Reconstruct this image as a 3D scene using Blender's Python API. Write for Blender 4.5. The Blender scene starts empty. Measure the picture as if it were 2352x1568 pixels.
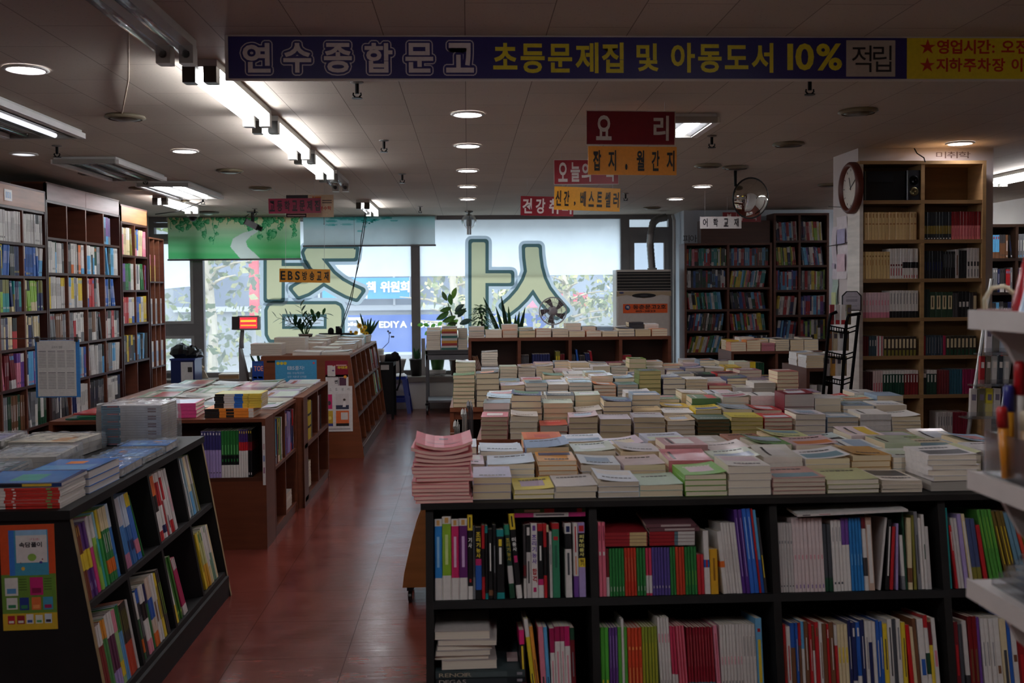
import bpy, math, random
from mathutils import Vector, Matrix, geometry
RND = random.Random(11)
COL = bpy.context.scene.collection
SC = bpy.context.scene
PI = math.pi

# ------------------------------------------------------------------ camera, world, sun, exposure
EYE = 1.46
FPX = 2287.0
YAW, PITCH, ROLL, SHIFT = math.radians(2.53), math.radians(2.0), math.radians(0.5), -39.0
CAMR = Matrix.Rotation(-YAW, 3, 'Z') @ Matrix.Rotation(PI / 2 - PITCH, 3, 'X') @ Matrix.Rotation(-ROLL, 3, 'Z')
cd = bpy.data.cameras.new('camera')
cd.sensor_width = 36.0
cd.lens = FPX / 2352 * 36
cd.shift_y = SHIFT / 2352
cd.clip_start, cd.clip_end = 0.05, 200
cd.dof.use_dof = True
cd.dof.focus_distance = 6.0
cd.dof.aperture_fstop = 5.0
cam = bpy.data.objects.new('camera', cd)
cam.matrix_world = Matrix.Translation((0, 0, EYE)) @ CAMR.to_4x4()
COL.objects.link(cam)
SC.camera = cam

w = bpy.data.worlds.new('daylight_sky')
SC.world = w
w.use_nodes = True
bg = w.node_tree.nodes['Background']
bg.inputs[0].default_value = (0.80, 0.91, 1.0, 1)
bg.inputs[1].default_value = 4.4

sl = bpy.data.lights.new('sun', 'SUN')
sl.energy = 1.5
sl.angle = math.radians(1.0)
sl.color = (1.0, 0.95, 0.86)
so = bpy.data.objects.new('sun', sl)
so.rotation_euler = (math.radians(42), 0, math.radians(-25))
COL.objects.link(so)
pl = bpy.data.lights.new('window_portal', 'AREA')
pl.shape = 'RECTANGLE'; pl.size = 6.6; pl.size_y = 2.05
pl.cycles.is_portal = True
po = bpy.data.objects.new('window_portal', pl)
po.location = (-0.65, 12.95, 1.4)
po.rotation_euler = (math.radians(-90), 0, 0)
COL.objects.link(po)
vs = SC.view_settings
vs.view_transform = 'Standard'; vs.look = 'None'; vs.gamma = 1.0; vs.exposure = 0.0
vs.use_curve_mapping = False
SC.cycles.max_bounces = 10
SC.cycles.diffuse_bounces = 5
SC.cycles.transparent_max_bounces = 24
SC.cycles.sample_clamp_indirect = 6.0
SC.cycles.caustics_reflective = False
SC.cycles.caustics_refractive = False

TUBE, SPOT = 36.0, 52.0     # how strongly the tubes and downlights shine


def at(px, py, X=None, Y=None, Z=None):
    """the place in the room that the photograph shows at a pixel, on a plane of known depth, height or side"""
    d = CAMR @ Vector(((px - 1176) / FPX, -(py - 784 - SHIFT) / FPX, -1.0))
    t = Y / d.y if Y is not None else ((Z - EYE) / d.z if Z is not None else X / d.x)
    return Vector((0, 0, EYE)) + d * t


# ------------------------------------------------------------------ colours and materials
def lin(c):
    return tuple((x / 255 / 12.92) if x / 255 <= 0.04045 else ((x / 255 + 0.055) / 1.055) ** 2.4 for x in c)


def mat_base(name):
    m = bpy.data.materials.new(name)
    m.use_nodes = True
    nt = m.node_tree
    nt.nodes.clear()
    out = nt.nodes.new('ShaderNodeOutputMaterial')
    return m, nt, out


def N(nt, t, **kw):
    n = nt.nodes.new('ShaderNode' + t)
    for k, v in kw.items():
        if k.startswith('i_'):
            n.inputs[k[2:].replace('_', ' ')].default_value = v
        else:
            setattr(n, k, v)
    return n


MATS = {}


def attr_mat(name, rough=0.6, spec=0.4, metal=0.0, nscale=(30, 30, 30), amount=0.12, bump=0.0, coat=0.0, trans=0.0, detail=3.0, rvar=0.0):
    m, nt, out = mat_base(name)
    L = nt.links.new
    b = N(nt, 'BsdfPrincipled')
    b.inputs['Roughness'].default_value = rough
    b.inputs['Specular IOR Level'].default_value = spec
    b.inputs['Metallic'].default_value = metal
    b.inputs['Coat Weight'].default_value = coat
    b.inputs['Coat Roughness'].default_value = 0.15
    a = N(nt, 'Attribute', attribute_name='Col')
    tc = N(nt, 'TexCoord')
    mp = N(nt, 'Mapping')
    mp.inputs['Scale'].default_value = nscale
    no = N(nt, 'TexNoise')
    no.inputs['Scale'].default_value = 1.0
    no.inputs['Detail'].default_value = detail
    mr = N(nt, 'MapRange')
    mr.inputs[1].default_value, mr.inputs[2].default_value = 0.25, 0.75
    mr.inputs[3].default_value, mr.inputs[4].default_value = 1 - amount, 1 + amount
    mx = N(nt, 'VectorMath', operation='SCALE')
    L(tc.outputs['Object'], mp.inputs[0]); L(mp.outputs[0], no.inputs['Vector'])
    L(no.outputs[0], mr.inputs[0]); L(a.outputs['Color'], mx.inputs[0]); L(mr.outputs[0], mx.inputs['Scale'])
    L(mx.outputs[0], b.inputs['Base Color'])
    if bump:
        bp = N(nt, 'Bump')
        bp.inputs['Strength'].default_value = bump
        bp.inputs['Distance'].default_value = 0.004
        L(no.outputs[0], bp.inputs['Height']); L(bp.outputs[0], b.inputs['Normal'])
    if trans:
        tr = N(nt, 'BsdfTranslucent')
        L(mx.outputs[0], tr.inputs[0])
        ms = N(nt, 'MixShader')
        ms.inputs[0].default_value = trans
        L(b.outputs[0], ms.inputs[1]); L(tr.outputs[0], ms.inputs[2]); L(ms.outputs[0], out.inputs[0])
    else:
        L(b.outputs[0], out.inputs[0])
    MATS[name] = m
    return m


attr_mat('print', 0.36, 0.5, nscale=(60, 60, 60), amount=0.07)
attr_mat('glossy_cover', 0.2, 0.6, nscale=(14, 14, 14), amount=0.12, bump=0.12)
attr_mat('matte', 0.75, 0.25, nscale=(25, 25, 25), amount=0.08)
attr_mat('page', 0.85, 0.15, nscale=(6, 6, 1400), amount=0.12, detail=2)
attr_mat('page_upright', 0.85, 0.15, nscale=(1400, 6, 6), amount=0.12, detail=2)
attr_mat('wood', 0.42, 0.4, nscale=(3, 3, 26), amount=0.2, detail=5)
attr_mat('wood_flat', 0.42, 0.4, nscale=(26, 3, 3), amount=0.2, detail=5)
attr_mat('laminate', 0.55, 0.22, nscale=(12, 12, 12), amount=0.15)
attr_mat('metal', 0.35, 0.5, metal=0.9, nscale=(40, 40, 40), amount=0.1)
attr_mat('paint', 0.45, 0.4, nscale=(8, 8, 8), amount=0.08)
attr_mat('plastic', 0.32, 0.5, nscale=(20, 20, 20), amount=0.05)
attr_mat('leaf', 0.35, 0.45, nscale=(30, 30, 30), amount=0.25, trans=0.3)
attr_mat('cloth', 0.9, 0.1, nscale=(90, 90, 90), amount=0.15, bump=0.3)
attr_mat('sheet', 0.8, 0.1, nscale=(5, 5, 5), amount=0.05, trans=0.55)
attr_mat('vinyl', 0.8, 0.1, nscale=(3, 3, 3), amount=0.04, trans=0.85)
attr_mat('letter_vinyl', 0.8, 0.1, nscale=(3, 3, 3), amount=0.04, trans=0.56)
attr_mat('outdoor', 0.8, 0.15, nscale=(0.6, 0.6, 0.6), amount=0.12)
attr_mat('plaster', 0.85, 0.2, nscale=(2, 2, 2), amount=0.1, bump=0.15)
attr_mat('concrete', 0.85, 0.2, nscale=(1, 1, 1), amount=0.2)


def mat_floor():
    m, nt, out = mat_base('red_linoleum')
    L = nt.links.new
    b = N(nt, 'BsdfPrincipled')
    tc = N(nt, 'TexCoord')
    br = N(nt, 'TexBrick', offset=0.0)
    br.inputs['Scale'].default_value = 1.0
    br.inputs['Brick Width'].default_value = 0.45
    br.inputs['Row Height'].default_value = 0.45
    br.inputs['Mortar Size'].default_value = 0.0017
    br.inputs['Mortar Smooth'].default_value = 0.1
    br.inputs['Color1'].default_value = (*lin((108, 48, 38)), 1)
    br.inputs['Color2'].default_value = (*lin((94, 40, 33)), 1)
    br.inputs['Mortar'].default_value = (*lin((48, 23, 20)), 1)
    mp0 = N(nt, 'Mapping')
    mp0.inputs['Location'].default_value = (0.5, 0.1, 0)
    L(tc.outputs['Object'], mp0.inputs[0]); L(mp0.outputs[0], br.inputs['Vector'])
    n1 = N(nt, 'TexNoise'); n1.inputs['Scale'].default_value = 7; n1.inputs['Detail'].default_value = 6
    L(tc.outputs['Object'], n1.inputs['Vector'])
    mr = N(nt, 'MapRange'); mr.inputs[1].default_value, mr.inputs[2].default_value = 0.3, 0.7
    mr.inputs[3].default_value, mr.inputs[4].default_value = 0.72, 1.18
    L(n1.outputs[0], mr.inputs[0])
    mx = N(nt, 'VectorMath', operation='SCALE')
    L(br.outputs['Color'], mx.inputs[0]); L(mr.outputs[0], mx.inputs['Scale']); L(mx.outputs[0], b.inputs['Base Color'])
    mp = N(nt, 'Mapping'); mp.inputs['Scale'].default_value = (3, 30, 5)
    n2 = N(nt, 'TexNoise'); n2.inputs['Scale'].default_value = 1.0; n2.inputs['Detail'].default_value = 4
    L(tc.outputs['Object'], mp.inputs[0]); L(mp.outputs[0], n2.inputs['Vector'])
    bp = N(nt, 'Bump'); bp.inputs['Strength'].default_value = 0.2; bp.inputs['Distance'].default_value = 0.004
    L(n2.outputs[0], bp.inputs['Height']); L(bp.outputs[0], b.inputs['Normal'])
    r = N(nt, 'MapRange'); r.inputs[3].default_value, r.inputs[4].default_value = 0.13, 0.30
    L(n1.outputs[0], r.inputs[0]); L(r.outputs[0], b.inputs['Roughness'])
    sp = N(nt, 'MapRange'); sp.inputs[3].default_value, sp.inputs[4].default_value = 0.55, 0.12
    L(br.outputs['Fac'], sp.inputs[0]); L(sp.outputs[0], b.inputs['Specular IOR Level'])
    L(b.outputs[0], out.inputs[0])
    MATS['floor'] = m


def mat_ceiling():
    m, nt, out = mat_base('acoustic_ceiling_tile')
    L = nt.links.new
    b = N(nt, 'BsdfPrincipled')
    b.inputs['Roughness'].default_value = 0.8
    b.inputs['Specular IOR Level'].default_value = 0.2
    tc = N(nt, 'TexCoord')
    mp = N(nt, 'Mapping'); mp.inputs['Rotation'].default_value = (0, 0, PI / 2)
    br = N(nt, 'TexBrick', offset=0.5)
    br.inputs['Scale'].default_value = 1.0
    br.inputs['Brick Width'].default_value = 0.6
    br.inputs['Row Height'].default_value = 0.3
    br.inputs['Mortar Size'].default_value = 0.0016
    br.inputs['Mortar Smooth'].default_value = 0.3
    br.inputs['Color1'].default_value = (*lin((194, 182, 168)), 1)
    br.inputs['Color2'].default_value = (*lin((185, 174, 160)), 1)
    br.inputs['Mortar'].default_value = (*lin((96, 84, 76)), 1)
    L(tc.outputs['Object'], mp.inputs[0]); L(mp.outputs[0], br.inputs['Vector'])
    vo = N(nt, 'TexVoronoi'); vo.inputs['Scale'].default_value = 48
    L(tc.outputs['Object'], vo.inputs['Vector'])
    mr = N(nt, 'MapRange'); mr.inputs[1].default_value, mr.inputs[2].default_value = 0.1, 0.2
    mr.inputs[3].default_value, mr.inputs[4].default_value = 0.8, 1.0
    L(vo.outputs['Distance'], mr.inputs[0])
    n1 = N(nt, 'TexNoise'); n1.inputs['Scale'].default_value = 1.3; n1.inputs['Detail'].default_value = 4
    L(tc.outputs['Object'], n1.inputs['Vector'])
    m2 = N(nt, 'MapRange'); m2.inputs[3].default_value, m2.inputs[4].default_value = 0.86, 1.12
    L(n1.outputs[0], m2.inputs[0])
    mm = N(nt, 'Math', operation='MULTIPLY')
    L(mr.outputs[0], mm.inputs[0]); L(m2.outputs[0], mm.inputs[1])
    mx = N(nt, 'VectorMath', operation='SCALE')
    L(br.outputs['Color'], mx.inputs[0]); L(mm.outputs[0], mx.inputs['Scale']); L(mx.outputs[0], b.inputs['Base Color'])
    L(b.outputs[0], out.inputs[0])
    MATS['ceiling'] = m


def mat_clear(name, tint, haze, gloss, bump=0.0, rough=0.08, milk=(0.9, 0.95, 1.0)):
    """a see-through sheet: clear, with some milky white (dirt on the window glass) and some shine"""
    m, nt, out = mat_base(name)
    L = nt.links.new
    tr = N(nt, 'BsdfTransparent'); tr.inputs[0].default_value = (*tint, 1)
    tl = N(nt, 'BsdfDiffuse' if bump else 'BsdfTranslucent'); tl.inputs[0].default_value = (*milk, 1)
    gl = N(nt, 'BsdfGlossy'); gl.inputs['Roughness'].default_value = rough
    tc = N(nt, 'TexCoord')
    no = N(nt, 'TexNoise'); no.inputs['Scale'].default_value = 2.5 if not bump else 38; no.inputs['Detail'].default_value = 4
    L(tc.outputs['Object'], no.inputs['Vector'])
    mr = N(nt, 'MapRange'); mr.inputs[1].default_value, mr.inputs[2].default_value = 0.3, 0.7
    mr.inputs[3].default_value, mr.inputs[4].default_value = haze * 0.75, haze * 1.25
    L(no.outputs[0], mr.inputs[0])
    a = N(nt, 'MixShader'); L(mr.outputs[0], a.inputs[0]); L(tr.outputs[0], a.inputs[1]); L(tl.outputs[0], a.inputs[2])
    fr = N(nt, 'Fresnel'); fr.inputs[0].default_value = 1.35
    mu = N(nt, 'Math', operation='MULTIPLY_ADD'); mu.inputs[1].default_value = gloss; mu.inputs[2].default_value = gloss * 0.015
    L(fr.outputs[0], mu.inputs[0])
    c = N(nt, 'MixShader'); L(mu.outputs[0], c.inputs[0]); L(a.outputs[0], c.inputs[1]); L(gl.outputs[0], c.inputs[2])
    if bump:
        bp = N(nt, 'Bump'); bp.inputs['Strength'].default_value = bump; bp.inputs['Distance'].default_value = 0.007
        L(no.outputs[0], bp.inputs['Height']); L(bp.outputs[0], gl.inputs['Normal']); L(bp.outputs[0], fr.inputs['Normal'])
    L(c.outputs[0], out.inputs[0])
    MATS[name] = m


def mat_emit(name, col, s):
    m, nt, out = mat_base(name)
    e = N(nt, 'Emission')
    e.inputs[0].default_value = (*col, 1)
    e.inputs[1].default_value = s
    nt.links.new(e.outputs[0], out.inputs[0])
    MATS[name] = m


mat_floor(); mat_ceiling()
mat_clear('window_glass', (0.93, 0.97, 0.98), 0.2, 0.5)
mat_clear('acrylic', (0.97, 0.97, 0.975), 0.1, 0.8)
mat_clear('shrink_wrap', (0.985, 0.985, 0.99), 0.12, 0.9, bump=0.7, rough=0.05)  # sheen put into the film as white diffuse haze, brightening the packs
mat_clear('clear_plastic', (0.93, 0.95, 0.97), 0.1, 0.8)
mat_emit('tube_glow', (0.93, 0.95, 1.0), TUBE)
mat_emit('dim_tube_glow', (0.9, 0.92, 1.0), 1.1)
mat_emit('spot_glow', (0.95, 0.92, 1.0), SPOT)
mat_emit('heater_glow', (1.0, 0.04, 0.06), 1.6)
mat_emit('heater_core', (1.0, 0.3, 0.03), 2.4)
mm_, nt_, out_ = mat_base('convex_mirror_glass')
g_ = N(nt_, 'BsdfGlossy'); g_.inputs['Roughness'].default_value = 0.03; g_.inputs[0].default_value = (0.8, 0.8, 0.76, 1)
nt_.links.new(g_.outputs[0], out_.inputs[0])
MATS['mirror'] = mm_

# ------------------------------------------------------------------ lettering: every glyph used, read once
GLYPHS = {}
WORDS = ('연수종합문고초등문제집및아동도서10%적립★영업시간:오전지하주차장이용요리잡지.월간지오늘의책신간,베스트쎌러건강취미고등학교문제집'
         'EBS방송교재어학교재피아미취학책위원회51EDIYACOFFEEmobiletvinternetTOECAPSULE풀자!수능특강의모든지문과단어를쎈라이트수학의자신감스트셀러'
         '속담풀이기사조리기능사합격미용사피부미용사필기제과제빵RENOIRDEGASSEURATGOYATOULOUSE-LAUTRECHOWTODRAWART동춘문고2호815-3823교과서현황5분수학여행')


def load_glyphs():
    for key, off, ser in (('r', 0.0, 0), ('b', 0.028, 0)):
        cu = bpy.data.curves.new('lettering', 'FONT')
        cu.resolution_u = 3
        cu.offset = off
        ob = bpy.data.objects.new('lettering', cu)
        COL.objects.link(ob)
        chars = set(WORDS)
        for ch in sorted(chars):
            if ch == ' ':
                continue
            cu.body = ch
            bpy.context.view_layer.update()
            me = ob.evaluated_get(bpy.context.evaluated_depsgraph_get()).to_mesh()
            vs = [(v.co.x, v.co.y) for v in me.vertices]
            fs = [tuple(p.vertices) for p in me.polygons]
            # the face winding must look towards the reader
            fx = []
            for f in fs:
                a = sum(vs[f[i]][0] * vs[f[(i + 1) % len(f)]][1] - vs[f[(i + 1) % len(f)]][0] * vs[f[i]][1] for i in range(len(f)))
                fx.append(f if a > 0 else f[::-1])
            GLYPHS[key, ch] = (vs, fx)
        bpy.data.objects.remove(ob)
        bpy.data.curves.remove(cu)


load_glyphs()


# ------------------------------------------------------------------ mesh building
class MB:
    def __init__(self):
        self.v, self.f, self.c, self.m, self.mats = [], [], [], [], []

    def add(self, verts, faces, col, mat, M=None):
        if mat not in self.mats:
            self.mats.append(mat)
        i, k = len(self.v), self.mats.index(mat)
        if M is not None:
            verts = [tuple(M @ Vector(p)) for p in verts]
        self.v.extend(verts)
        lc = lin(col)
        for fc in faces:
            self.f.append(tuple(i + j for j in fc)); self.c.append(lc); self.m.append(k)
        return self

    def box(self, x0, x1, y0, y1, z0, z1, col, mat='matte', M=None):
        v = [(x0, y0, z0), (x1, y0, z0), (x1, y1, z0), (x0, y1, z0), (x0, y0, z1), (x1, y0, z1), (x1, y1, z1), (x0, y1, z1)]
        return self.add(v, [(3, 2, 1, 0), (4, 5, 6, 7), (0, 1, 5, 4), (1, 2, 6, 5), (2, 3, 7, 6), (3, 0, 4, 7)], col, mat, M)

    def rbox(self, x0, x1, y0, y1, z0, z1, r, col, mat='matte', M=None):
        """a box with its upright edges rounded"""
        pts = []
        for cx, cy, a0 in ((x1 - r, y0 + r, -90), (x1 - r, y1 - r, 0), (x0 + r, y1 - r, 90), (x0 + r, y0 + r, 180)):
            for k in range(4):
                a = math.radians(a0 + k * 30)
                pts.append((cx + r * math.cos(a), cy + r * math.sin(a)))
        return self.prism(pts, z0, z1, 'z', col, mat, M)

    def prism(self, pts, a0, a1, axis, col, mat='matte', M=None):
        """an outline (anticlockwise) pushed along an axis"""
        n = len(pts)
        if axis == 'z':
            f = lambda p, a: (p[0], p[1], a)
        elif axis == 'y':
            f = lambda p, a: (p[0], a, p[1])
        else:
            f = lambda p, a: (a, p[0], p[1])
        v = [f(p, a0) for p in pts] + [f(p, a1) for p in pts]
        fs = [tuple(range(n - 1, -1, -1)), tuple(range(n, 2 * n))] + [(i, (i + 1) % n, n + (i + 1) % n, n + i) for i in range(n)]
        if axis == 'y':
            fs = [q[::-1] for q in fs]
        return self.add(v, fs, col, mat, M)

    def poly(self, pts, col, mat='matte', M=None):
        return self.add([tuple(p) for p in pts], [tuple(range(len(pts)))], col, mat, M)

    def rect(self, x0, x1, z0, z1, col, mat='print', M=None, y=0.0):
        return self.poly([(x0, y, z0), (x1, y, z0), (x1, y, z1), (x0, y, z1)], col, mat, M)

    def disc(self, cx, cz, rx, rz, col, mat='print', M=None, y=0.0, n=16):
        return self.poly([(cx + rx * math.cos(2 * PI * k / n), y, cz + rz * math.sin(2 * PI * k / n)) for k in range(n)], col, mat, M)

    def tube(self, path, r, col, mat='metal', n=8, M=None, closed=False):
        P = [Vector(p) for p in path]
        k = len(P)
        rs = r if isinstance(r, (list, tuple)) else [r] * k
        v, fs = [], []
        up = Vector((0.013, 0.021, 1.0))
        last = None
        for i, p in enumerate(P):
            if closed:
                t = (P[(i + 1) % k] - P[i - 1])
            else:
                t = (P[min(i + 1, k - 1)] - P[max(i - 1, 0)])
            t.normalize()
            if last is None:
                u = t.cross(up)
                if u.length < 0.1:
                    u = t.cross(Vector((1, 0.02, 0)))
            else:
                u = last - t * last.dot(t)
            u.normalize(); last = u
            b = t.cross(u)
            v += [tuple(p + (u * math.cos(2 * PI * j / n) + b * math.sin(2 * PI * j / n)) * rs[i]) for j in range(n)]
        for i in range(k if closed else k - 1):
            a, c = i * n, ((i + 1) % k) * n
            fs += [(a + j, a + (j + 1) % n, c + (j + 1) % n, c + j) for j in range(n)]
        if not closed:
            fs += [tuple(range(n - 1, -1, -1)), tuple(range((k - 1) * n, k * n))]
        return self.add(v, fs, col, mat, M)

    def lathe(self, prof, col, mat='matte', n=20, M=None, caps=True):
        v, fs = [], []
        for r, z in prof:
            v += [(r * math.cos(2 * PI * j / n), r * math.sin(2 * PI * j / n), z) for j in range(n)]
        for i in range(len(prof) - 1):
            a, b = i * n, (i + 1) * n
            fs += [(a + j, a + (j + 1) % n, b + (j + 1) % n, b + j) for j in range(n)]
        if caps:
            fs += [tuple(range(n - 1, -1, -1)), tuple(range((len(prof) - 1) * n, len(prof) * n))]
        return self.add(v, fs, col, mat, M)

    def text(self, s, M, w, h, col, key='b', mat='print', gap=0.06, fixed=None):
        """a line of writing filling w x h, centred on M's origin in M's XY plane"""
        x, parts = 0.0, []
        for ch in s:
            if ch == ' ':
                x += fixed or 0.35
                continue
            g = GLYPHS.get((key, ch))
            if g is None:
                continue
            xs = [p[0] for p in g[0]]
            lo, hi = min(xs), max(xs)
            if fixed:
                parts.append((g, x + (fixed - (hi - lo)) / 2 - lo)); x += fixed
            else:
                parts.append((g, x - lo)); x += hi - lo + gap
        if not parts:
            return self
        ax = [p[0] + dx for g, dx in parts for p in g[0]]
        ay = [p[1] for g, dx in parts for p in g[0]]
        x0, x1, y0, y1 = min(ax), max(ax), min(ay), max(ay)
        if fixed:
            x0, x1 = 0.0, x
        sx, sy = w / max(x1 - x0, 1e-6), h / max(y1 - y0, 1e-6)
        for g, dx in parts:
            self.add([((p[0] + dx - (x0 + x1) / 2) * sx, (p[1] - (y0 + y1) / 2) * sy, 0) for p in g[0]], g[1], col, mat, M)
        return self

    def vtext(self, s, M, w, h, col, key='b', mat='print'):
        """writing set one character under another"""
        n = len(s)
        for i, ch in enumerate(s):
            if ch != ' ':
                self.text(ch, M @ Matrix.Translation((0, h / 2 - (i + 0.5) * h / n, 0)), w, h / n * 0.86, col, key, mat)
        return self

    def build(self, name, parent=None, smooth=False, M=None):
        me = bpy.data.meshes.new(name)
        me.from_pydata(self.v, [], self.f)
        at_ = me.color_attributes.new('Col', 'FLOAT_COLOR', 'CORNER')
        buf = []
        for fc, c in zip(self.f, self.c):
            buf += [c[0], c[1], c[2], 1.0] * len(fc)
        at_.data.foreach_set('color', buf)
        for k in self.mats:
            me.materials.append(MATS[k])
        me.polygons.foreach_set('material_index', self.m)
        if smooth:
            me.polygons.foreach_set('use_smooth', [True] * len(self.f))
        me.update()
        o = bpy.data.objects.new(name, me)
        COL.objects.link(o)
        if parent is not None:
            o.parent = parent
        if M is not None:
            o.matrix_basis = M
        return o


def T(x, y, z):
    return Matrix.Translation((x, y, z))


def RZ(a):
    return Matrix.Rotation(math.radians(a), 4, 'Z')


def RX(a):
    return Matrix.Rotation(math.radians(a), 4, 'X')


def RY(a):
    return Matrix.Rotation(math.radians(a), 4, 'Y')


FACE = Matrix(((1, 0, 0, 0), (0, 0, -1, 0), (0, 1, 0, 0), (0, 0, 0, 1)))   # writing that looks towards the entrance


def face(x, y, z):
    return T(x, y, z) @ FACE


def tag(o, label, cat, group=None, kind=None):
    o['label'] = label
    if cat:
        o['category'] = cat
    if group:
        o['group'] = group
    if kind:
        o['kind'] = kind
    return o


def thing(name, label, cat, M=None, group=None):
    o = bpy.data.objects.new(name, None)
    COL.objects.link(o)
    o.empty_display_size = 0.05
    if M is not None:
        o.matrix_basis = M
    return tag(o, label, cat, group)


def struct(name, mb, label=None):
    o = mb.build(name)
    o['kind'] = 'structure'
    o['label'] = label or name.replace('_', ' ')
    o['category'] = 'room'
    return o


def copy_tree(root, M, label, group=None):
    """a copy of a thing with copies of its parts and their parts"""
    r = root.copy(); COL.objects.link(r); r.matrix_basis = M; r['label'] = label
    if group:
        r['group'] = group
    for ch in root.children:
        c = ch.copy(); COL.objects.link(c); c.parent = r
        for g in ch.children:
            d = g.copy(); COL.objects.link(d); d.parent = c
    return r


_ONE = 'zeroth first second third fourth fifth sixth seventh eighth ninth tenth eleventh twelfth thirteenth fourteenth fifteenth sixteenth seventeenth eighteenth nineteenth'.split()
_TEN = {2: 'twenty', 3: 'thirty', 4: 'forty', 5: 'fifty'}


def nth(n):
    if n < 20:
        return _ONE[n]
    t, u = divmod(n, 10)
    return _TEN[t] + '-' + _ONE[u] if u else _TEN[t][:-1] + 'ieth'


NAMED = {'white': (232, 228, 222), 'cream': (225, 210, 175), 'grey': (135, 135, 135), 'black': (28, 27, 28), 'red': (190, 35, 40), 'pink': (225, 130, 150),
         'magenta': (190, 40, 110), 'orange': (225, 115, 35), 'yellow': (228, 200, 60), 'olive': (130, 125, 50), 'green': (60, 135, 70), 'lime': (150, 195, 70),
         'teal': (40, 130, 130), 'skyblue': (100, 170, 215), 'blue': (45, 95, 180), 'navy': (35, 40, 85), 'purple': (95, 60, 140), 'lavender': (170, 150, 200),
         'brown': (110, 70, 45), 'maroon': (105, 25, 35), 'beige': (190, 165, 135)}


def cname(c):
    return min(NAMED, key=lambda k: sum((a - b) ** 2 for a, b in zip(NAMED[k], c)))
# ------------------------------------------------------------------ the room
CEIL, WALLY = 2.40, 12.75
WOODC, DARKW = (122, 66, 40), (92, 48, 30)
struct('floor', MB().box(-4.3, 6.3, -2.3, 13.0, -0.12, 0, (140, 70, 60), 'floor'), 'worn red linoleum floor')
struct('ceiling', MB().box(-4.3, 6.3, -2.3, 13.05, CEIL, CEIL + 0.15, (190, 175, 160), 'ceiling'), 'low ceiling of speckled acoustic tiles')
WALLC = (196, 192, 186)
struct('wall_left', MB().box(-4.2, -3.95, -2.2, 12.7, 0, CEIL, WALLC, 'plaster'))
struct('wall_right', MB().box(6.0, 6.2, -2.2, 12.0, 0, CEIL, WALLC, 'plaster'))
struct('wall_back', MB().box(-3.95, 6.0, -2.2, -2.0, 0, CEIL, WALLC, 'plaster'))
struct('wall_front', MB().box(-4.2, 2.72, 12.7, 13.0, 0, 0.36, (205, 200, 192), 'plaster'), 'low white wall under the window')
mb = MB().box(2.62, 6.2, 11.97, 13.0, 0, CEIL, (190, 196, 204), 'plaster')
struct('wall_far', mb, 'white wall beside the window, behind the tall dark bookcases')
struct('pillar', MB().box(2.66, 3.6, 6.69, 7.15, 0, CEIL, (208, 200, 198), 'plaster'), 'square white pillar behind the light wooden bookcase')
struct('trim_sill', MB().box(-3.95, 2.62, 12.28, 12.7, 0.33, 0.395, (120, 110, 102), 'concrete'), 'stained ledge along the foot of the window')
struct('trim_ledge', MB().box(-3.95, 2.62, 12.3, 12.7, 0, 0.33, (205, 200, 192), 'plaster'), 'white panel under the window ledge')

# window frames and panes
FR = (112, 108, 108)


def frame(name, x0, x1, z0, z1, bars=(), w=0.05, y0=12.6, y1=12.7, col=FR):
    mb = MB()
    mb.box(x0, x0 + w, y0, y1, z0, z1, col, 'paint'); mb.box(x1 - w, x1, y0, y1, z0, z1, col, 'paint')
    mb.box(x0 + w, x1 - w, y0, y1, z1 - w, z1, col, 'paint'); mb.box(x0 + w, x1 - w, y0, y1, z0, z0 + w, col, 'paint')
    o = struct(name, mb)
    return o


def pane(parent, x0, x1, z0, z1, y=12.66):
    MB().rect(x0, x1, z0, z1, (255, 255, 255), 'window_glass', y=y).build('pane', parent)


W1 = frame('window_1', -3.95, -3.36, 0.395, CEIL, w=0.06)
mb = MB()
for z0, z1 in ((2.27, 2.33), (2.10, 2.19), (0.92, 1.07)):
    mb.box(-3.89, -3.42, 12.6, 12.7, z0, z1, FR, 'paint')
for z0, z1 in ((0.455, 0.92), (1.07, 2.10)):
    for a, b in ((-3.89, -3.855), (-3.455, -3.42)):
        mb.box(a, b, 12.585, 12.65, z0, z1, (150, 148, 146), 'paint')
    for a, b in ((z0, z0 + 0.035), (z1 - 0.035, z1)):
        mb.box(-3.855, -3.455, 12.585, 12.65, a, b, (150, 148, 146), 'paint')
mb.build('sash', W1)
pane(W1, -3.89, -3.42, 0.455, 2.34)
W2 = frame('window_2', -3.36, -0.65, 0.395, CEIL, w=0.06); pane(W2, -3.30, -0.71, 0.455, 2.34)
W3 = frame('window_3', -0.65, 2.0, 0.395, CEIL, w=0.05); pane(W3, -0.60, 1.95, 0.445, 2.35)
W4 = frame('window_4', 2.0, 2.62, 0.395, CEIL, w=0.06)
mb = MB().box(2.06, 2.56, 12.6, 12.7, 2.12, 2.24, FR, 'paint').box(2.06, 2.12, 12.585, 12.64, 0.46, 2.12, FR, 'paint').box(2.50, 2.56, 12.585, 12.64, 0.46, 2.12, FR, 'paint')
mb.box(2.12, 2.5, 12.585, 12.64, 2.04, 2.12, FR, 'paint')
mb.build('sash', W4)
pane(W4, 2.06, 2.56, 0.455, 2.34)

# white film on the upper glass
FILM = (244, 250, 255)
tag(MB().rect(-2.1, -0.71, 1.64, 2.34, FILM, 'vinyl', y=12.675).build('window_film'), 'white film on the upper glass behind the round-cornered letters and pale blind', 'film')
tag(MB().rect(-0.60, 1.95, 1.64, 2.35, FILM, 'vinyl', y=12.675).build('window_film'), 'white film on the upper glass above the electric fan', 'film')
tag(MB().poly([(-3.89, 12.675, 1.50), (-3.42, 12.675, 1.54), (-3.42, 12.675, 2.1), (-3.89, 12.675, 2.1)], FILM, 'vinyl').build('window_film'), 'slanting white film on the narrow corner window', 'film')


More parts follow.
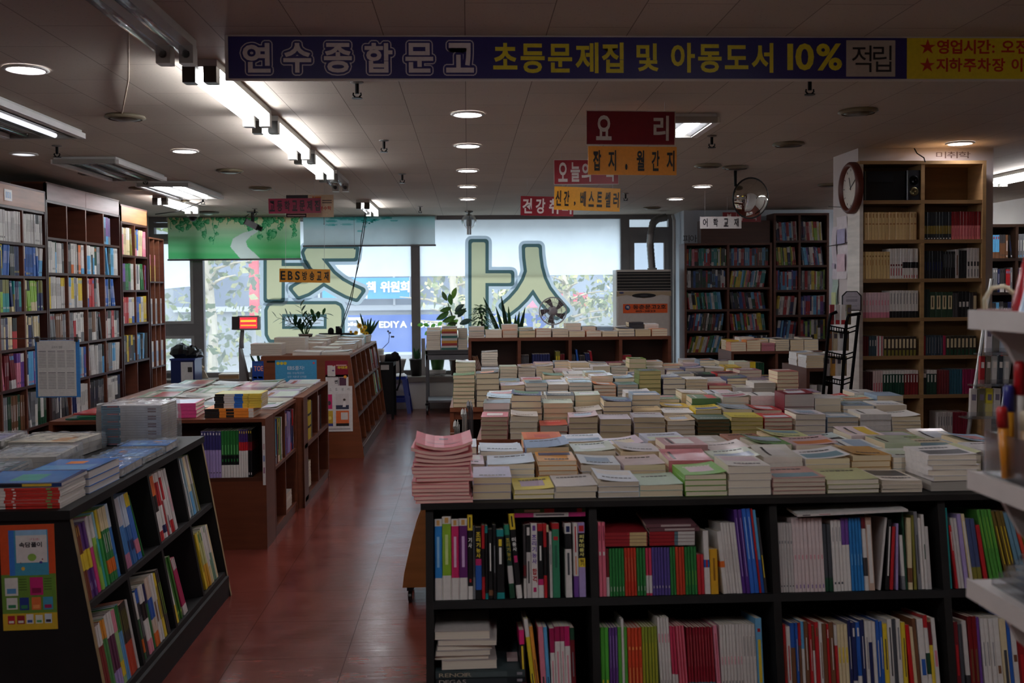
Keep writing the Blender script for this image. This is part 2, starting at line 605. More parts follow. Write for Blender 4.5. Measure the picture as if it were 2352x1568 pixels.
# big letters on the glass, seen from behind
def offset(pts, r, arc=4):
    out, n = [], len(pts)
    for i in range(n):
        a, b, c = Vector(pts[i - 1]), Vector(pts[i]), Vector(pts[(i + 1) % n])
        e1, e2 = (b - a).normalized(), (c - b).normalized()
        n1, n2 = Vector((e1.y, -e1.x)), Vector((e2.y, -e2.x))
        cr = e1.x * e2.y - e1.y * e2.x
        if cr * (1 if r > 0 else -1) > 0.02:
            a1 = math.atan2(n1.y, n1.x); da = math.atan2(cr, e1.dot(e2))
            for k in range(arc + 1):
                t = a1 + da * k / arc
                out.append((b.x + abs(r) * math.cos(t) * (1 if r > 0 else -1), b.y + abs(r) * math.sin(t) * (1 if r > 0 else -1)))
        else:
            m = n1 + n2
            m = m / max(m.length_squared / 2, 0.12)
            out.append((b.x + m.x * r, b.y + m.y * r))
    return out


def area(p):
    return sum(p[i - 1][0] * p[i][1] - p[i][0] * p[i - 1][1] for i in range(len(p))) / 2


def ring(mb, outer, holes, col, y):
    """fills the space between an outline and the outlines inside it"""
    cu = bpy.data.curves.new('outline', 'CURVE')
    cu.dimensions, cu.fill_mode = '2D', 'BOTH'
    for l in [outer] + holes:
        sp = cu.splines.new('POLY')
        sp.points.add(len(l) - 1)
        for k, p in enumerate(l):
            sp.points[k].co = (p[0], p[1], 0, 1)
        sp.use_cyclic_u = True
    ob = bpy.data.objects.new('outline', cu)
    COL.objects.link(ob)
    bpy.context.view_layer.update()
    me = ob.evaluated_get(bpy.context.evaluated_depsgraph_get()).to_mesh()
    vs = [(v.co.x, y, v.co.y) for v in me.vertices]
    fs = []
    for p in me.polygons:
        f = tuple(p.vertices)
        a = sum(vs[f[q]][0] * vs[f[(q + 1) % len(f)]][2] - vs[f[(q + 1) % len(f)]][0] * vs[f[q]][2] for q in range(len(f)))
        fs.append(f if a > 0 else f[::-1])
    bpy.data.objects.remove(ob)
    bpy.data.curves.remove(cu)
    mb.add(vs, fs, col, 'letter_vinyl')


def px_poly(pts, ox, oy, s):
    out = []
    for p in pts:
        q = at(ox + p[0] / s, oy + p[1] / s, Y=12.64)
        out.append((q.x, q.z))
    return out if area(out) > 0 else out[::-1]


def glass_letter(label, strokes, ox, oy, s):
    t = thing('window_letter', label, 'lettering', T(0, 0, 0), 'big letters on the window glass')
    core, edge, halo = MB(), MB(), MB()
    for k, st in enumerate(strokes):
        outer = px_poly(st[0], ox, oy, s)
        holes = [px_poly(h, ox, oy, s) for h in st[1:]]
        y = 12.640 + 0.0015 * k
        o0 = offset(offset(outer, -0.025), 0.025)
        o1, o2 = offset(outer, 0.042), offset(outer, 0.082)
        h1, h2 = [offset(h, -0.036, 1) for h in holes], [offset(h, -0.07, 1) for h in holes]
        ring(core, o0, holes, (206, 203, 166), y)
        ring(edge, o1, [o0], (80, 104, 104), y + 0.0004)
        ring(halo, o2, [o1], (206, 218, 226), y + 0.0008)
        for a, b, c in zip(holes, h1, h2):
            ring(edge, a, [b], (80, 104, 104), y + 0.0004)
            ring(halo, b, [c], (206, 218, 226), y + 0.0008)
    core.build('letter_fill', t); edge.build('letter_outline', t); halo.build('letter_border', t)


STEM_R = [(260, 218), (452, 218), (452, 648), (808, 648), (808, 782), (452, 782), (452, 1420), (260, 1420)]
SIOT = [(1000, 285), (1190, 285), (1196, 400), (1218, 560), (1262, 720), (1330, 860), (1420, 980), (1510, 1080), (1580, 1160), (1440, 1255), (1330, 1160),
        (1210, 1020), (1112, 868), (1010, 1000), (900, 1110), (765, 1215), (678, 1100), (800, 995), (900, 880), (985, 740), (1028, 620), (1005, 430)]
STEM_L = [(190, 100), (387, 100), (387, 470), (690, 470), (690, 620), (387, 620), (387, 915), (190, 915)]
JIEUT = [(720, 235), (1380, 235), (1365, 365), (920, 368), (1075, 565), (1200, 665), (1330, 735), (1465, 795), (1385, 905), (1250, 860), (1100, 780),
         (950, 688), (860, 752), (740, 830), (615, 875), (525, 765), (640, 700), (760, 635), (855, 565), (780, 480), (720, 385), (690, 290)]
MIEUM = [(200, 1060), (225, 1005), (280, 980), (1110, 980), (1160, 1005), (1185, 1060), (1185, 1450), (240, 1450), (205, 1380)]
MIEUM_H = [(394, 1110), (988, 1110), (988, 1308), (394, 1308)]
glass_letter('big cream letter made of a post with one arm and a splayed pair of legs', [[STEM_R], [SIOT]], 1040, 520, 6.03)
glass_letter('big cream letter with a hollow box below, seen behind the orange sign', [[JIEUT], [STEM_L], [MIEUM, MIEUM_H]], 580, 530, 5.8075)


# blinds
def blind(name, label, x0, x1, z0, z1, col, y=12.5):
    t = thing(name, label, 'blind', T(0, 0, 0), 'printed roller blinds')
    mb = MB()
    nx, nz = int((x1 - x0) / 0.0075), int((z1 - z0) / 0.0075)
    vs = [(x0 + (x1 - x0) * i / nx, y, z0 + (z1 - z0) * j / nz) for j in range(nz + 1) for i in range(nx + 1)]
    mb.add(vs, [], (255, 255, 255), 'sheet')
    for j in range(nz):
        for i in range(nx):
            a = j * (nx + 1) + i
            mb.f.append((a, a + 1, a + nx + 2, a + nx + 1)); mb.m.append(0)
            mb.c.append(lin(col(x0 + (x1 - x0) * (i + 0.5) / nx, z0 + (z1 - z0) * (j + 0.5) / nz, (nz - j - 0.5) / nz)))
    mb.build('fabric', t)
    MB().box(x0 - 0.01, x1 + 0.01, y - 0.008, y + 0.012, z0 - 0.022, z0 - 0.001, (90, 88, 88), 'metal').build('bottom_bar', t)
    MB().tube([(x0 - 0.02, y + 0.035, CEIL - 0.03), (x1 + 0.02, y + 0.035, CEIL - 0.03)], 0.026, (170, 170, 168), 'plastic', 10).build('roller', t)
    return t


def mixc(a, b, t):
    t = max(0.0, min(1.0, t))
    return tuple(a[i] + (b[i] - a[i]) * t for i in range(3))


def inside(p, poly):
    c, n = False, len(poly)
    for i in range(n):
        (x1, y1), (x2, y2) = poly[i - 1], poly[i]
        if (y1 > p[1]) != (y2 > p[1]) and p[0] < (x2 - x1) * (p[1] - y1) / (y2 - y1) + x1:
            c = not c
    return c


LANE = [(-2.55, 1.86), (-2.80, 1.86), (-2.93, 2.02), (-2.90, 2.12), (-2.78, 2.19), (-2.62, 2.235), (-2.58, 2.21), (-2.68, 2.15), (-2.74, 2.09), (-2.72, 2.02)]
r = random.Random(4)
VINES, HEARTS = [], []
for i in range(19):
    x = -3.63 + 1.52 * i / 18 + r.uniform(-0.03, 0.03)
    l = r.uniform(0.12, 0.34) if not 6 < i < 11 else r.uniform(0.06, 0.14)
    VINES.append((x, l, i))
    for k in range(2 if l < 0.15 else 4):
        HEARTS.append((x + r.uniform(-0.04, 0.04), 2.385 - l * (k + r.uniform(0.2, 0.9)) / 4, r.uniform(0.022, 0.042), r.uniform(-0.6, 0.6)))
HEARTS += [(-2.78, 2.33, 0.055, -0.5), (-2.44, 2.34, 0.07, -0.3), (-2.41, 2.165, 0.065, 0.3), (-3.35, 2.3, 0.04, 0.2)]


def green_cloth(x, z, t):
    c = mixc(mixc((238, 230, 172), (206, 232, 188), t * 3), (96, 196, 120), (t - 0.25) * 1.9)
    c = mixc(c, (214, 232, 190), 0.25 * max(0, math.sin(z * 31 + x)) * (t > 0.4))
    if inside((x, z), LANE):
        return (226, 234, 222)
    for hx, hz, s, a in HEARTS:
        u, v = x - hx, z - hz
        if abs(u) < s * 1.2 and abs(v) < s * 1.3:
            p, q = (u * math.cos(a) + v * math.sin(a)) / s * 1.2, (v * math.cos(a) - u * math.sin(a)) / s * 1.2
            w_ = (p * p + q * q - 1) ** 3 - p * p * q ** 3
            if w_ < 0:
                return mixc((70, 170, 105), (150, 220, 160), 0.5 + p * 0.5) if w_ < -0.12 else (50, 150, 90)
    for vx, l, i in VINES:
        if z > 2.385 - l and abs(x - vx - 0.012 * math.sin(z * 24 + i)) < 0.0045:
            return (96, 180, 122)
    if (x + 2.27) ** 2 + (z - 2.345) ** 2 < 0.0006:
        return (206, 170, 110)
    return c


r = random.Random(8)
SPOTS = [(r.gauss(-1.35, 0.2), 2.385 - abs(r.gauss(0.01, 0.045)), r.uniform(0.02, 0.09), r.uniform(0.005, 0.016), r.random()) for _ in range(46)]
DARKS = [(-1.22 + r.uniform(-0.1, 0.1), 2.30 + r.uniform(-0.006, 0.06), 0.014, 0.006) for _ in range(12)]


def teal_cloth(x, z, t):
    for a, b_, ra, rb in DARKS:
        if ((x - a) / ra) ** 2 + ((z - b_) / rb) ** 2 < 1:
            return (30, 120, 110)
    c = mixc((172, 226, 226), (214, 226, 226), t * 2)
    for a, b_, ra, rb, q in SPOTS:
        if ((x - a) / ra) ** 2 + ((z - b_) / rb) ** 2 < 1:
            c = mixc(c, (70, 180, 172), 0.4 + 0.3 * q)
    return c


blind('roller_blind', 'green roller blind printed with heart leaves and a winding path', -3.69, -2.07, 1.875, 2.385, green_cloth)
blind('roller_blind', 'pale teal roller blind with blotches like distant trees', -2.03, -0.40, 2.035, 2.385, teal_cloth)
o = MB().tube([(-1.77, 12.47, 2.38), (-1.77, 12.47, 2.30)], 0.003, (90, 90, 90), 'matte', 5).lathe([(0.004, 2.285), (0.006, 2.295), (0.003, 2.305)], (80, 80, 80), 'matte', 6, T(-1.77, 12.47, 0)).build('blind_cord')
tag(o, 'short cord in front of the pale teal blind', 'cord')
o = MB().tube([(-1.40, 12.47, 2.38), (-1.40, 12.47, 1.99)], 0.002, (120, 120, 120), 'matte', 5).lathe([(0.004, 1.975), (0.006, 1.985), (0.003, 1.995)], (90, 90, 90), 'matte', 6, T(-1.40, 12.47, 0)).build('blind_cord')
tag(o, 'long thin cord hanging below the pale teal blind', 'cord')

# ------------------------------------------------------------------ outside, across the road
struct('street', MB().box(-45, 45, 13.05, 60, -0.6, -0.5, (117, 117, 118), 'outdoor'), 'grey road outside the window')
t = thing('shop_building', 'pale shop building across the road with a blue fascia', 'building', T(0, 30, 0))
mb = MB().box(-24, 24, 1, 9, -0.5, 9, (124, 128, 132), 'outdoor')
mb.build('facade', t)
mb = MB()
for x0, x1, z0, z1, c in ((-9, -0.2, 1.95, 3.1, (108, 116, 132)), (-9, -0.2, 1.02, 1.95, (92, 100, 116)), (0.2, 9, 1.2, 3.1, (120, 128, 140)), (-24, -9.6, 1.2, 3, (110, 118, 130))):
    mb.box(x0, x1, 0.93, 0.99, z0, z1, c, 'outdoor')
mb.build('window_band', t)
mb = MB()
for x in (-8.0, -5.8, -4.6, -3.5, -2.3):
    mb.box(x, x + 0.06, 0.86, 0.92, 1.0, 3.1, (175, 177, 180), 'outdoor')
mb.box(-9, -0.2, 0.86, 0.92, 0.86, 1.02, (160, 162, 165), 'outdoor')
mb.build('mullion', t)
mb = MB().box(-4.0, 2.4, 0.6, 0.9, -0.75, 0.72, (46, 78, 148), 'outdoor').box(-4.0, 2.4, 0.55, 0.6, -0.5, -0.42, (159, 167, 183), 'outdoor')
mb.build('fascia', t)
mb = MB()
mb.text('EDIYA COFFEE', T(-1.74, 0.57, 0.43) @ FACE, 1.95, 0.2, (244, 240, 200), 'b', 'outdoor')
mb.disc(-2.99, 0.43, 0.13, 0.13, (117, 144, 175), 'outdoor', y=0.57)
mb.build('lettering', t)
MB().box(-3.9, 4, 0.7, 0.9, -1.9, -0.78, (117, 144, 175), 'outdoor').box(-12, -4, 0.7, 0.9, -0.9, -0.5, (175, 85, 62), 'outdoor').build('shopfront', t)
t = thing('cloth_banner', 'sky blue cloth banner with white writing across the road', 'banner', T(0, 30.4, 0))
b = MB()
for i in range(12):
    x = -4.4 + 2.65 * i / 12
    b.poly([(x, 0.02 * math.sin(i), 1.22), (x + 2.65 / 12, 0.02 * math.sin(i + 1), 1.22), (x + 2.65 / 12, 0.02 * math.sin(i + 1), 1.86), (x, 0.02 * math.sin(i), 1.86)], (54, 132, 183), 'outdoor')
b.build('cloth', t)
MB().tube([(-4.39, 0.02, 1.22), (-4.39, 0.02, 1.86), (-4.39, 0.5, 1.9)], 0.01, (179, 179, 179), 'outdoor', 5).tube([(-1.76, -0.01, 1.22), (-1.76, -0.01, 1.86), (-1.76, 0.5, 1.9)], 0.01, (179, 179, 179), 'outdoor', 5).build('tie', t)
mb = MB().text('책 위원회', T(-2.42, -0.04, 1.58) @ FACE, 1.3, 0.33, (250, 252, 255), 'b', 'outdoor').text('51', T(-3.12, -0.04, 1.28) @ FACE, 0.16, 0.1, (250, 252, 255), 'b', 'outdoor')
mb.build('lettering', t)
t = thing('shop_sign', 'white framed sign with grey panel reading mobile tv internet', 'sign', T(0, 30.3, 0))
MB().box(-4.05, -3.2, 0, 0.25, -0.02, 0.66, (187, 188, 191), 'outdoor').build('sign_box', t)
mb = MB().box(-4.0, -3.32, -0.02, -0.001, 0.05, 0.58, (101, 106, 123), 'outdoor')
for s, z in (('mobile', 0.47), ('tv', 0.32), ('internet', 0.16)):
    mb.text(s, T(-3.66, -0.03, z) @ FACE, 0.1 * len(s), 0.12, (245, 246, 250), 'b', 'outdoor')
mb.build('sign_face', t)
for x, z0, z1, wd, c, l in ((-6.35, 0.6, 2.55, 0.26, (206, 60, 70), 'tall narrow red signboard across the road'), (2.0, 0.92, 1.35, 0.5, (225, 110, 130), 'pink signboard across the road beside the fan'),
                            (2.72, 0.92, 1.35, 0.5, (215, 90, 110), 'rose signboard across the road beyond the fan'), (3.4, 0.95, 1.35, 0.42, (210, 70, 90), 'red signboard across the road nearest the air conditioner'),
                            (0.35, 0.2, 0.62, 0.5, (70, 150, 225), 'small blue signboard across the road behind the swords of the snake plant')):
    t = thing('signboard', l, 'sign', T(x, 29.9, 0), 'signboards across the road')
    MB().box(-wd / 2, wd / 2, 0, 0.2, z0, z1, c, 'outdoor').build('sign_box', t)
    MB().box(-wd / 2 - 0.03, wd / 2 + 0.03, 0.05, 0.25, z0 - 0.03, z0 - 0.001, (171, 171, 171), 'outdoor').build('frame', t)
    MB().box(-0.04, 0.04, 0.08, 0.16, -0.5, z0 - 0.031, (132, 132, 134), 'outdoor').build('post', t)


def tree(label, x, y, crown, n, seed, cols, size=0.16, trunk=0.1):
    t = thing('street_tree', label, 'tree', T(x, y, -0.5), 'street trees outside the window')
    r = random.Random(seed)
    mb = MB()
    mb.tube([(0, 0, 0), (0.05, 0.02, 1.2), (-0.03, 0, 2.4), (0.04, 0, 3.8)], [trunk, trunk * 0.85, trunk * 0.7, trunk * 0.4], (190, 178, 160), 'matte', 8)
    for k in range(12):
        a = r.uniform(0, 2 * PI); z = r.uniform(1.2, 3.0); l = r.uniform(0.6, 1.4)
        mb.tube([(0, 0, z), (math.cos(a) * l * 0.5, math.sin(a) * l * 0.3, z + 0.15), (math.cos(a) * l, math.sin(a) * l * 0.5, z + 0.2)], [0.03, 0.02, 0.008], (170, 155, 130), 'matte', 5)
    mb.build('trunk', t)
    f = MB()
    for k in range(n):
        cx, cz, rx, rz = crown[r.randrange(len(crown))]
        a, q = r.uniform(0, 2 * PI), math.sqrt(r.random())
        px, pz, py = cx + rx * q * math.cos(a), cz + rz * q * math.sin(a), r.uniform(-0.5, 0.5)
        s = size * r.uniform(0.6, 1.3)
        u = Vector((r.gauss(0, 1), r.gauss(0, 1), r.gauss(0, 1))).normalized()
        w_ = u.cross(Vector((r.gauss(0, 1), r.gauss(0, 1), r.gauss(0, 1)))).normalized()
        p = Vector((px, py, pz))
        f.poly([p - u * s * 0.5, p - u * 0.1 * s + w_ * s * 0.33, p + u * s * 0.55, p - u * 0.1 * s - w_ * s * 0.33], cols[r.randrange(len(cols))], 'leaf')
    f.build('foliage', t)


GREENS = [(92, 108, 56), (116, 128, 70), (72, 90, 48), (140, 140, 88), (62, 78, 46), (156, 152, 106)]
tree('leafy tree behind the narrow corner window and the heater', -4.6, 18, [(-0.9, 1.9, 0.9, 0.9), (0.3, 1.8, 0.75, 0.8), (0.35, 2.6, 0.8, 0.7), (-0.2, 1.0, 0.9, 0.5), (-0.6, 2.6, 0.9, 0.6)], 900, 3, GREENS)
tree('yellowing tree behind the window mullion and the rubber plant', -0.25, 18.5, [(-0.15, 2.0, 0.55, 0.55), (0.55, 1.75, 0.6, 0.6), (0.9, 1.0, 0.55, 0.5), (0.2, 1.4, 0.45, 0.5)], 560, 5, GREENS + [(214, 204, 140), (222, 214, 160)], 0.15)
tree('bright tree behind the electric fan and the splayed letter', 2.0, 20.2, [(-0.8, 1.9, 0.8, 0.45), (0.35, 1.9, 0.8, 0.5), (0.5, 1.3, 0.7, 0.55), (-0.6, 1.05, 0.8, 0.5), (0.4, 0.7, 0.7, 0.4), (1.1, 1.7, 0.6, 0.5)], 1000, 9, GREENS + [(214, 204, 140), (205, 205, 150)], 0.15)

# ------------------------------------------------------------------ on the ceiling
CAP_DARK = (66, 60, 52)  # dark tone of the near end caps


def downlight(x, y, label, on=True):
    t = thing('downlight', label, 'ceiling light', T(x, y, CEIL), 'round recessed downlights')
    prof = [(0.088, -0.001), (0.092, -0.007), (0.075, -0.012), (0.072, -0.004)]
    MB().lathe(prof, (225, 222, 215), 'paint', 24, caps=False).build('trim_ring', t, True)
    MB().lathe([(0.072, -0.006), (0.05, -0.010), (0.001, -0.012)], (255, 255, 255), 'spot_glow' if on else 'dim_tube_glow', 20).build('lamp', t, True)


for i, y in enumerate((5.34, 6.50, 7.84, 9.05, 10.29)):
    downlight(0.01, y, 'lit round downlight over the aisle, %s from the banner' % nth(i + 1))
for x, y, l in ((-1.83, 4.27, 'lit downlight beside the dark trough light over the angled black bookcase'), (-1.86, 6.71, 'lit downlight between the row of tubes and the brown wall bookcases'),
                (3.24, 6.44, 'lit downlight above the light wooden bookcase'), (2.17, 9.13, 'lit downlight near the convex mirror'), (2.19, 10.4, 'lit downlight above the air conditioner'),
                (0.98, 7.9, 'lit downlight seen under the dark red sign'), (5.2, 8.7, 'lit downlight in the dark area past the pillar'),
                (0.01, 4.0, 'lit downlight over the aisle hidden by the banner'), (0.2, 1.6, 'added unseen downlight above the entrance aisle'), (2.3, 1.4, 'added unseen downlight above the stationery shelves'), (-1.9, 1.5, 'added unseen downlight above the entrance corner'), (2.3, 3.9, 'lit downlight above the black bookcase')):  # downlights out of view at the entrance side are added to light the front
    downlight(x, y, l)
downlight(-2.96, 6.84, 'dim downlight above the brown wall bookcases', False)


def tube_fixture(x, y0, y1, label, lit=True, tubes=2):
    """a bare batten with two tubes and dark end caps"""
    t = thing('fluorescent_batten', label, 'ceiling light', T(x, (y0 + y1) / 2, CEIL), 'bare fluorescent battens')
    L = (y1 - y0) / 2
    MB().box(-0.068, 0.068, -L, L, -0.03, -0.001, (204, 202, 195), 'paint').build('housing', t)
    for sx in (-0.042, 0.042)[:tubes]:
        mt = 'tube_glow' if lit is True or (lit == 'one' and sx > 0) else 'clear_plastic'
        MB().tube([(sx, -L + 0.05, -0.062), (sx, L - 0.05, -0.062)], 0.015, (235, 238, 240), mt, 10).build('tube', t, True)
        for s in (-1, 1):
            mb = MB().box(sx - 0.026, sx + 0.026, s * L - 0.03 - (0.02 if s > 0 else -0.02), s * L + 0.03 - (0.02 if s > 0 else -0.02), -0.095, -0.03, CAP_DARK if s < 0 else (200, 198, 190), 'plastic')
            mb.build('lamp_holder', t)


for i, (y0, y1, lit) in enumerate(((2.62, 3.80, False), (4.10, 5.22, True), (5.40, 6.50, True), (6.68, 7.66, True), (7.80, 8.58, False))):
    tube_fixture(-1.07, y0, y1, 'bare %s tube batten, %s in the row along the ceiling' % ('lit' if lit else 'unlit', nth(i + 1)), lit)
tube_fixture(-1.07, 10.35, 11.4, 'lit tube batten by the window with wires hanging from it', 'one')
tube_fixture(-1.07, 0.5, 1.75, 'added unseen tube batten over the entrance in line with the row')  # unseen batten, added to brighten the banner and shop front
tube_fixture(1.5, 0.5, 1.75, 'added unseen tube batten over the stationery shelves')  # second unseen batten, added for the same frontal light
tube_fixture(-2.95, 9.75, 10.9, 'lit tube batten beside the glowing trough light')
tube_fixture(5.15, 10.6, 11.6, 'lit tube batten above the tall dark bookcase', True)


def trough(x, y, w_, l, label, lit):
    t = thing('trough_light', label, 'ceiling light', T(x, y, CEIL), 'white louvred trough lights')
    mb = MB()
    mb.box(-w_ / 2, w_ / 2, -l / 2, l / 2, -0.02, -0.001, (205, 203, 200), 'paint')
    for a in (-1, 1):
        mb.box(a * w_ / 2 - 0.02, a * w_ / 2 + 0.02, -l / 2, l / 2, -0.05, -0.02, (225, 223, 220), 'paint')
        mb.box(-w_ / 2, w_ / 2, a * l / 2 - 0.02, a * l / 2 + 0.02, -0.05, -0.02, (150, 146, 140), 'paint')
    mb.build('housing', t)
    for sx in (-0.08, 0.08):
        mt = 'tube_glow' if lit == 2 else 'dim_tube_glow' if lit == 1 and sx > 0 else 'clear_plastic'
        MB().tube([(sx, -l / 2 + 0.06, -0.04), (sx, l / 2 - 0.06, -0.04)], 0.014, (230, 232, 235), mt, 8).build('tube', t, True)
    mb = MB()
    for k in (-1, 0, 1):
        mb.poly([(k * 0.14 - 0.05, -l / 2 + 0.03, -0.022), (k * 0.14, -l / 2 + 0.03, -0.045), (k * 0.14, l / 2 - 0.03, -0.045), (k * 0.14 - 0.05, l / 2 - 0.03, -0.022)], (235, 235, 235), 'metal')
    mb.build('reflector', t)


trough(-2.42, 5.3, 0.42, 1.15, 'wide dim trough light beside the banner end of the tubes', 1)
trough(-2.62, 7.55, 0.42, 1.1, 'unlit white trough light above the brown wall bookcases', 0)
trough(-2.55, 9.1, 0.42, 1.15, 'brightly lit trough light above the wall bookcases', 2)
trough(1.18, 5.62, 0.34, 0.55, 'half hidden lit trough light behind the dark red sign', 2)
tube_fixture(4.55, 7.2, 8.4, 'long lit tube batten past the pillar')

for i, (px, py, l) in enumerate(((288, 270, 'beside the thin white cord'), (212, 399, 'nearest the brown wall bookcases'), (323, 433, 'over the brown bookcase with the bare top row'),
                                 (528, 393, 'close to the row of tubes'), (598, 433, 'near the row of tubes and the maroon sign'), (411, 462, 'in front of the dome camera'), (1971, 257, 'above the white pillar'), (1811, 332, 'in front of the convex mirror'),
                                 (1626, 381, 'between the orange sign and the mirror'), (1690, 385, 'by the mirror pole'), (1497, 478, 'above the air conditioner'), (1904, 425, 'past the mirror near the pillar'))):
    p = at(px, py, Z=CEIL - 0.01)
    t = thing('ceiling_speaker', 'round bronze ceiling disc ' + l, 'ceiling vent', T(p.x, p.y, CEIL), 'round ceiling discs')
    MB().lathe([(0.1, -0.001), (0.105, -0.012), (0.085, -0.02)], (120, 108, 86), 'paint', 20, caps=False).build('rim', t, True)
    MB().lathe([(0.085, -0.016), (0.05, -0.026), (0.001, -0.028)], (100, 92, 78), 'metal', 20).build('grille', t, True)
for i, (px, py, l) in enumerate(((820, 213, 'below the lettered banner'), (882, 340, 'between the tubes and the aisle downlights'), (924, 413, 'halfway to the window near the aisle downlights'), (965, 484, 'close to the window above the aisle'),
                                 (1860, 205, 'under the yellow end of the banner'), (1635, 330, 'beside the dark red sign'), (1517, 380, 'just behind the orange sign'), (1437, 455, 'beyond the pair of hanging signs'),
                                 (131, 352, 'above the brown wall bookcases'), (334, 417, 'near the unlit trough light'), (466, 463, 'holding a black wire near the dome camera'), (585, 489, 'beside the camera near the window'))):
    p = at(px, py, Z=CEIL - 0.05)
    t = thing('sprinkler', 'small black ceiling sprinkler ' + l, 'sprinkler', T(p.x, p.y, CEIL), 'ceiling sprinklers')
    MB().lathe([(0.03, -0.001), (0.03, -0.006), (0.012, -0.01)], (110, 105, 100), 'paint', 12).build('escutcheon', t)
    MB().tube([(0, 0, -0.008), (0, 0, -0.055)], 0.009, (26, 25, 25), 'metal', 8).lathe([(0.024, -0.072), (0.024, -0.076)], (26, 25, 25), 'metal', 12).tube([(-0.016, 0, -0.05), (-0.018, 0, -0.06), (-0.006, 0, -0.073)], 0.004, (26, 25, 25), 'metal', 5).tube([(0.016, 0, -0.05), (0.018, 0, -0.06), (0.006, 0, -0.073)], 0.004, (26, 25, 25), 'metal', 5).build('nozzle', t)
p = at(443, 490, Z=CEIL - 0.02)
t = thing('dome_camera', 'white dome camera on the ceiling by the green blind', 'camera', T(p.x, p.y, CEIL))
MB().lathe([(0.075, -0.001), (0.075, -0.05), (0.06, -0.06)], (205, 200, 192), 'plastic', 20).build('housing', t, True)
MB().lathe([(0.05, -0.061), (0.043, -0.09), (0.025, -0.108), (0.002, -0.114)], (24, 24, 26), 'plastic', 18).build('dome', t, True)
p = at(580, 490, Z=CEIL - 0.02)
t = thing('security_camera', 'black security camera on a bracket before the green blind', 'camera', T(p.x, p.y, CEIL))
MB().box(-0.06, 0.06, -0.03, 0.03, -0.012, -0.001, (30, 30, 30), 'plastic').tube([(0, 0, -0.01), (0, 0, -0.12)], 0.02, (30, 30, 30), 'plastic', 8).build('bracket', t)
MB().rbox(-0.1, 0.07, -0.035, 0.035, -0.035, 0.035, 0.012, (28, 28, 28), 'plastic', T(0.0, 0, -0.155) @ RY(27)).build('housing', t)
MB().tube([(0.07, 0, 0), (0.12, 0, 0)], 0.028, (18, 18, 18), 'plastic', 10, T(0.0, 0, -0.155) @ RY(27)).build('lens', t)
MB().tube([(-0.02, 0.02, -0.11), (-0.06, 0.02, -0.1), (-0.09, 0.01, -0.06), (-0.05, 0.02, -0.03)], 0.005, (20, 20, 20), 'matte', 5).build('lead', t)
p = at(478, 486, Z=CEIL)
t = thing('ceiling_vent', 'dark oval ceiling fitting behind the dome camera', 'vent', T(p.x, p.y, CEIL))
MB().lathe([(0.13, -0.001), (0.12, -0.02), (0.06, -0.03)], (96, 90, 82), 'paint', 20).build('rim', t)
MB().lathe([(0.055, -0.031), (0.03, -0.04), (0.002, -0.042)], (190, 190, 185), 'metal', 14).build('knob', t)
a, b = at(466, 463, Z=CEIL - 0.06), at(357, 492, Y=11.0)
tag(MB().tube([a, (a + b) / 2 - Vector((0, 0, 0.03)), b], 0.006, (25, 25, 25), 'matte', 6).build('wire'), 'black wire running from the ceiling sprinkler to the wall bookcases', 'wire')
a = at(295, 30, Z=CEIL)
b = at(295, 268, Y=at(288, 270, Z=CEIL - 0.01).y)
tag(MB().tube([(a.x, a.y, CEIL - 0.004), ((a.x + b.x) / 2, (a.y + b.y) / 2, CEIL - 0.012), (b.x, b.y - 0.1, CEIL - 0.004)], 0.004, (190, 175, 155), 'matte', 5).build('cord'), 'thin white cord along the ceiling ending at a round disc', 'cord')
# wires hanging from the tube fixture by the window
a, m, b = at(842, 478, Y=11.5), at(822, 610, Y=11.5), at(776, 775, Y=11.66)
a.z = CEIL - 0.002
mb = MB()
for s in (-0.006, 0.006):
    mb.tube([a + Vector((s, 0, 0)), at(832, 545, Y=11.5) + Vector((s * 2, 0, 0)), m + Vector((-s, 0, 0)), at(805, 690, Y=11.55) + Vector((s * 2, 0, 0)), b + Vector((s, 0, 0))], 0.005, (24, 22, 22), 'matte', 5)
tag(mb.build('hanging_wire'), 'pair of twisted black wires hanging from the ceiling tube to the counter', 'wire')
p = at(1077, 495, Y=11.9)
t = thing('glass_pendant', 'small clear glass globe lamp hanging by the window', 'lamp', T(p.x, 11.9, 0))
MB().lathe([(0.05, 2.399), (0.05, 2.385), (0.015, 2.37)], (90, 85, 80), 'metal', 14).tube([(0, 0, 2.37), (0, 0, 2.30)], 0.012, (70, 66, 62), 'metal', 8).build('mount', t)
MB().lathe([(0.03, 2.36), (0.075, 2.33), (0.092, 2.28), (0.075, 2.22), (0.04, 2.19)], (255, 255, 255), 'acrylic', 20, caps=False).build('globe', t, True)
MB().lathe([(0.02, 2.32), (0.034, 2.28), (0.03, 2.22)], (120, 116, 112), 'metal', 12).tube([(-0.014, 0, 2.22), (-0.014, 0, 2.12)], 0.012, (150, 146, 140), 'plastic', 8).tube([(0.014, 0, 2.22), (0.014, 0, 2.12)], 0.012, (150, 146, 140), 'plastic', 8).build('bulb', t)
t = thing('convex_mirror', 'round convex safety mirror tilted on a ceiling pole', 'mirror', T(1.98, 7.9, 0))
pz = at(1726, 455, Y=7.9)
MB().tube([(at(1693, 410, Y=7.9).x - 1.98, 0.05, 2.399), (at(1693, 410, Y=7.9).x - 1.98, 0.05, pz.z + 0.11), (pz.x - 1.98, 0.03, pz.z + 0.05)], 0.014, (25, 25, 25), 'metal', 8).build('pole', t)
MM = T(pz.x - 1.98, 0, pz.z) @ RZ(22) @ RX(96) @ Matrix.Diagonal((1.0, 0.93, 1, 1))
R_ = 0.172
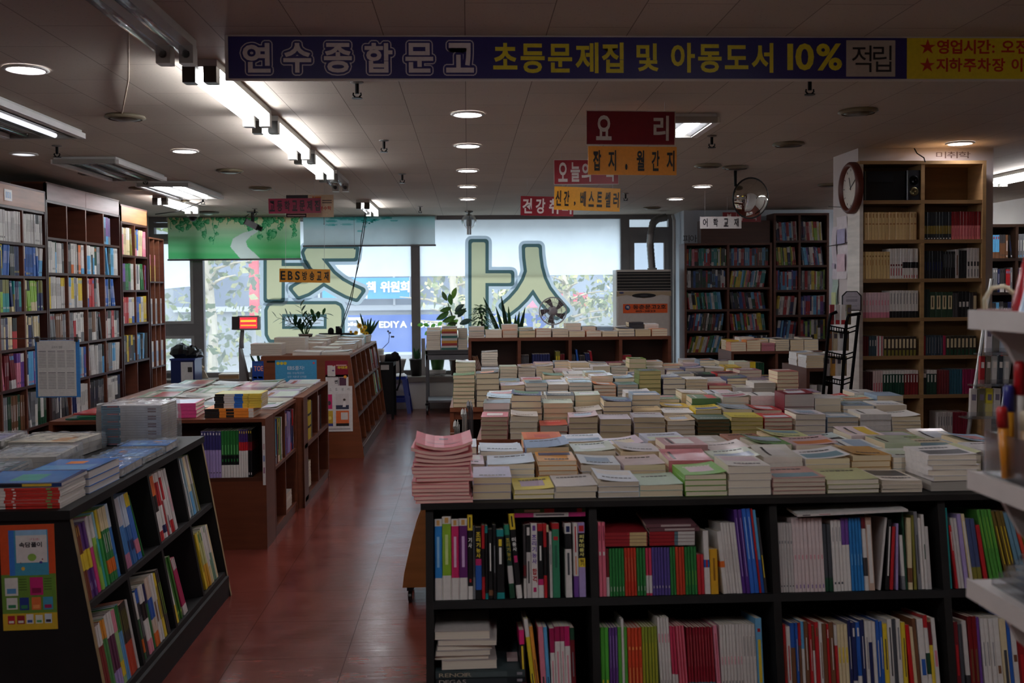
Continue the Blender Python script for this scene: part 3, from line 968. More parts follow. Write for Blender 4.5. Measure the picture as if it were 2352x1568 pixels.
MB().lathe([(R_, -0.012), (R_ * 0.85, 0.02), (R_ * 0.6, 0.045), (R_ * 0.3, 0.06), (0.003, 0.065)], (230, 230, 230), 'mirror', 32, MM, caps=False).build('mirror_face', t, True)
MB().tube([(R_ * math.cos(k * PI / 16), R_ * math.sin(k * PI / 16), -0.012) for k in range(32)], 0.008, (22, 22, 22), 'plastic', 6, MM, closed=True).lathe([(R_, -0.014), (0.01, -0.02)], (40, 40, 40), 'plastic', 24, MM).build('rim', t, True)


# ------------------------------------------------------------------ hanging boards
def board(name, label, px0, px1, py0, py1, Y, col, words, tcol, key='b', roll=0.0, cells=None, glyph=(0.6, 0.62), edge=None, thread=None, group='hanging shelf boards'):
    a, b = at(px0, py1, Y=Y), at(px1, py0, Y=Y)
    w_, h_ = b.x - a.x, b.z - a.z
    t = thing(name, label, 'sign', T((a.x + b.x) / 2, Y, (a.z + b.z) / 2) @ RY(-roll), group)
    mb = MB().box(-w_ / 2, w_ / 2, 0, 0.006, -h_ / 2, h_ / 2, col, 'print')
    if edge:
        for z in (-h_ / 2, h_ / 2 - 0.004):
            mb.box(-w_ / 2, w_ / 2, -0.002, -0.0005, z, z + 0.004, edge, 'print')
        for x in (-w_ / 2, w_ / 2 - 0.004):
            mb.box(x, x + 0.004, -0.002, -0.0005, -h_ / 2 + 0.004, h_ / 2 - 0.004, edge, 'print')
    mb.build('panel', t)
    mb = MB()
    n = len(words)
    for i, chh in enumerate(words):
        if chh == ' ':
            continue
        cx = -w_ / 2 + w_ * (i + 0.5) / n if cells is None else -w_ / 2 + w_ * cells[i]
        gw, gh = glyph[0] * (w_ / n if cells is None else w_ / 7), glyph[1] * h_
        if chh in ',.':
            gw, gh, dz = 0.012, 0.03, -h_ * 0.22
        else:
            dz = 0
        mb.text(chh, face(cx, -0.003, dz), gw, gh, tcol, key, 'print')
    mb.build('lettering', t)
    zt = (thread if thread else CEIL) - (a.z + b.z) / 2
    if zt - h_ / 2 > 0.004:
        mb = MB()
        for x in (-w_ * 0.38, w_ * 0.38):
            mb.tube([(x, 0.003, h_ / 2 - 0.002), (x, 0.003, zt - (0.004 if thread else 0))], 0.0012, (200, 200, 200), 'matte', 4)
        mb.build('thread', t)
    return t


RED, ORG = (122, 24, 34), (236, 150, 40)
board('hanging_sign', 'dark red hanging board with two white characters, nearest the banner', 1346, 1551, 254, 334, 5.0, RED, '요리', (210, 200, 190), cells=(0.2, 0.84), glyph=(1.2, 0.72), roll=-0.6, edge=(190, 180, 165))
board('hanging_sign', 'orange hanging board with black characters directly under the dark red one', 1351, 1554, 336, 402, 5.0, ORG, '잡지.월간지', (30, 24, 20), cells=(0.1, 0.27, 0.43, 0.59, 0.76, 0.93), glyph=(0.62, 0.72), roll=-0.6, thread=2.19)
board('hanging_sign', 'dark red shiny hanging board half hidden behind the orange board', 1272, 1421, 366, 424, 6.86, (150, 28, 44), '오늘의책', (214, 200, 196), cells=(0.14, 0.33, 0.5, 0.85), glyph=(1.0, 0.78), edge=(200, 190, 180))
board('hanging_sign', 'bright orange hanging board with a row of small black characters', 1273, 1424, 430, 484, 6.86, (244, 170, 45), '신간,베스트쎌러', (34, 30, 26), glyph=(0.66, 0.66), roll=-2.2, thread=2.19)
board('hanging_sign', 'dark red hanging board nearest the window, partly covered by orange', 1196, 1317, 451, 496, 8.5, (140, 24, 40), '건강취미', (222, 208, 204), glyph=(0.72, 0.78), roll=-1.5)
board('hanging_sign', 'maroon hanging board with black characters before the window', 617, 737, 455, 490, 8.57, (150, 30, 66), '고등학교문제집', (46, 18, 30), glyph=(0.7, 0.72), roll=0.6)
board('hanging_sign', 'orange hanging board with Latin and black characters before the window letter', 642, 758, 617, 649, 8.9, (240, 160, 40), 'EBS방송교재', (30, 26, 24), glyph=(0.66, 0.66), roll=-1.3, thread=2.28)
board('hanging_sign', 'white hanging board with four black characters near the mirror', 1608, 1703, 497, 525, 9.6, (205, 200, 195), '어학교재', (40, 38, 40), glyph=(0.45, 0.7))
board('hanging_sign', 'dark red hanging board behind the convex mirror', 1660, 1748, 487, 510, 10.3, (130, 26, 36), '분수학', (205, 190, 185), glyph=(0.4, 0.7))
a, b = at(658, 499, Y=8.8), at(766, 447, Y=8.8)
t = thing('hanging_poster', 'cream and black card poster hanging behind the maroon board', 'poster', T((a.x + b.x) / 2, 8.8, (a.z + b.z) / 2))
w_, h_ = b.x - a.x, b.z - a.z
MB().box(-w_ / 2, w_ / 2, 0, 0.004, -h_ / 2, h_ / 2, (226, 205, 172), 'print').build('panel', t)
mb = MB().rect(-w_ / 2, -w_ * 0.04, h_ * 0.34, h_ * 0.49, (40, 36, 40), y=-0.001).rect(-w_ / 2, -w_ * 0.08, -h_ * 0.5, -h_ * 0.34, (32, 30, 34), y=-0.001).rect(-w_ * 0.48, -w_ * 0.1, -h_ * 0.46, -h_ * 0.39, (205, 200, 195), y=-0.002).rect(w_ * 0.05, w_ * 0.24, h_ * 0.36, h_ * 0.42, (220, 120, 50), y=-0.001)
mb.text('5분수학', face(w_ * 0.3, -0.002, -h_ * 0.1), w_ * 0.3, h_ * 0.18, (205, 80, 50))
for k in range(2):
    mb.rect(w_ * 0.26, w_ * 0.46, h_ * (0.22 - 0.1 * k), h_ * (0.27 - 0.1 * k), (110, 95, 85), y=-0.001)
mb.build('print', t)
MB().tube([(-w_ * 0.3, 0.002, h_ / 2), (-w_ * 0.3, 0.002, CEIL - (a.z + b.z) / 2)], 0.0012, (190, 190, 190), 'matte', 4).tube([(w_ * 0.3, 0.002, h_ / 2), (w_ * 0.3, 0.002, CEIL - (a.z + b.z) / 2)], 0.0012, (190, 190, 190), 'matte', 4).build('thread', t)

# the long banner
BY = 3.72
BX0, BX1, BZ0, BZ1 = at(524, 100, Y=BY).x, 2.75, 2.242, 2.399
t = thing('lettered_banner', 'long navy banner with white and yellow lettering across the ceiling', 'banner', T(0, BY, 0))
SP = at(2083, 120, Y=BY).x
MB().box(BX0, SP, 0, 0.008, BZ0, BZ1, (44, 34, 104), 'print').box(BX0, BX1, -0.004, 0.012, BZ0 - 0.007, BZ0 - 0.0005, (206, 196, 186), 'paint').box(BX0, BX1, -0.004, 0.012, BZ1 - 0.004, BZ1 + 0.0005, (196, 186, 176), 'paint').box(BX0 - 0.012, BX0 - 0.0005, -0.004, 0.012, BZ0 - 0.007, BZ1, (190, 184, 180), 'paint').build('navy_panel', t)
MB().box(SP + 0.0005, BX1, 0, 0.008, BZ0, BZ1, (226, 200, 40), 'print').build('yellow_panel', t)


def bt(mb, s, px0, px1, py0, py1, col, key='b', fixed=None, dy=0.0015, **k):
    p, q = at(px0, py1, Y=BY), at(px1, py0, Y=BY)
    mb.text(s, face((p.x + q.x) / 2, -dy, (p.z + q.z) / 2), q.x - p.x, q.z - p.z, col, key, 'print', fixed=fixed, **k)


mb = MB()
for i, chh in enumerate('연수종합문고'):
    x0 = 552 + i * 93.4
    # each letter has a white rim, a navy gap and a solid white heart
    for rad, cl, dy in ((8.0, (216, 204, 206), 0.001), (5.6, (44, 34, 104), 0.0018)):
        for k in range(14):
            ox, oy = rad * math.cos(k * PI / 7), rad * math.sin(k * PI / 7)
            bt(mb, chh, x0 + 7 + ox, x0 + 68 + ox, 100 + oy, 166 + oy, cl, 'b', dy=dy + 0.00002 * k)
    bt(mb, chh, x0 + 6, x0 + 69, 99, 167, (226, 212, 210), 'b', dy=0.0026)
mb.build('white_lettering', t)
mb = MB()
YEL = (226, 206, 44)
bt(mb, '초등문제집', 1133, 1432, 98, 168, YEL, 'b', gap=0.12)
bt(mb, '및', 1462, 1512, 100, 164, YEL)
bt(mb, '아동도서', 1541, 1776, 99, 167, YEL, 'b', gap=0.12)
mb.build('yellow_lettering', t)
mb = MB()
bt(mb, '10%', 1808, 1934, 100, 162, YEL)
mb.build('yellow_number', t)
p, q = at(1943, 176, Y=BY), at(2056, 93, Y=BY)
mb = MB().rect(p.x, q.x, p.z, q.z, (190, 176, 160), y=-0.002)
bt(mb, '적립', 1956, 2047, 105, 166, (40, 34, 34), 'r', dy=0.003)
mb.build('pasted_patch', t)
mb = MB()
bt(mb, '★영업시간: 오전', 2112, 2362, 90, 124, (196, 52, 30), 'b', gap=0.08)
bt(mb, '★지하주차장 이용', 2112, 2380, 132, 165, (196, 52, 30), 'b', gap=0.08)
mb.build('red_lettering', t)
# ------------------------------------------------------------------ bookcases
WOOD, WOODD, BLACK, BLACKE, PINE = (128, 72, 46), (86, 46, 30), (34, 33, 34), (38, 36, 35), (176, 140, 96)


class Case:
    """a bookcase that faces its own -Y; s is how far the front leans back towards the top"""

    def __init__(self, name, label, M, xs, levels, H, D, FD=None, s=0.0, t=0.02, tt=0.025, col=WOOD, inner=None, mat='wood', over=0.0, top=True, header=None, plinth=True, group=None,
                 strip=None, sides=None, back=None, close=None, slopeback=True, ztop=None):
        FD = FD or D + 0.01
        self.M, self.xs, self.lv, self.H, self.s, self.t, self.D = M, xs, levels, H, s, t, D
        self.tilt = math.degrees(math.atan2(s, H))
        inner = inner or col
        W = xs[-1]
        r = self.root = thing(name, label, 'bookcase', M, group)
        hb = H - tt if top else H
        front = lambda z: s * z / H
        bs = s if slopeback and FD > D + 0.1 else 0
        for k, x in enumerate((0, W - t)):
            pts = [(0, 0), (FD, 0), (FD - bs * hb / H, hb), (front(hb), hb)]
            MB().prism(pts, x, x + t, 'x', (sides or (col, col))[k], mat).build('side_panel', r)
            if strip:
                MB().add([(x, -0.002, 0), (x + t, -0.002, 0), (x + t, front(hb) - 0.002, hb), (x, front(hb) - 0.002, hb)], [(0, 1, 2, 3)], strip, 'wood').build('edge_strip', r)
        z0 = levels[0] - t
        for x in xs[1:-1]:
            pts = [(front(z0) + 0.004, z0), (D, z0), (D, hb), (front(hb) + 0.004, hb)]
            MB().prism(pts, x - t / 2, x + t / 2, 'x', col, mat).build('divider', r)
        for z in levels + ([ztop] if ztop else []):
            MB().box(t, W - t, 0, (D - front(z) - 0.004) / max(0.3, math.cos(math.radians(self.tilt))), -t, 0, inner, mat, T(0, front(z) + 0.003, z) @ RX(-self.tilt)).build('shelf', r)
        MB().box(t, W - t, D, D + 0.006, 0, hb, back or inner, mat).build('back_panel', r)
        if top:
            MB().box(-over, W + over, s - over, FD - bs + (over if bs else 0), H - tt, H, col, mat).build('top_board', r)
        if plinth and z0 > 0.02:
            MB().box(t, W - t, 0.006, 0.03, 0, z0, inner, mat).build('plinth', r)
        if header:
            for a, b, z1, z2, c in header:
                MB().box(a, b, 0.0, 0.018, z1, z2, c, 'wood').build('header_board', r)
        if close:
            for a, b, z1, z2, c in close:
                MB().box(a, b, 0.003, 0.02, z1, z2, c, mat).build('kick_board', r)

    def cell(self, i, j):
        n = len(self.xs) - 2
        return self.xs[i] + self.t * (1.0 if i == 0 else 0.5) + 0.003, self.xs[i + 1] - self.t * (1.0 if i == n else 0.5) - 0.003, self.lv[j]


BOOKS = []


def place(case, i, j, recipe, name, where, frm, group, inset=0.012, near=False, cat='book', d=0.17, dx=0.0, flat=False):
    """stand a row of books in a cell; recipe items are (count, thickness, height, colour, bands, lean, text)"""
    x0, x1, z = case.cell(i, j)
    x = x0 + dx
    th = 0 if flat else case.tilt
    yf = case.s * z / case.H + inset
    base = case.M @ T(0, yf, z + 0.0006) @ RX(-th)
    k = 0
    prev = (0, 0)
    for it in recipe:
        if it[0] == 'gap':
            x += it[1]; continue
        n, t, h, col = it[:4]
        bands = it[4] if len(it) > 4 and it[4] else []
        a = it[5] if len(it) > 5 else 0
        txt = it[6] if len(it) > 6 else None
        ra = math.radians(a)
        ca, sa = math.cos(ra), math.sin(abs(ra))
        need = h * sa if a < 0 else 0.0
        if prev[0] < 0 and a < 0:
            need = max(0.0, h * (sa - math.sin(math.radians(-prev[0]))))
        if prev[0] > 0:
            need += max(0.0, prev[1] * math.sin(math.radians(prev[0])) - (h * sa if a > 0 else 0))
        x += need
        prev = (a, h)
        for q in range(n):
            hh = h * RND.uniform(0.992, 1.0)
            if x + t / ca + (hh * sa if a > 0 else 0) > x1:
                return x
            k += 1
            m = base @ T(x, RND.uniform(0, 0.006), t * sa if a > 0 else 0) @ RY(a)
            BOOKS.append(dict(name=name, M=m, t=t, h=hh, d=d * RND.uniform(0.93, 1.0), col=col, bands=bands, txt=txt, near=near, cat=cat, group=group,
                              label=('%s %s, %s from %s, %s' % (cname(main_col(col, bands)), name.replace('_', ' '), nth(k), frm, where))))
            x += t / ca + 0.0009
    return x


def main_col(col, bands):
    tot = {}
    rest = 1.0
    for b in bands:
        if len(b) > 3:
            continue
        tot[b[2]] = tot.get(b[2], 0) + b[1] - b[0]; rest -= b[1] - b[0]
    tot[col] = tot.get(col, 0) + rest
    return max(tot, key=tot.get)


def book_mesh(b, cover, pages):
    t, h, d, c = b['t'], b['h'], b['d'], 0.0011
    r = min(0.0022, t * 0.25)
    pts = [(0, d), (0, r), (r, 0), (t - r, 0), (t, r), (t, d), (t - c, d), (t - c, c * 1.6), (c, c * 1.6), (c, d)]
    cover.prism(pts, 0, h, 'z', b['col'], 'print')
    for bd in b['bands']:
        q = bd[3] if len(bd) > 3 else 0
        x0 = r + (t - 2 * r) * q
        lift = 0.0004 if q == 0 else 0.0007
        cover.rect(x0, t - x0, h * bd[0], h * bd[1], bd[2], 'print', y=-lift)
        if q == 0:   # the band runs round onto the boards
            for x, s in ((-0.0003, -1), (t + 0.0003, 1)):
                v = [(x, r, h * bd[0]), (x, d, h * bd[0]), (x, d, h * bd[1]), (x, r, h * bd[1])]
                cover.poly(v[::-1] if s < 0 else v, bd[2], 'print')
            cover.poly([(0, r, h * bd[0]), (r, -0.0003, h * bd[0]), (r, -0.0003, h * bd[1]), (0, r, h * bd[1])][::1], bd[2], 'print', T(-0.0003, -0.0003, 0))
            cover.poly([(t - r, -0.0003, h * bd[0]), (t, r, h * bd[0]), (t, r, h * bd[1]), (t - r, -0.0003, h * bd[1])], bd[2], 'print', T(0.0003, -0.0003, 0))
    if b['txt']:
        for s, z0, z1, tc in b['txt']:
            wd = min(t * 0.72, (z1 - z0) * h / max(1, len(s)) * 1.1)
            M = face(t / 2, -0.0009, h * (z0 + z1) / 2)
            if s.isascii():
                cover.text(s, M @ Matrix.Rotation(-PI / 2, 4, 'Z'), (z1 - z0) * h, min(t * 0.6, 0.012), tc, 'b', 'print')
            else:
                cover.vtext(s, M, wd, (z1 - z0) * h, tc, 'b', 'print')
    pages.box(c, t - c, c * 1.6, d - 0.001, 0.0012, h - 0.0012, b.get('page', (228, 216, 196)), 'page_upright')


def emit_books(cap=300):
    by = {}
    for b in BOOKS:
        by.setdefault(b['name'], []).append(b)
    for name, lst in by.items():
        for b in lst:
            p = b['M'].translation
            b['pri'] = b['h'] * (b['t'] + 0.004) / max(p.y, 0.5) ** 2 * b.get('vis', 1.0)
        lst.sort(key=lambda b: -b['pri'])
        for b in lst[:cap]:
            if b['near']:
                r = thing(name, b['label'], b['cat'], b['M'], b['group'])
                c, p = MB(), MB()
                book_mesh(b, c, p)
                c.build('cover', r); p.build('page_block', r)
            else:
                m = MB(); book_mesh(b, m, m)
                tag(m.build(name, None, M=b['M']), b['label'], b['cat'], b['group'])
        if len(lst) > cap:
            m = MB()
            for b in lst[cap:]:
                x = MB(); book_mesh(b, x, x)
                off = len(m.v)
                m.v += [tuple(b['M'] @ Vector(p)) for p in x.v]
                for f, c, k in zip(x.f, x.c, x.m):
                    mt = x.mats[k]
                    if mt not in m.mats:
                        m.mats.append(mt)
                    m.f.append(tuple(off + i for i in f)); m.c.append(c); m.m.append(m.mats.index(mt))
            tag(m.build(name + '_stock'), 'remaining small %s spines deep in the shelves' % name.replace('_', ' '), 'book', None, 'stuff')


# colours used on spines
C = dict(w=(226, 220, 214), W=(205, 198, 194), k=(24, 23, 25), g=(44, 122, 60), G=(28, 70, 48), b=(40, 92, 176), B=(34, 42, 90), s=(96, 172, 220), r=(186, 36, 42), R=(110, 26, 34), o=(226, 112, 40),
         y=(232, 202, 56), p=(112, 70, 150), l=(170, 150, 202), m=(200, 44, 110), P=(226, 138, 156), t=(30, 140, 140), c=(226, 208, 166), n=(118, 78, 52), a=(128, 128, 132), A=(70, 72, 78), L=(152, 196, 70), O=(128, 122, 50), d=(62, 58, 60))


def auto(width, pal, h, t=(0.008, 0.02), run=(1, 4), hv=0.08, lean=0.15, rnd=RND, fillto=1.0, plain=0.3):
    """a believable row from a palette: runs of alike spines"""
    out, x = [], 0.0
    while x < width * fillto:
        n = rnd.randint(*run)
        tt = rnd.uniform(*t)
        hh = h * rnd.uniform(1 - hv, 1)
        c = C[rnd.choice(pal)]
        bands = []
        if rnd.random() > plain:
            c2, c3 = C[rnd.choice(pal + 'wwk')], C[rnd.choice(pal + 'wwk')]
            q = rnd.random()
            if q < 0.4:
                a = rnd.uniform(0.15, 0.35); bands = [(0.0, a, c2), (0.82, 0.93, c3, 0.2)]
            elif q < 0.7:
                a = rnd.uniform(0.55, 0.75); bands = [(a, 1.0, c2), (0.1, 0.16, c3, 0.25)]
            else:
                bands = [(0.3, 0.75, c2, 0.3), (0.05, 0.12, c3, 0.2)]
        else:
            bands = [(0.4, 0.8, C['w'] if sum(c) < 400 else C['d'], 0.36)]
        a = 0
        if rnd.random() < lean:
            a = rnd.choice([-9, -6, 7, -12])
        out.append((n, tt, hh, c, bands, a))
        x += n * tt + (hh * math.sin(math.radians(abs(a))) if a else 0)
    return out


# ---- the black bookcase in front
FC = Case('black_bookcase', 'long black display bookcase with piles of paperbacks on top, nearest the entrance', T(-0.14, 3.0, 0), [0, 0.53, 1.11, 1.66, 2.21, 2.74], [0.155, 0.49], 0.79, 0.36, 0.98, s=0.13, t=0.024, tt=0.019, col=BLACKE, inner=(40, 39, 39), mat='laminate', over=0.015, back=(24, 24, 25))
GRP = 'books standing in the front black bookcase'
BK = 'book'
w_, k_ = C['w'], C['k']
F0 = 'from aisle end'


def big4(c, txt):
    return [(0.0, 0.27, w_), (0.9, 1.0, w_), (0.92, 0.98, (214, 160, 90), 0.3)], c


def fcell(i, j, rec, **kw):
    if (i, j) == (0, 1):
        rec = [(q[0], q[1] * 1.05) + tuple(q[2:]) for q in rec]
    place(FC, i, j, rec, BK, '%s shelf, %s bay of front black bookcase' % ('upper' if j else 'lower', nth(i + 1)), F0, GRP, near=True, **kw)


TXT = (240, 238, 232)
fcell(0, 1, [
    (1, 0.0225, 0.251, (40, 130, 205), [(0, 0.27, w_), (0.91, 1, w_), (0.92, 0.985, (214, 160, 90), 0.25), (0.4, 0.78, (150, 200, 235), 0.3)]),
    (1, 0.0265, 0.259, (140, 180, 50), [(0, 0.29, w_), (0.91, 1, w_), (0.92, 0.985, (214, 160, 90), 0.25), (0.42, 0.78, (210, 225, 150), 0.3)]),
    (1, 0.0225, 0.251, (205, 40, 100), [(0, 0.27, w_), (0.91, 1, w_), (0.92, 0.985, (214, 160, 90), 0.25), (0.4, 0.78, (240, 190, 215), 0.3)]),
    (1, 0.0245, 0.251, (100, 36, 105), [(0, 0.27, w_), (0.91, 1, w_), (0.92, 0.985, (214, 160, 90), 0.25), (0.4, 0.78, (215, 180, 220), 0.3)]),
    (1, 0.015, 0.264, k_, [(0, 0.155, w_), (0.81, 1, C['y']), (0.84, 0.97, k_, 0.32), (0.2, 0.24, C['r'], 0.25)], 0, [('기사', 0.6, 0.73, TXT)]),
    (1, 0.0065, 0.228, C['A'], [(0, 0.3, C['a'])]),
    (1, 0.018, 0.222, k_, [(0.13, 0.47, C['b']), (0.47, 0.56, C['m'])], 0, [('조리기능사', 0.57, 0.94, C['y'])]),
    (1, 0.0095, 0.23, C['r'], [(0.3, 0.68, k_)]),
    (1, 0.008, 0.228, k_, [(0.9, 1, C['t']), (0, 0.08, C['t'])]),
    (1, 0.0135, 0.216, k_, [(0.05, 0.13, C['n']), (0.4, 0.8, TXT, 0.3)]),
    (1, 0.0105, 0.229, k_, [(0.35, 0.72, C['a'], 0.3)]),
    (1, 0.0225, 0.214, k_, [(0, 0.09, C['t']), (0.9, 1, C['t']), (0.5, 0.74, TXT, 0.3), (0.76, 0.86, C['y'], 0.25)]),
    (1, 0.0155, 0.228, (34, 60, 52), [(0, 0.2, C['G']), (0.2, 0.44, C['W']), (0.86, 1, (50, 140, 110))], -4, [('조리기능사', 0.5, 0.82, (180, 160, 60))]),
    (1, 0.0165, 0.264, k_, [(0, 0.155, w_), (0.81, 1, C['y']), (0.84, 0.97, k_, 0.32), (0.42, 0.5, C['m'], 0.1)], -5, [('미용사', 0.55, 0.72, TXT)]),
    ('gap', 0.004),
    (1, 0.0075, 0.228, C['d'], [(0, 0.27, w_), (0.3, 0.45, C['R'])]),
    (1, 0.0145, 0.229, C['W'], [(0.62, 1, k_), (0.85, 0.96, w_, 0.1), (0.2, 0.5, C['d'], 0.3)]),
    (1, 0.019, 0.231, w_, [(0.9, 0.97, C['p'], 0.2), (0.08, 0.14, C['m'], 0.2)], 0, [('조리기능사', 0.45, 0.85, (110, 80, 160)), ('합격', 0.2, 0.4, C['r'])]),
    (1, 0.0165, 0.231, k_, [(0, 0.17, w_), (0.17, 0.25, C['m']), (0.9, 1, C['r']), (0.5, 0.7, TXT, 0.3)]),
    (1, 0.0095, 0.23, C['r'], [(0.3, 0.68, k_)]),
    (1, 0.006, 0.226, k_, [(0.9, 1, C['c'])]),
    (1, 0.0085, 0.206, C['W'], [(0.5, 0.8, C['A'], 0.3)]),
    (1, 0.0215, 0.231, (54, 130, 96), [(0.92, 1, C['r']), (0.77, 0.82, C['r'], 0.12), (0.4, 0.7, (40, 96, 74), 0.3)]),
    ('gap', 0.016),
    (1, 0.0195, 0.231, w_, [(0.65, 0.86, k_), (0.88, 0.96, C['B'], 0.15), (0.3, 0.6, C['A'], 0.3)]),
    ('gap', 0.005),
    (1, 0.0145, 0.232, C['p'], [(0.28, 1, w_), (0.6, 0.95, C['r'], 0.32), (0.3, 0.55, C['o'], 0.36)]),
    (1, 0.0205, 0.232, C['l'], [(0.4, 0.52, C['y']), (0.52, 0.86, k_), (0.88, 0.96, C['r'], 0.05)], 0, [('피부미용사', 0.54, 0.84, (225, 215, 120)), ('필기', 0.41, 0.51, (90, 70, 20))]),
])
fcell(1, 1, [
    (2, 0.0115, 0.232, (220, 110, 130), [(0.55, 0.6, w_, 0.1), (0.75, 0.95, (170, 50, 80), 0.3)]),
    (1, 0.009, 0.148, C['R'], [(0, 0.4, C['W'])]), (5, 0.0088, 0.149, C['g'], [(0.1, 0.2, C['W'], 0.3)]), (4, 0.0088, 0.149, (190, 56, 36), [(0.3, 0.8, (225, 130, 90), 0.36)]), (3, 0.0088, 0.149, C['g'], [(0.1, 0.2, C['W'], 0.3)]),
    (2, 0.0088, 0.148, (205, 60, 90), [(0.05, 0.42, w_)]), (6, 0.0088, 0.149, (86, 70, 140), [(0.15, 0.2, C['W'], 0.2)]), (2, 0.0085, 0.149, C['g']), (3, 0.0088, 0.149, (196, 64, 40)), (4, 0.0088, 0.149, C['g'], [(0.2, 0.5, C['L'], 0.38)]),
    (2, 0.0105, 0.124, (190, 40, 50)), (1, 0.018, 0.198, w_, [(0.42, 0.54, C['b']), (0.42, 0.54, C['r'], 0.3)]), (1, 0.0245, 0.14, (218, 164, 40), [(0.3, 0.8, (150, 100, 20), 0.35)]),
    (1, 0.014, 0.196, w_, [(0.42, 0.52, C['o'])], -4), (5, 0.0085, 0.222, C['w'], [(0.3, 0.7, C['W'], 0.3)], -4), (2, 0.012, 0.264, (84, 44, 130), [(0.2, 0.9, (190, 170, 220), 0.38)], -4), (2, 0.0135, 0.266, (52, 110, 205), [(0.4, 0.9, (180, 210, 245), 0.36)], -4),
    (1, 0.006, 0.266, C['r'], [], -4), (1, 0.009, 0.262, C['s'], [(0, 0.4, C['b'])], -4), (1, 0.009, 0.235, C['d'], [(0.2, 0.5, C['y'], 0.2)], -4)])
fcell(2, 1, [
    (5, 0.0085, 0.218, C['W'], [(0.7, 0.74, C['a'], 0.1), (0.08, 0.1, C['A'], 0.1)]), (8, 0.0115, 0.232, (226, 208, 206), [(0.44, 0.5, C['P'], 0.3), (0.05, 0.1, C['p'], 0.3)]), (2, 0.012, 0.212, C['A'], [(0, 0.2, C['G'])]),
    (3, 0.011, 0.224, C['w'], [(0.1, 0.13, C['A'], 0.1), (0.7, 0.9, C['a'], 0.36)]), (2, 0.0115, 0.23, C['w'], [(0.63, 1, C['p'])]), (4, 0.0095, 0.23, (40, 120, 186), [(0.35, 0.5, (120, 180, 225), 0.3)]),
    (1, 0.012, 0.23, C['w'], [(0.2, 0.45, C['d']), (0.85, 1, C['R'])]), (1, 0.02, 0.23, (200, 170, 150), [(0.1, 0.9, w_, 0.12)]), ('gap', 0.01),
    (1, 0.008, 0.232, C['W'], [], 9), (1, 0.012, 0.222, k_, [(0.2, 0.9, w_, 0.2)], 6), (1, 0.011, 0.2, C['r'], [], 6), (1, 0.007, 0.21, C['l'], [], 4), (1, 0.011, 0.172, C['w'], [(0, 0.25, C['a'])]), (1, 0.006, 0.26, C['G']), (1, 0.014, 0.226, C['c'], [(0.1, 0.3, C['n'])], 2),
    (1, 0.009, 0.234, C['O'], [], 1), (1, 0.012, 0.246, C['a'], [(0.2, 0.7, C['d'], 0.3)]), (1, 0.009, 0.226, C['w']), (1, 0.009, 0.236, C['w'], [(0.4, 0.6, C['G'], 0.2)]), (1, 0.011, 0.198, C['W'])])
fcell(3, 1, [
    (1, 0.009, 0.256, C['t']), (1, 0.008, 0.2, C['r'], [(0.6, 0.9, w_, 0.2)], -3), (2, 0.01, 0.222, C['W'], [], -3), (1, 0.013, 0.236, C['l'], [], -3), (1, 0.012, 0.236, C['c'], [(0.1, 0.9, w_, 0.2)], -4), (2, 0.014, 0.22, (70, 80, 120), [(0, 0.3, C['O'])], -4),
    (1, 0.013, 0.2, C['r'], [], -5), (4, 0.0105, 0.25, (80, 150, 60), [(0.5, 0.9, C['L'], 0.36)], -7), (3, 0.012, 0.245, (110, 90, 40), [(0.3, 0.8, C['y'], 0.34)], -9), (2, 0.012, 0.24, (110, 150, 170), [], -10), (1, 0.012, 0.245, (200, 70, 50), [], -11), (3, 0.01, 0.25, C['O'], [], -12)])
fcell(4, 1, auto(0.5, 'yOgrbwn', 0.26, rnd=random.Random(3)))
fcell(0, 0, [(1, 0.016, 0.243, (228, 40, 120), [(0, 0.25, C['l']), (0.25, 0.34, C['m']), (0.34, 0.82, k_), (0.42, 0.8, C['y'], 0.25)], -2),
             (1, 0.0125, 0.278, (224, 200, 50), [(0.8, 1, w_), (0.1, 0.4, C['d'], 0.3)], -6), (1, 0.0115, 0.254, (222, 150, 60), [(0.3, 0.6, C['n'], 0.3)], -6), (1, 0.016, 0.252, (224, 130, 150), [(0.2, 0.4, C['d'], 0.3)], -2.5), (1, 0.0115, 0.252, C['s'], [(0.2, 0.4, C['B'], 0.3)], -2.5),
             (1, 0.0145, 0.248, w_, [(0.7, 1, (160, 26, 80)), (0, 0.06, C['m']), (0.3, 0.6, C['P'], 0.34)], -1), (1, 0.017, 0.252, w_, [(0.82, 1, (160, 26, 80)), (0, 0.06, C['m']), (0.3, 0.7, C['P'], 0.34)], -1),
             (1, 0.0125, 0.252, w_, [(0.82, 1, (160, 26, 80)), (0, 0.06, C['m']), (0.3, 0.7, C['P'], 0.34)], -1), (1, 0.0165, 0.252, w_, [(0.76, 1, (190, 30, 100)), (0, 0.06, C['m']), (0.3, 0.65, C['P'], 0.34)], -1), (1, 0.014, 0.246, C['R'], [(0.85, 1, C['G']), (0.4, 0.7, C['a'], 0.34)], -1)], dx=0.262)
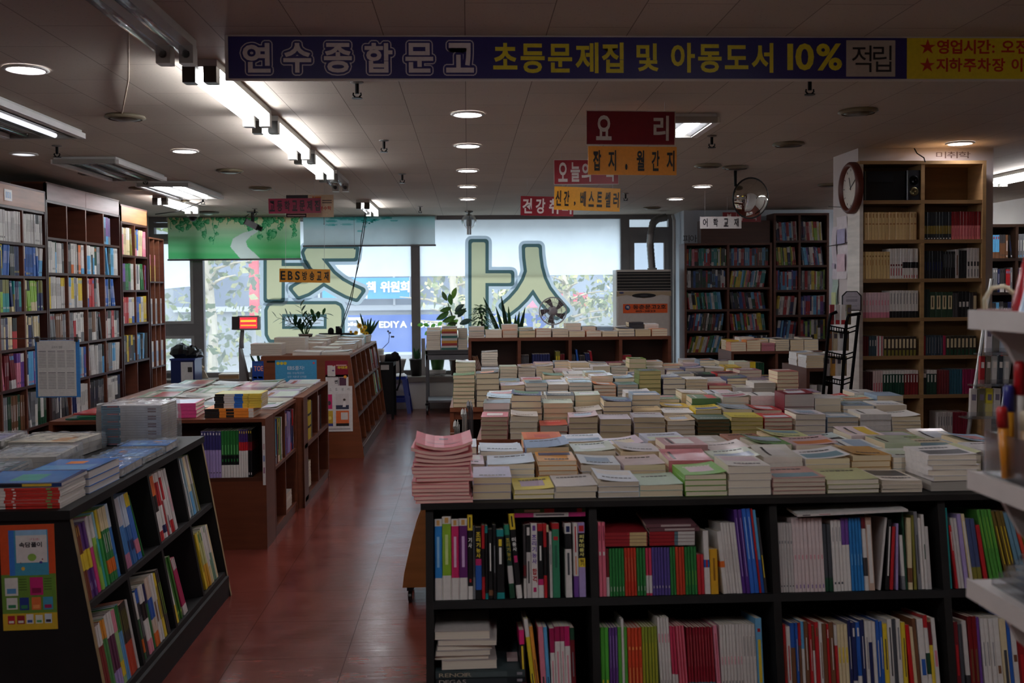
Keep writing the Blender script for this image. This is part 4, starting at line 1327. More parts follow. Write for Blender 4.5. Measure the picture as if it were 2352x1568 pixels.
fcell(1, 0, [(2, 0.0125, 0.245, (84, 170, 60), [(0.3, 0.35, C['y'], 0.2)]), (3, 0.0085, 0.245, (96, 60, 130), [(0.5, 0.9, C['l'], 0.36)]), (1, 0.011, 0.245, (84, 160, 60)), (1, 0.008, 0.27, w_), (1, 0.009, 0.245, (84, 160, 60)), (4, 0.0105, 0.243, (205, 70, 40), [(0.72, 0.76, (240, 160, 90), 0.1), (0.3, 0.5, (240, 170, 100), 0.36)]),
             (5, 0.009, 0.245, (140, 150, 50), [(0.3, 0.8, C['y'], 0.4)]), (4, 0.0085, 0.27, C['w'], [(0.72, 0.82, C['P'], 0.2), (0.2, 0.3, C['a'], 0.3)], -1.5), (2, 0.0085, 0.244, (196, 60, 90), [(0, 0.4, w_)], -2), (3, 0.0085, 0.246, (212, 80, 100), [(0, 1, C['P'], 0.3)], -2.5),
             (9, 0.0085, 0.24, (140, 30, 44), [(0.16, 0.3, (90, 130, 140)), (0, 0.16, C['w']), (0.5, 0.9, (200, 110, 110), 0.4)], -1), (1, 0.013, 0.244, (226, 140, 160), [(0.3, 0.9, C['r'], 0.4)], -2), (7, 0.0095, 0.246, C['w'], [(0.25, 0.3, C['a'], 0.2), (0.5, 0.6, C['P'], 0.3)], -0.5),
             (4, 0.0095, 0.245, C['w'], [(0.12, 0.25, (226, 160, 60)), (0.6, 0.85, C['A'], 0.38)], -0.5), (1, 0.02, 0.263, (110, 175, 215), [(0.25, 0.75, C['y'], 0.2), (0.84, 0.88, C['r'], 0.2)])])
fcell(2, 0, auto(0.16, 'bsrnw', 0.25, (0.008, 0.014), (1, 1), 0.06, 0, random.Random(21)) + [(3, 0.011, 0.238, C['c'], [(0.5, 0.7, C['y'], 0.2)])] + auto(0.1, 'bBw', 0.255, (0.009, 0.015), (1, 1), 0.05, 0, random.Random(22)) +
      [(1, 0.014, 0.236, C['y'], [(0.4, 0.8, C['d'], 0.3)]), (1, 0.015, 0.25, w_, [(0.3, 0.9, C['d'], 0.3)]), (1, 0.011, 0.25, C['A']), (1, 0.015, 0.25, w_, [(0, 0.15, C['b']), (0.5, 0.9, C['a'], 0.3)]), (1, 0.013, 0.24, C['y'], [(0.3, 0.8, C['d'], 0.34)]), (1, 0.012, 0.232, (204, 30, 34), [(0, 0.15, C['y'])], -2), (1, 0.01, 0.225, C['c'], [], -2), (1, 0.012, 0.25, C['n'], [], -2),
       (1, 0.02, 0.25, w_, [(0.3, 0.5, C['b'], 0.1)], -1.5), (1, 0.012, 0.26, w_, [(0.3, 0.55, C['G']), (0.85, 1, C['r'])], -1.5), (1, 0.011, 0.24, C['y'], [(0.7, 1, C['R'])], -1.5), (1, 0.014, 0.25, w_, [(0.4, 0.6, C['P'], 0.1)], -1.5), (1, 0.021, 0.252, (214, 60, 120), [], 0, [('ART', 0.5, 0.72, (240, 210, 80))]), (1, 0.02, 0.28, w_, [(0.55, 1, (160, 26, 40))], 0, [('HOW TO DRAW', 0.05, 0.5, C['r'])]), (1, 0.018, 0.268, w_, [(0.4, 0.7, C['r'], 0.3)]), (1, 0.014, 0.262, w_, [(0.5, 0.8, C['d'], 0.3)])])
fcell(3, 0, [(1, 0.016, 0.238, C['R'], [(0.3, 0.7, C['r'], 0.2)]), (1, 0.012, 0.23, C['A']), (1, 0.014, 0.24, C['W'], [(0.1, 0.3, C['d'])], -1), (2, 0.014, 0.252, (120, 22, 26), [(0.2, 0.6, C['n'], 0.2)]), (1, 0.01, 0.25, C['p']), (3, 0.013, 0.246, C['w'], [(0.4, 0.7, C['a'], 0.34)], -1), (1, 0.02, 0.246, w_, [(0.3, 0.4, C['n'], 0.2)], -1), (1, 0.02, 0.244, C['c'], [(0.1, 0.6, C['A'], 0.2)], -1),
             (1, 0.012, 0.27, C['b'], [], -1), (1, 0.018, 0.272, w_, [(0.4, 0.48, C['n'], 0.1)], -1), (1, 0.022, 0.262, (140, 30, 34), [(0.1, 0.5, C['r'], 0.2)], -1), (2, 0.016, 0.24, (170, 140, 90), [], -2), (4, 0.014, 0.25, C['n'], [(0.3, 0.8, C['r'], 0.3)], -2)])
fcell(4, 0, auto(0.5, 'nrwcb', 0.25, rnd=random.Random(5)))

# ---- the angled black bookcase beside the aisle
LC = Case('angled_bookcase', 'black sloping bookcase with a poster on its end, nearest the entrance', T(-1.155, 3.22, 0) @ RZ(90), [0, 0.39, 0.79, 1.20, 1.60], [0.12, 0.455], 0.77, 0.36, 1.1, s=0.13, t=0.022, tt=0.03, col=(30, 28, 28), inner=(36, 34, 34), mat='laminate', over=0.012, strip=(150, 128, 92), back=(24, 24, 25))


def lcell(i, j, rec, **kw):
    rec = [(q[0], q[1] * 1.22) + tuple(q[2:]) if q[0] != 'gap' else q for q in rec]
    place(LC, i, j, rec, 'study_guide', '%s shelf, %s bay of angled black bookcase' % ('upper' if j else 'lower', nth(i + 1)), 'from poster end', 'study guides in the angled black bookcase', near=True, **kw)


lcell(0, 1, [(4, 0.0125, 0.25, (120, 60, 40), [(0.4, 0.62, C['y']), (0.86, 0.98, (200, 150, 60), 0.2)]), (4, 0.012, 0.25, (90, 50, 120), [(0.38, 0.64, C['y']), (0.1, 0.2, C['l'], 0.25)]), (2, 0.012, 0.258, (214, 60, 130), [(0.6, 1, w_)]), (2, 0.013, 0.258, (150, 200, 80), [(0.7, 1, w_), (0.3, 0.6, C['g'], 0.3)]), (1, 0.014, 0.262, (70, 180, 180), [(0.65, 1, (150, 200, 215))]),
             (2, 0.012, 0.265, (60, 150, 70), [(0.62, 1, C['y'])]), (4, 0.0125, 0.262, (50, 130, 70), [(0.7, 1, C['c']), (0.12, 0.3, C['o']), (0.4, 0.65, w_, 0.3)]), (4, 0.0125, 0.264, (60, 120, 190), [(0.68, 1, (205, 215, 225)), (0.1, 0.3, C['s'], 0.2)]), (1, 0.012, 0.264, w_, [(0, 0.3, C['s'])])])
lcell(1, 1, [(4, 0.0125, 0.262, (70, 130, 190), [(0.6, 1, (205, 200, 205)), (0, 0.2, (200, 130, 160))], -4), (4, 0.0125, 0.262, (60, 110, 170), [(0.55, 1, (200, 210, 225)), (0.2, 0.35, C['B'], 0.1)], -4), (3, 0.01, 0.262, (70, 120, 200), [(0.8, 1, C['y']), (0.1, 0.3, C['P'])], -6), (1, 0.006, 0.25, C['g'], [], -9)])
lcell(2, 1, [(1, 0.012, 0.264, C['n'], [(0.4, 0.9, C['g'])]), (2, 0.02, 0.268, w_, [(0.7, 1, (224, 110, 50)), (0.45, 0.7, k_), (0, 0.15, C['r'])]), (2, 0.021, 0.27, w_, [(0.5, 0.86, (186, 40, 44)), (0.08, 0.2, C['B'])]), (1, 0.014, 0.27, (170, 40, 44), [(0.55, 1, w_)], -2), (1, 0.016, 0.27, w_, [(0.55, 0.9, C['r']), (0.1, 0.3, C['A'], 0.2)], -2), (2, 0.016, 0.268, C['w'], [(0, 0.2, C['r'])], -3), (2, 0.016, 0.266, C['W'], [(0.3, 0.7, C['P'], 0.3)], -4)])
lcell(3, 1, [(2, 0.015, 0.262, w_, [(0.2, 0.6, C['a'], 0.3)], -2), (2, 0.015, 0.27, (150, 175, 185), [(0.1, 0.5, w_, 0.2)], -4), (2, 0.015, 0.268, C['c'], [(0, 0.4, C['s'])], -5), (2, 0.015, 0.268, (150, 160, 150), [(0.5, 1, C['W'])], -6), (1, 0.012, 0.268, C['O'], [], -7), (1, 0.01, 0.268, C['L'], [], -7)])
lcell(0, 0, [(1, 0.016, 0.258, C['y'], [(0.8, 1, w_)]), (4, 0.0125, 0.254, (130, 46, 44), [(0.72, 1, w_), (0, 0.18, C['y'])]), (2, 0.0125, 0.256, (80, 140, 80), [(0.75, 1, (225, 150, 60))]), (4, 0.0125, 0.262, (96, 50, 76), [(0.7, 1, w_), (0, 0.24, C['l'])]), (2, 0.0125, 0.258, (150, 190, 120), [(0.7, 1, C['P']), (0.1, 0.3, C['y'])]), (2, 0.0125, 0.262, (90, 150, 200), [(0.65, 1, C['g'])]), (5, 0.012, 0.254, (190, 70, 46), [(0.45, 1, (60, 56, 50)), (0.6, 0.9, C['O'], 0.3)]), (2, 0.012, 0.25, C['W'])])
lcell(1, 0, [(3, 0.0125, 0.25, (60, 110, 70), [(0.6, 1, w_), (0.1, 0.3, C['o'])]), (2, 0.0125, 0.255, (50, 50, 56), [(0.3, 0.6, C['a'], 0.2), (0.8, 1, C['b'])]), (3, 0.0125, 0.256, w_, [(0.5, 0.75, k_), (0, 0.2, C['P'])]), (2, 0.0125, 0.25, (50, 120, 70), [(0.7, 1, C['B'])]), (3, 0.0125, 0.262, (214, 190, 170), [(0.4, 0.7, C['b']), (0, 0.2, C['o'])]), (3, 0.012, 0.26, w_, [(0.3, 0.6, C['n'], 0.2)]), (2, 0.012, 0.254, C['y'], [(0.3, 0.8, C['d'], 0.3)], -2), (2, 0.012, 0.26, C['d'], [(0.3, 0.8, C['L'], 0.3)], -3)])
lcell(2, 0, [(1, 0.02, 0.25, w_, [(0, 0.3, C['y'])], -5), (3, 0.015, 0.268, (52, 110, 40), [(0.1, 0.14, C['L'], 0.1)], -5), (4, 0.011, 0.25, (180, 40, 90), [(0, 0.16, w_), (0.8, 1, C['w'], 0.1)], -10)])
lcell(3, 0, [('gap', 0.06), (2, 0.012, 0.26, C['y'], [(0.3, 0.7, C['O'], 0.3)], -3), (2, 0.02, 0.262, (196, 196, 130), [(0, 0.4, (214, 160, 50)), (0.8, 0.95, C['g'], 0.2)], -4), (2, 0.016, 0.268, w_, [(0, 0.3, C['c'])], -4), (1, 0.012, 0.262, C['g'], [(0.4, 0.9, w_)], -4), (2, 0.012, 0.262, (140, 170, 150), [(0.5, 1, w_)], -5), (2, 0.011, 0.26, C['c'], [], -5)])

# ---- brown cases behind it
M1 = (100, 52, 32)
EC = Case('end_bookcase', 'brown bookcase end with purple and green series above a blank panel', T(-2.35, 5.66, 0), [0, 0.62, 1.2], [0.41], 0.745, 0.24, t=0.02, tt=0.02, col=M1, inner=(70, 36, 22), over=0.0, plinth=False, close=[(0.02, 1.18, 0.0, 0.39, M1)])


def row(case, i, j, rec, name, where, frm, grp, **kw):
    place(case, i, j, rec, name, where, frm, grp, **kw)


row(EC, 1, 0, [('gap', 0.2), (7, 0.0155, 0.265, C['l'], [(0.6, 1, (58, 52, 110)), (0.92, 0.97, w_, 0.2), (0.1, 0.12, C['d'], 0.2)]), (6, 0.0155, 0.268, (40, 110, 50), [(0, 0.27, w_), (0.27, 0.48, k_), (0.34, 0.4, C['g'], 0.2), (0.5, 0.7, (110, 180, 110), 0.3)]), (4, 0.0115, 0.272, (70, 46, 110), [(0, 0.56, w_), (0.56, 0.74, C['r']), (0.92, 0.97, C['y'], 0.2)]), (2, 0.0115, 0.272, k_, [(0.56, 0.74, C['R']), (0.92, 0.97, C['y'], 0.2), (0.05, 0.1, w_, 0.2)])],
    'workbook', 'cell in brown bookcase end', 'from the wall side', 'workbooks in the brown cases', near=True)
SC1 = Case('side_bookcase', 'brown bookcase facing the aisle with piled yellow-spined workbooks on top', T(-1.15, 5.92, 0) @ RZ(90), [0, 0.36, 0.76], [0.06, 0.42], 0.745, 0.28, FD=1.2, t=0.02, tt=0.02, col=M1, inner=(96, 52, 34))
row(SC1, 0, 1, [(2, 0.0135, 0.26, (70, 50, 90), [(0, 0.2, w_), (0.5, 0.9, C['n'], 0.2)]), (1, 0.02, 0.27, C['y'], [(0.1, 0.4, k_)]), (2, 0.014, 0.272, (70, 150, 60), [(0, 0.15, w_)]), (1, 0.012, 0.26, (90, 170, 190), [(0, 0.2, C['B'])]), (2, 0.013, 0.272, C['b'], [(0, 0.2, w_)]), (1, 0.012, 0.27, C['d'])] + auto(0.2, 'brwgy', 0.27, (0.012, 0.02), (1, 2), 0.04, 0, random.Random(2)), 'workbook', 'upper shelf near bay, brown aisle case', 'from entrance end', 'workbooks in the brown cases')
row(SC1, 1, 1, [(3, 0.012, 0.27, C['r'], [(0.5, 1, C['P'])], 4), (3, 0.014, 0.265, C['b'], [(0.7, 1, w_)], 3)] + auto(0.3, 'bplrwB', 0.27, (0.012, 0.02), (1, 2), 0.04, 0, random.Random(4)), 'workbook', 'upper shelf far bay, brown aisle case', 'from entrance end', 'workbooks in the brown cases')
SC2 = Case('side_bookcase', 'brown bookcase facing the aisle with flat glossy magazines on top', T(-1.11, 6.72, 0) @ RZ(90), [0, 0.18, 0.66, 1.18], [0.06, 0.42], 0.75, 0.28, FD=1.25, t=0.03, tt=0.02, col=M1, inner=(96, 52, 34), close=[(0, 0.18, 0, 0.73, M1)])
row(SC2, 1, 1, [(7, 0.03, 0.27, (214, 190, 50), [(0.3, 0.36, k_), (0.62, 0.68, k_)], 2), (1, 0.03, 0.26, C['d'], [], 0)], 'workbook', 'yellow-filled bay, second brown aisle case', 'from entrance end', 'workbooks in the brown cases')
row(SC2, 2, 1, [(3, 0.02, 0.28, C['G'], [(0.85, 1, C['t'])]), (2, 0.012, 0.26, C['w'], [], 5), (4, 0.012, 0.26, C['R'], [(0.1, 0.5, C['a'], 0.2)]), (3, 0.012, 0.26, C['k'])], 'workbook', 'far bay, second brown aisle case', 'from entrance end', 'workbooks in the brown cases')
L3 = Case('sloping_bookcase', 'brown sloping bookcase covered in posters, mostly empty cubbyholes facing the aisle', T(-0.92, 8.72, 0) @ RZ(90), [0, 0.42, 0.84, 1.26, 1.68, 2.1, 2.5], [0.12, 0.375, 0.63], 0.9, 0.22, FD=0.99, s=0.11, t=0.022, tt=0.022, col=(118, 64, 37), inner=(76, 40, 26))
row(L3, 0, 2, [(2, 0.014, 0.23, C['b'], [(0, 0.5, w_, 0.3)], 6)], 'workbook', 'top row first cubby of sloping case', 'from entrance end', 'workbooks in the brown cases', d=0.09)
for i in (3, 4, 5):
    row(L3, i, 2, auto(0.36 if i > 3 else 0.12, 'rbgwBR', 0.22, (0.012, 0.022), (1, 2), 0.06, 0.1, random.Random(30 + i)), 'workbook', 'top row %s cubby of sloping case' % nth(i + 1), 'from entrance end', 'workbooks in the brown cases', d=0.09)
for i in (4, 5):
    row(L3, i, 1, auto(0.3, 'gybsO', 0.22, (0.012, 0.022), (1, 2), 0.06, 0.2, random.Random(40 + i)), 'workbook', 'middle row %s cubby of sloping case' % nth(i + 1), 'from entrance end', 'workbooks in the brown cases', d=0.09)

# ---- the wall of brown bookcases
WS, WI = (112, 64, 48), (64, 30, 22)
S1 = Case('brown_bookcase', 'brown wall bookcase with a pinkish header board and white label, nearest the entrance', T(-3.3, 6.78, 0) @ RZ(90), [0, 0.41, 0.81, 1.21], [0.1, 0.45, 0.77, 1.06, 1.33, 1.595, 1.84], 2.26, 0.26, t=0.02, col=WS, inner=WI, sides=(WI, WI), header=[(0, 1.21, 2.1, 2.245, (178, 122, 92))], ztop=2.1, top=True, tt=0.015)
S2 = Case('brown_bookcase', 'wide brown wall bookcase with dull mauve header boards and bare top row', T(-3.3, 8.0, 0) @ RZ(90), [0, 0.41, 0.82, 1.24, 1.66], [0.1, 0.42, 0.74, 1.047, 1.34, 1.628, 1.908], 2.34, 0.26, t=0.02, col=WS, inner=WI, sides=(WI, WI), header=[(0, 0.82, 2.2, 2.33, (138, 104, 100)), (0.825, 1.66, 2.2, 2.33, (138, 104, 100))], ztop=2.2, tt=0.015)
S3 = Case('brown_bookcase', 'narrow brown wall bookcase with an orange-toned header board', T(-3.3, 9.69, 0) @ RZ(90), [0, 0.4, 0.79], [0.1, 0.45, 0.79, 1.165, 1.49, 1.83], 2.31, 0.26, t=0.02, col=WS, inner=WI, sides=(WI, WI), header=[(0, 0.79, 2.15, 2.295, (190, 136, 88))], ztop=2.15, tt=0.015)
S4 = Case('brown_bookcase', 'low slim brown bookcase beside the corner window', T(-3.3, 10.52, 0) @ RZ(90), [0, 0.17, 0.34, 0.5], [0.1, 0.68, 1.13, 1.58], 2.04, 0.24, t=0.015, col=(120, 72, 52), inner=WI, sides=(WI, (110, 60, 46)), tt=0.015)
for nm, cs, rows in (
        ('nearest wall bookcase', S1, {6: ('wwW', 0.23, 2, 0.95), 5: ('Bbsyk', 0.225, 1, 0.8), 4: ('tBOcwdL', 0.235, 1, 0.92), 3: ('rBacy', 0.235, 1, 0.6), 2: ('RBpwLsP', 0.26, 1, 0.85), 1: ('wacGn', 0.27, 1, 0.85)}),
        ('wide wall bookcase', S2, {5: ('wwWsoadG', 0.255, 1, 0.78), 4: ('wWsbyarW', 0.26, 1, 0.7), 3: ('wWaAdnr', 0.255, 1, 0.8), 2: ('wWabrnsW', 0.265, 1, 0.85), 1: ('wBAd', 0.27, 1, 0.8)}),
        ('narrow wall bookcase', S3, {5: ('OcwbP', 0.27, 2, 0.75), 4: ('awRwpg', 0.265, 2, 0.85), 3: ('wwbyr', 0.265, 3, 0.9), 2: ('ydswRk', 0.265, 1, 0.9)})):
    for j, (pal, h, rn, ft) in rows.items():
        for i in range(len(cs.xs) - 1):
            if cs is S2 and j == 1 and i == 0:
                pass
            row(cs, i, j, auto(0.38, pal, h, (0.014, 0.026), (rn, rn + 3), 0.05, 0.12, random.Random(j * 17 + i * 5 + len(pal)), ft), 'workbook', '%s shelf %s bay, %s' % (nth(j + 1), nth(i + 1), nm), 'from near end', 'workbooks on the wall bookcases', d=0.19)
row(S2, 3, 6, [('gap', 0.02), (2, 0.03, 0.25, (120, 160, 190), [(0.1, 0.6, C['d'], 0.1)]), (2, 0.026, 0.25, (130, 90, 150), [(0, 0.3, C['s'])]), (2, 0.026, 0.245, (100, 80, 130), [(0, 0.3, C['a'])])], 'workbook', 'bare top row, wide wall bookcase', 'from near end', 'workbooks on the wall bookcases', d=0.19)
for j, recs in ((3, [(1, 0.022, 0.28, C['y'], [(0.6, 1, C['r'])]), (2, 0.02, 0.28, C['y'], [(0.6, 1, C['P'])])]), (2, [(3, 0.03, 0.27, C['W'], [(0.1, 0.8, C['a'], 0.2)])]), (1, [(2, 0.022, 0.27, C['b']), (2, 0.03, 0.27, C['w'], [(0.2, 0.6, C['s'], 0.2)])]), (0, [(3, 0.03, 0.22, C['r'])])):
    for i in range(3):
        if j == 3 and i == 2:
            continue
        row(S4, i, j, recs, 'workbook', '%s shelf %s bay, slim window-side bookcase' % (nth(j + 1), nth(i + 1)), 'from near end', 'workbooks on the wall bookcases', d=0.19)

# ---- the light wooden bookcase on the pillar
PB = Case('light_bookcase', 'tall light wooden bookcase in front of the white pillar', T(2.58, 6.46, 0), [0, 0.425, 0.85], [0.2, 0.47, 0.74, 1.0, 1.252, 1.51, 1.767, 2.027], 2.285, 0.2, t=0.024, tt=0.022, col=PINE, inner=(150, 116, 78), sides=((206, 196, 186), PINE), back=(128, 96, 62))


def pcell(i, j, rec):
    place(PB, i, j, rec, 'volume', '%s shelf %s half, light wooden bookcase' % (nth(j + 1), 'clock-side' if i == 0 else 'outer'), 'from clock side', 'volumes in the light wooden bookcase', d=0.13)


pcell(0, 6, [('gap', 0.012), (16, 0.0225, 0.182, (214, 182, 128), [(0.55, 0.6, (170, 120, 70), 0.1), (0.8, 0.95, (150, 100, 50), 0.34)])])
pcell(1, 6, [(9, 0.0195, 0.182, (36, 40, 44), [(0.2, 0.5, (130, 110, 50)), (0.02, 0.06, w_, 0.2)]), (10, 0.019, 0.184, (220, 120, 120), [(0.5, 1, (130, 24, 30)), (0.1, 0.4, (200, 90, 100), 0.3)])])
pcell(0, 5, [(9, 0.0195, 0.18, (212, 182, 124), [(0.8, 0.86, (150, 110, 60), 0.2), (0.5, 0.7, (170, 120, 70), 0.36)]), (5, 0.0165, 0.2, w_, [(0.1, 0.35, (190, 40, 50), 0.3), (0.42, 0.48, C['R'], 0.1)]), (7, 0.0165, 0.2, w_, [(0.35, 0.55, k_), (0.02, 0.12, C['r'], 0.3)])])
pcell(1, 5, [(7, 0.0175, 0.182, (22, 24, 30), [(0.3, 0.6, C['B'], 0.3)]), (5, 0.016, 0.178, k_, [(0.4, 0.9, C['a'], 0.36)]), (1, 0.022, 0.192, C['W'], [(0.1, 0.8, C['n'], 0.3)]), (4, 0.013, 0.184, k_), (4, 0.02, 0.2, w_, [(0.4, 0.55, C['d'], 0.1), (0.05, 0.3, C['a'], 0.3)])])
pcell(0, 4, [(9, 0.0195, 0.168, (220, 190, 196), [(0, 0.22, (214, 130, 150)), (0.5, 0.7, C['P'], 0.3)]), (9, 0.0205, 0.18, w_, [(0, 0.24, k_), (0.5, 0.9, C['a'], 0.36)]), (2, 0.019, 0.182, (170, 50, 56))])
pcell(1, 4, [(2, 0.02, 0.186, (30, 44, 42)), (4, 0.038, 0.168, (44, 70, 50), [(0.32, 0.86, C['c'], 0.12), (0.4, 0.8, C['n'], 0.4)]), (2, 0.018, 0.16, C['d']), (3, 0.024, 0.17, k_, [(0.4, 0.6, w_, 0.12)]), (1, 0.02, 0.16, C['d']), (2, 0.03, 0.165, (60, 44, 36), [(0.32, 0.86, C['c'], 0.12)])])
pcell(0, 3, [(3, 0.014, 0.13, (90, 20, 26)), (3, 0.0165, 0.132, (50, 70, 80), [(0.5, 0.8, C['W'], 0.2)]), (2, 0.022, 0.132, w_, [(0, 1, (180, 40, 60), 0.3)]), (9, 0.024, 0.126, (54, 40, 30), [(0.4, 0.88, C['c'], 0.15), (0, 0.3, C['O'], 0.1)])])
pcell(1, 3, [(1, 0.014, 0.13, (150, 30, 36)), (6, 0.0185, 0.132, (50, 66, 80), [(0.1, 0.9, C['a'], 0.36)]), (1, 0.02, 0.13, (170, 40, 80)), (8, 0.025, 0.126, (50, 44, 30), [(0.4, 0.88, C['c'], 0.15), (0, 0.3, C['G'], 0.1)])])
pcell(0, 2, [(4, 0.017, 0.155, (60, 24, 26)), (4, 0.0165, 0.162, (214, 190, 186), [(0.1, 0.5, (200, 100, 110), 0.2)]), (7, 0.0195, 0.164, (24, 66, 50), [(0.84, 1, w_), (0.5, 0.8, w_, 0.25)]), (6, 0.0185, 0.164, (130, 30, 36), [(0.84, 1, w_), (0.5, 0.8, w_, 0.25)])])
pcell(1, 2, [(1, 0.022, 0.14, (34, 40, 40), [(0.8, 1, w_)]), (3, 0.022, 0.164, (24, 56, 44), [(0.84, 1, w_), (0.5, 0.8, w_, 0.25)]), (5, 0.016, 0.16, (110, 34, 40)), (5, 0.017, 0.165, (40, 90, 110)), (5, 0.018, 0.165, (150, 30, 80))])
pcell(1, 1, [('gap', 0.1), (6, 0.016, 0.15, C['W'], [(0.4, 0.8, C['a'], 0.3)]), (6, 0.016, 0.15, (130, 30, 50))])

# ---- tall dark bookcases by the far wall
TB = Case('tall_bookcase', 'tall dark bookcase of language books beside the window corner', T(2.54, 11.58, 0), [0, 0.52, 1.04], [0.2, 0.45, 0.7, 0.958, 1.21, 1.465, 1.72], 1.985, 0.28, t=0.026, col=(84, 48, 34), inner=(66, 38, 28), back=(40, 22, 16))
MB().box(0.2, 1.02, 0.02, 0.2, 1.987, 2.25, (72, 44, 34), 'wood').build('upper_box', TB.root)
TB2 = Case('tall_bookcase', 'taller dark bookcase standing right against the white pillar edge', T(3.6, 11.58, 0), [0, 0.31, 0.66], [0.25, 0.55, 0.846, 1.135, 1.43, 1.72, 2.01], 2.33, 0.28, t=0.026, col=(76, 44, 32), inner=(60, 34, 26), back=(38, 22, 16))
for cs, nm, pals, hh in ((TB, 'tall dark bookcase', ('wkgrPsTy', 'wBsGndbr'), 0.215), (TB2, 'taller dark bookcase', ('bprBsw', 'wrByaL'), 0.235)):
    for j in range(2, len(cs.lv)):
        for i in range(2):
            r_ = random.Random(j * 7 + i + len(nm))
            pal = pals[(i + j) % 2].replace('T', 't')
            if cs is TB:
                lean = {6: 0, 5: (0 if i == 0 else 9), 4: (-7 if i == 0 else -8), 3: (8 if i == 0 else -7), 2: 14}[j]
            else:
                lean = {6: -4, 5: (-5 if i == 0 else -8), 4: 0, 3: (6 if i == 0 else 0), 2: (8 if i == 0 else 0)}[j]
            rec = auto(0.5 if cs is TB else 0.3, pal, hh, (0.011, 0.02), (1, 2), 0.1, 0, r_, 0.95 if not lean else 0.74)
            if lean:
                rec = [(a[0], a[1], a[2] * 0.96, a[3], a[4], lean) for a in rec]
                # leaning books rest one on the next, so the row keeps one slant and one start
                fixed = []
                for q, a in enumerate(rec):
                    fixed.append(a)
                rec = fixed
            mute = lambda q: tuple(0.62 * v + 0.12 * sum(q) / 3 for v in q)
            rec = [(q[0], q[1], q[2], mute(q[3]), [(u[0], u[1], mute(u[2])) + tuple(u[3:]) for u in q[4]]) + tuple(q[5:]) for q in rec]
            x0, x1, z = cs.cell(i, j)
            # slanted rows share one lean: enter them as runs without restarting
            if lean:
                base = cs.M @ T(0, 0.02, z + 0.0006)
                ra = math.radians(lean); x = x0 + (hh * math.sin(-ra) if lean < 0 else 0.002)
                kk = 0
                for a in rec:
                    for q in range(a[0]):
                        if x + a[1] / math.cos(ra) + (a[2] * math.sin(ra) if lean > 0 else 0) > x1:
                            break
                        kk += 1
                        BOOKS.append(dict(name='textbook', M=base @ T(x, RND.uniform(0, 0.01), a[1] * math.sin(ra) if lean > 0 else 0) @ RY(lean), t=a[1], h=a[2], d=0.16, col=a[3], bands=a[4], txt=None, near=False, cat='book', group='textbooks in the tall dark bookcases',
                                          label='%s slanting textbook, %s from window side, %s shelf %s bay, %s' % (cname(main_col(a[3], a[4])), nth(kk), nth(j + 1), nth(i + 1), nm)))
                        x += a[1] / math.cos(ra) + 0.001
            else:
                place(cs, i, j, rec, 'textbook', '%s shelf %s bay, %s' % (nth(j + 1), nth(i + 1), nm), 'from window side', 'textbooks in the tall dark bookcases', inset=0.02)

# ---- the low long bookcase in front of the window
LB = Case('low_bookcase', 'long low brown bookcase below the electric fan with books piled on top', T(0.0, 8.9, 0), [0, 0.4575, 0.915, 1.3725, 1.83], [0.1, 0.42, 0.70], 1.03, 0.28, t=0.028, tt=0.028, col=(110, 62, 42), inner=(78, 42, 28), back=(60, 32, 22))
lbw = lambda i: '%s bay of low brown bookcase' % nth(i + 1)
for i, rec in ((0, [(4, 0.012, 0.17, C['n'], [(0.3, 0.8, C['W'], 0.3)], -18)]), (1, [(6, 0.011, 0.17, C['d'], [(0.5, 0.9, C['a'], 0.3)]), ('gap', 0.03), (7, 0.022, 0.178, C['B'], [(0.45, 0.6, C['w'], 0.2), (0, 0.2, C['A'])]), ('gap', 0.05), (2, 0.02, 0.2, C['O'], [(0.4, 0.8, C['y'], 0.2)]), (2, 0.02, 0.175, C['R'], [(0.1, 0.7, w_, 0.2)])]),
               (2, [(2, 0.016, 0.17, C['A']), (1, 0.016, 0.215, C['b'], [], -7), (3, 0.016, 0.16, C['d'], [(0.3, 0.7, C['P'], 0.2)], -3), (2, 0.02, 0.18, C['B'], [], -5), (1, 0.02, 0.2, (150, 24, 40), [], -8)]), (3, [(1, 0.085, 0.16, (170, 40, 56), [(0.35, 0.7, C['L'], 0.12)])])):
    place(LB, i, 2, rec, 'textbook', lbw(i), 'from the aisle end', 'textbooks in the low brown bookcase', inset=0.03)
# ---- brown tables with shelves beside the pillar
RT = Case('side_table', 'brown shelf table of paperback piles before the tall dark bookcases', T(2.55, 9.55, 0), [0, 0.45, 0.9], [0.1, 0.47], 0.84, 0.3, FD=0.5, t=0.025, col=(100, 60, 44), inner=(60, 34, 26), s=0.0)
place(RT, 0, 1, [(3, 0.02, 0.24, C['n']), (3, 0.018, 0.26, C['g'], [(0.2, 0.7, C['y'], 0.3)]), (2, 0.02, 0.26, C['r']), (3, 0.018, 0.27, C['o'], [(0.5, 1, C['y'])]), (4, 0.02, 0.26, C['G'])], 'textbook', 'shelf of brown table before tall bookcases', 'from the aisle end', 'textbooks in the brown tables')
RT2 = Case('side_table', 'brown shelf table with white paperbacks standing behind the black wire rack', T(2.62, 7.6, 0), [0, 0.28, 0.6], [0.1, 0.45], 0.83, 0.3, FD=0.6, t=0.025, col=(92, 54, 40), inner=(60, 34, 26))
place(RT2, 0, 1, [(2, 0.03, 0.25, C['W']), ('gap', 0.02), (2, 0.02, 0.24, C['G'], [(0.5, 1, C['w'])], 6)], 'textbook', 'shelf of brown table behind wire rack', 'from the aisle end', 'textbooks in the brown tables')
# ------------------------------------------------------------------ books lying flat
FLAT = []


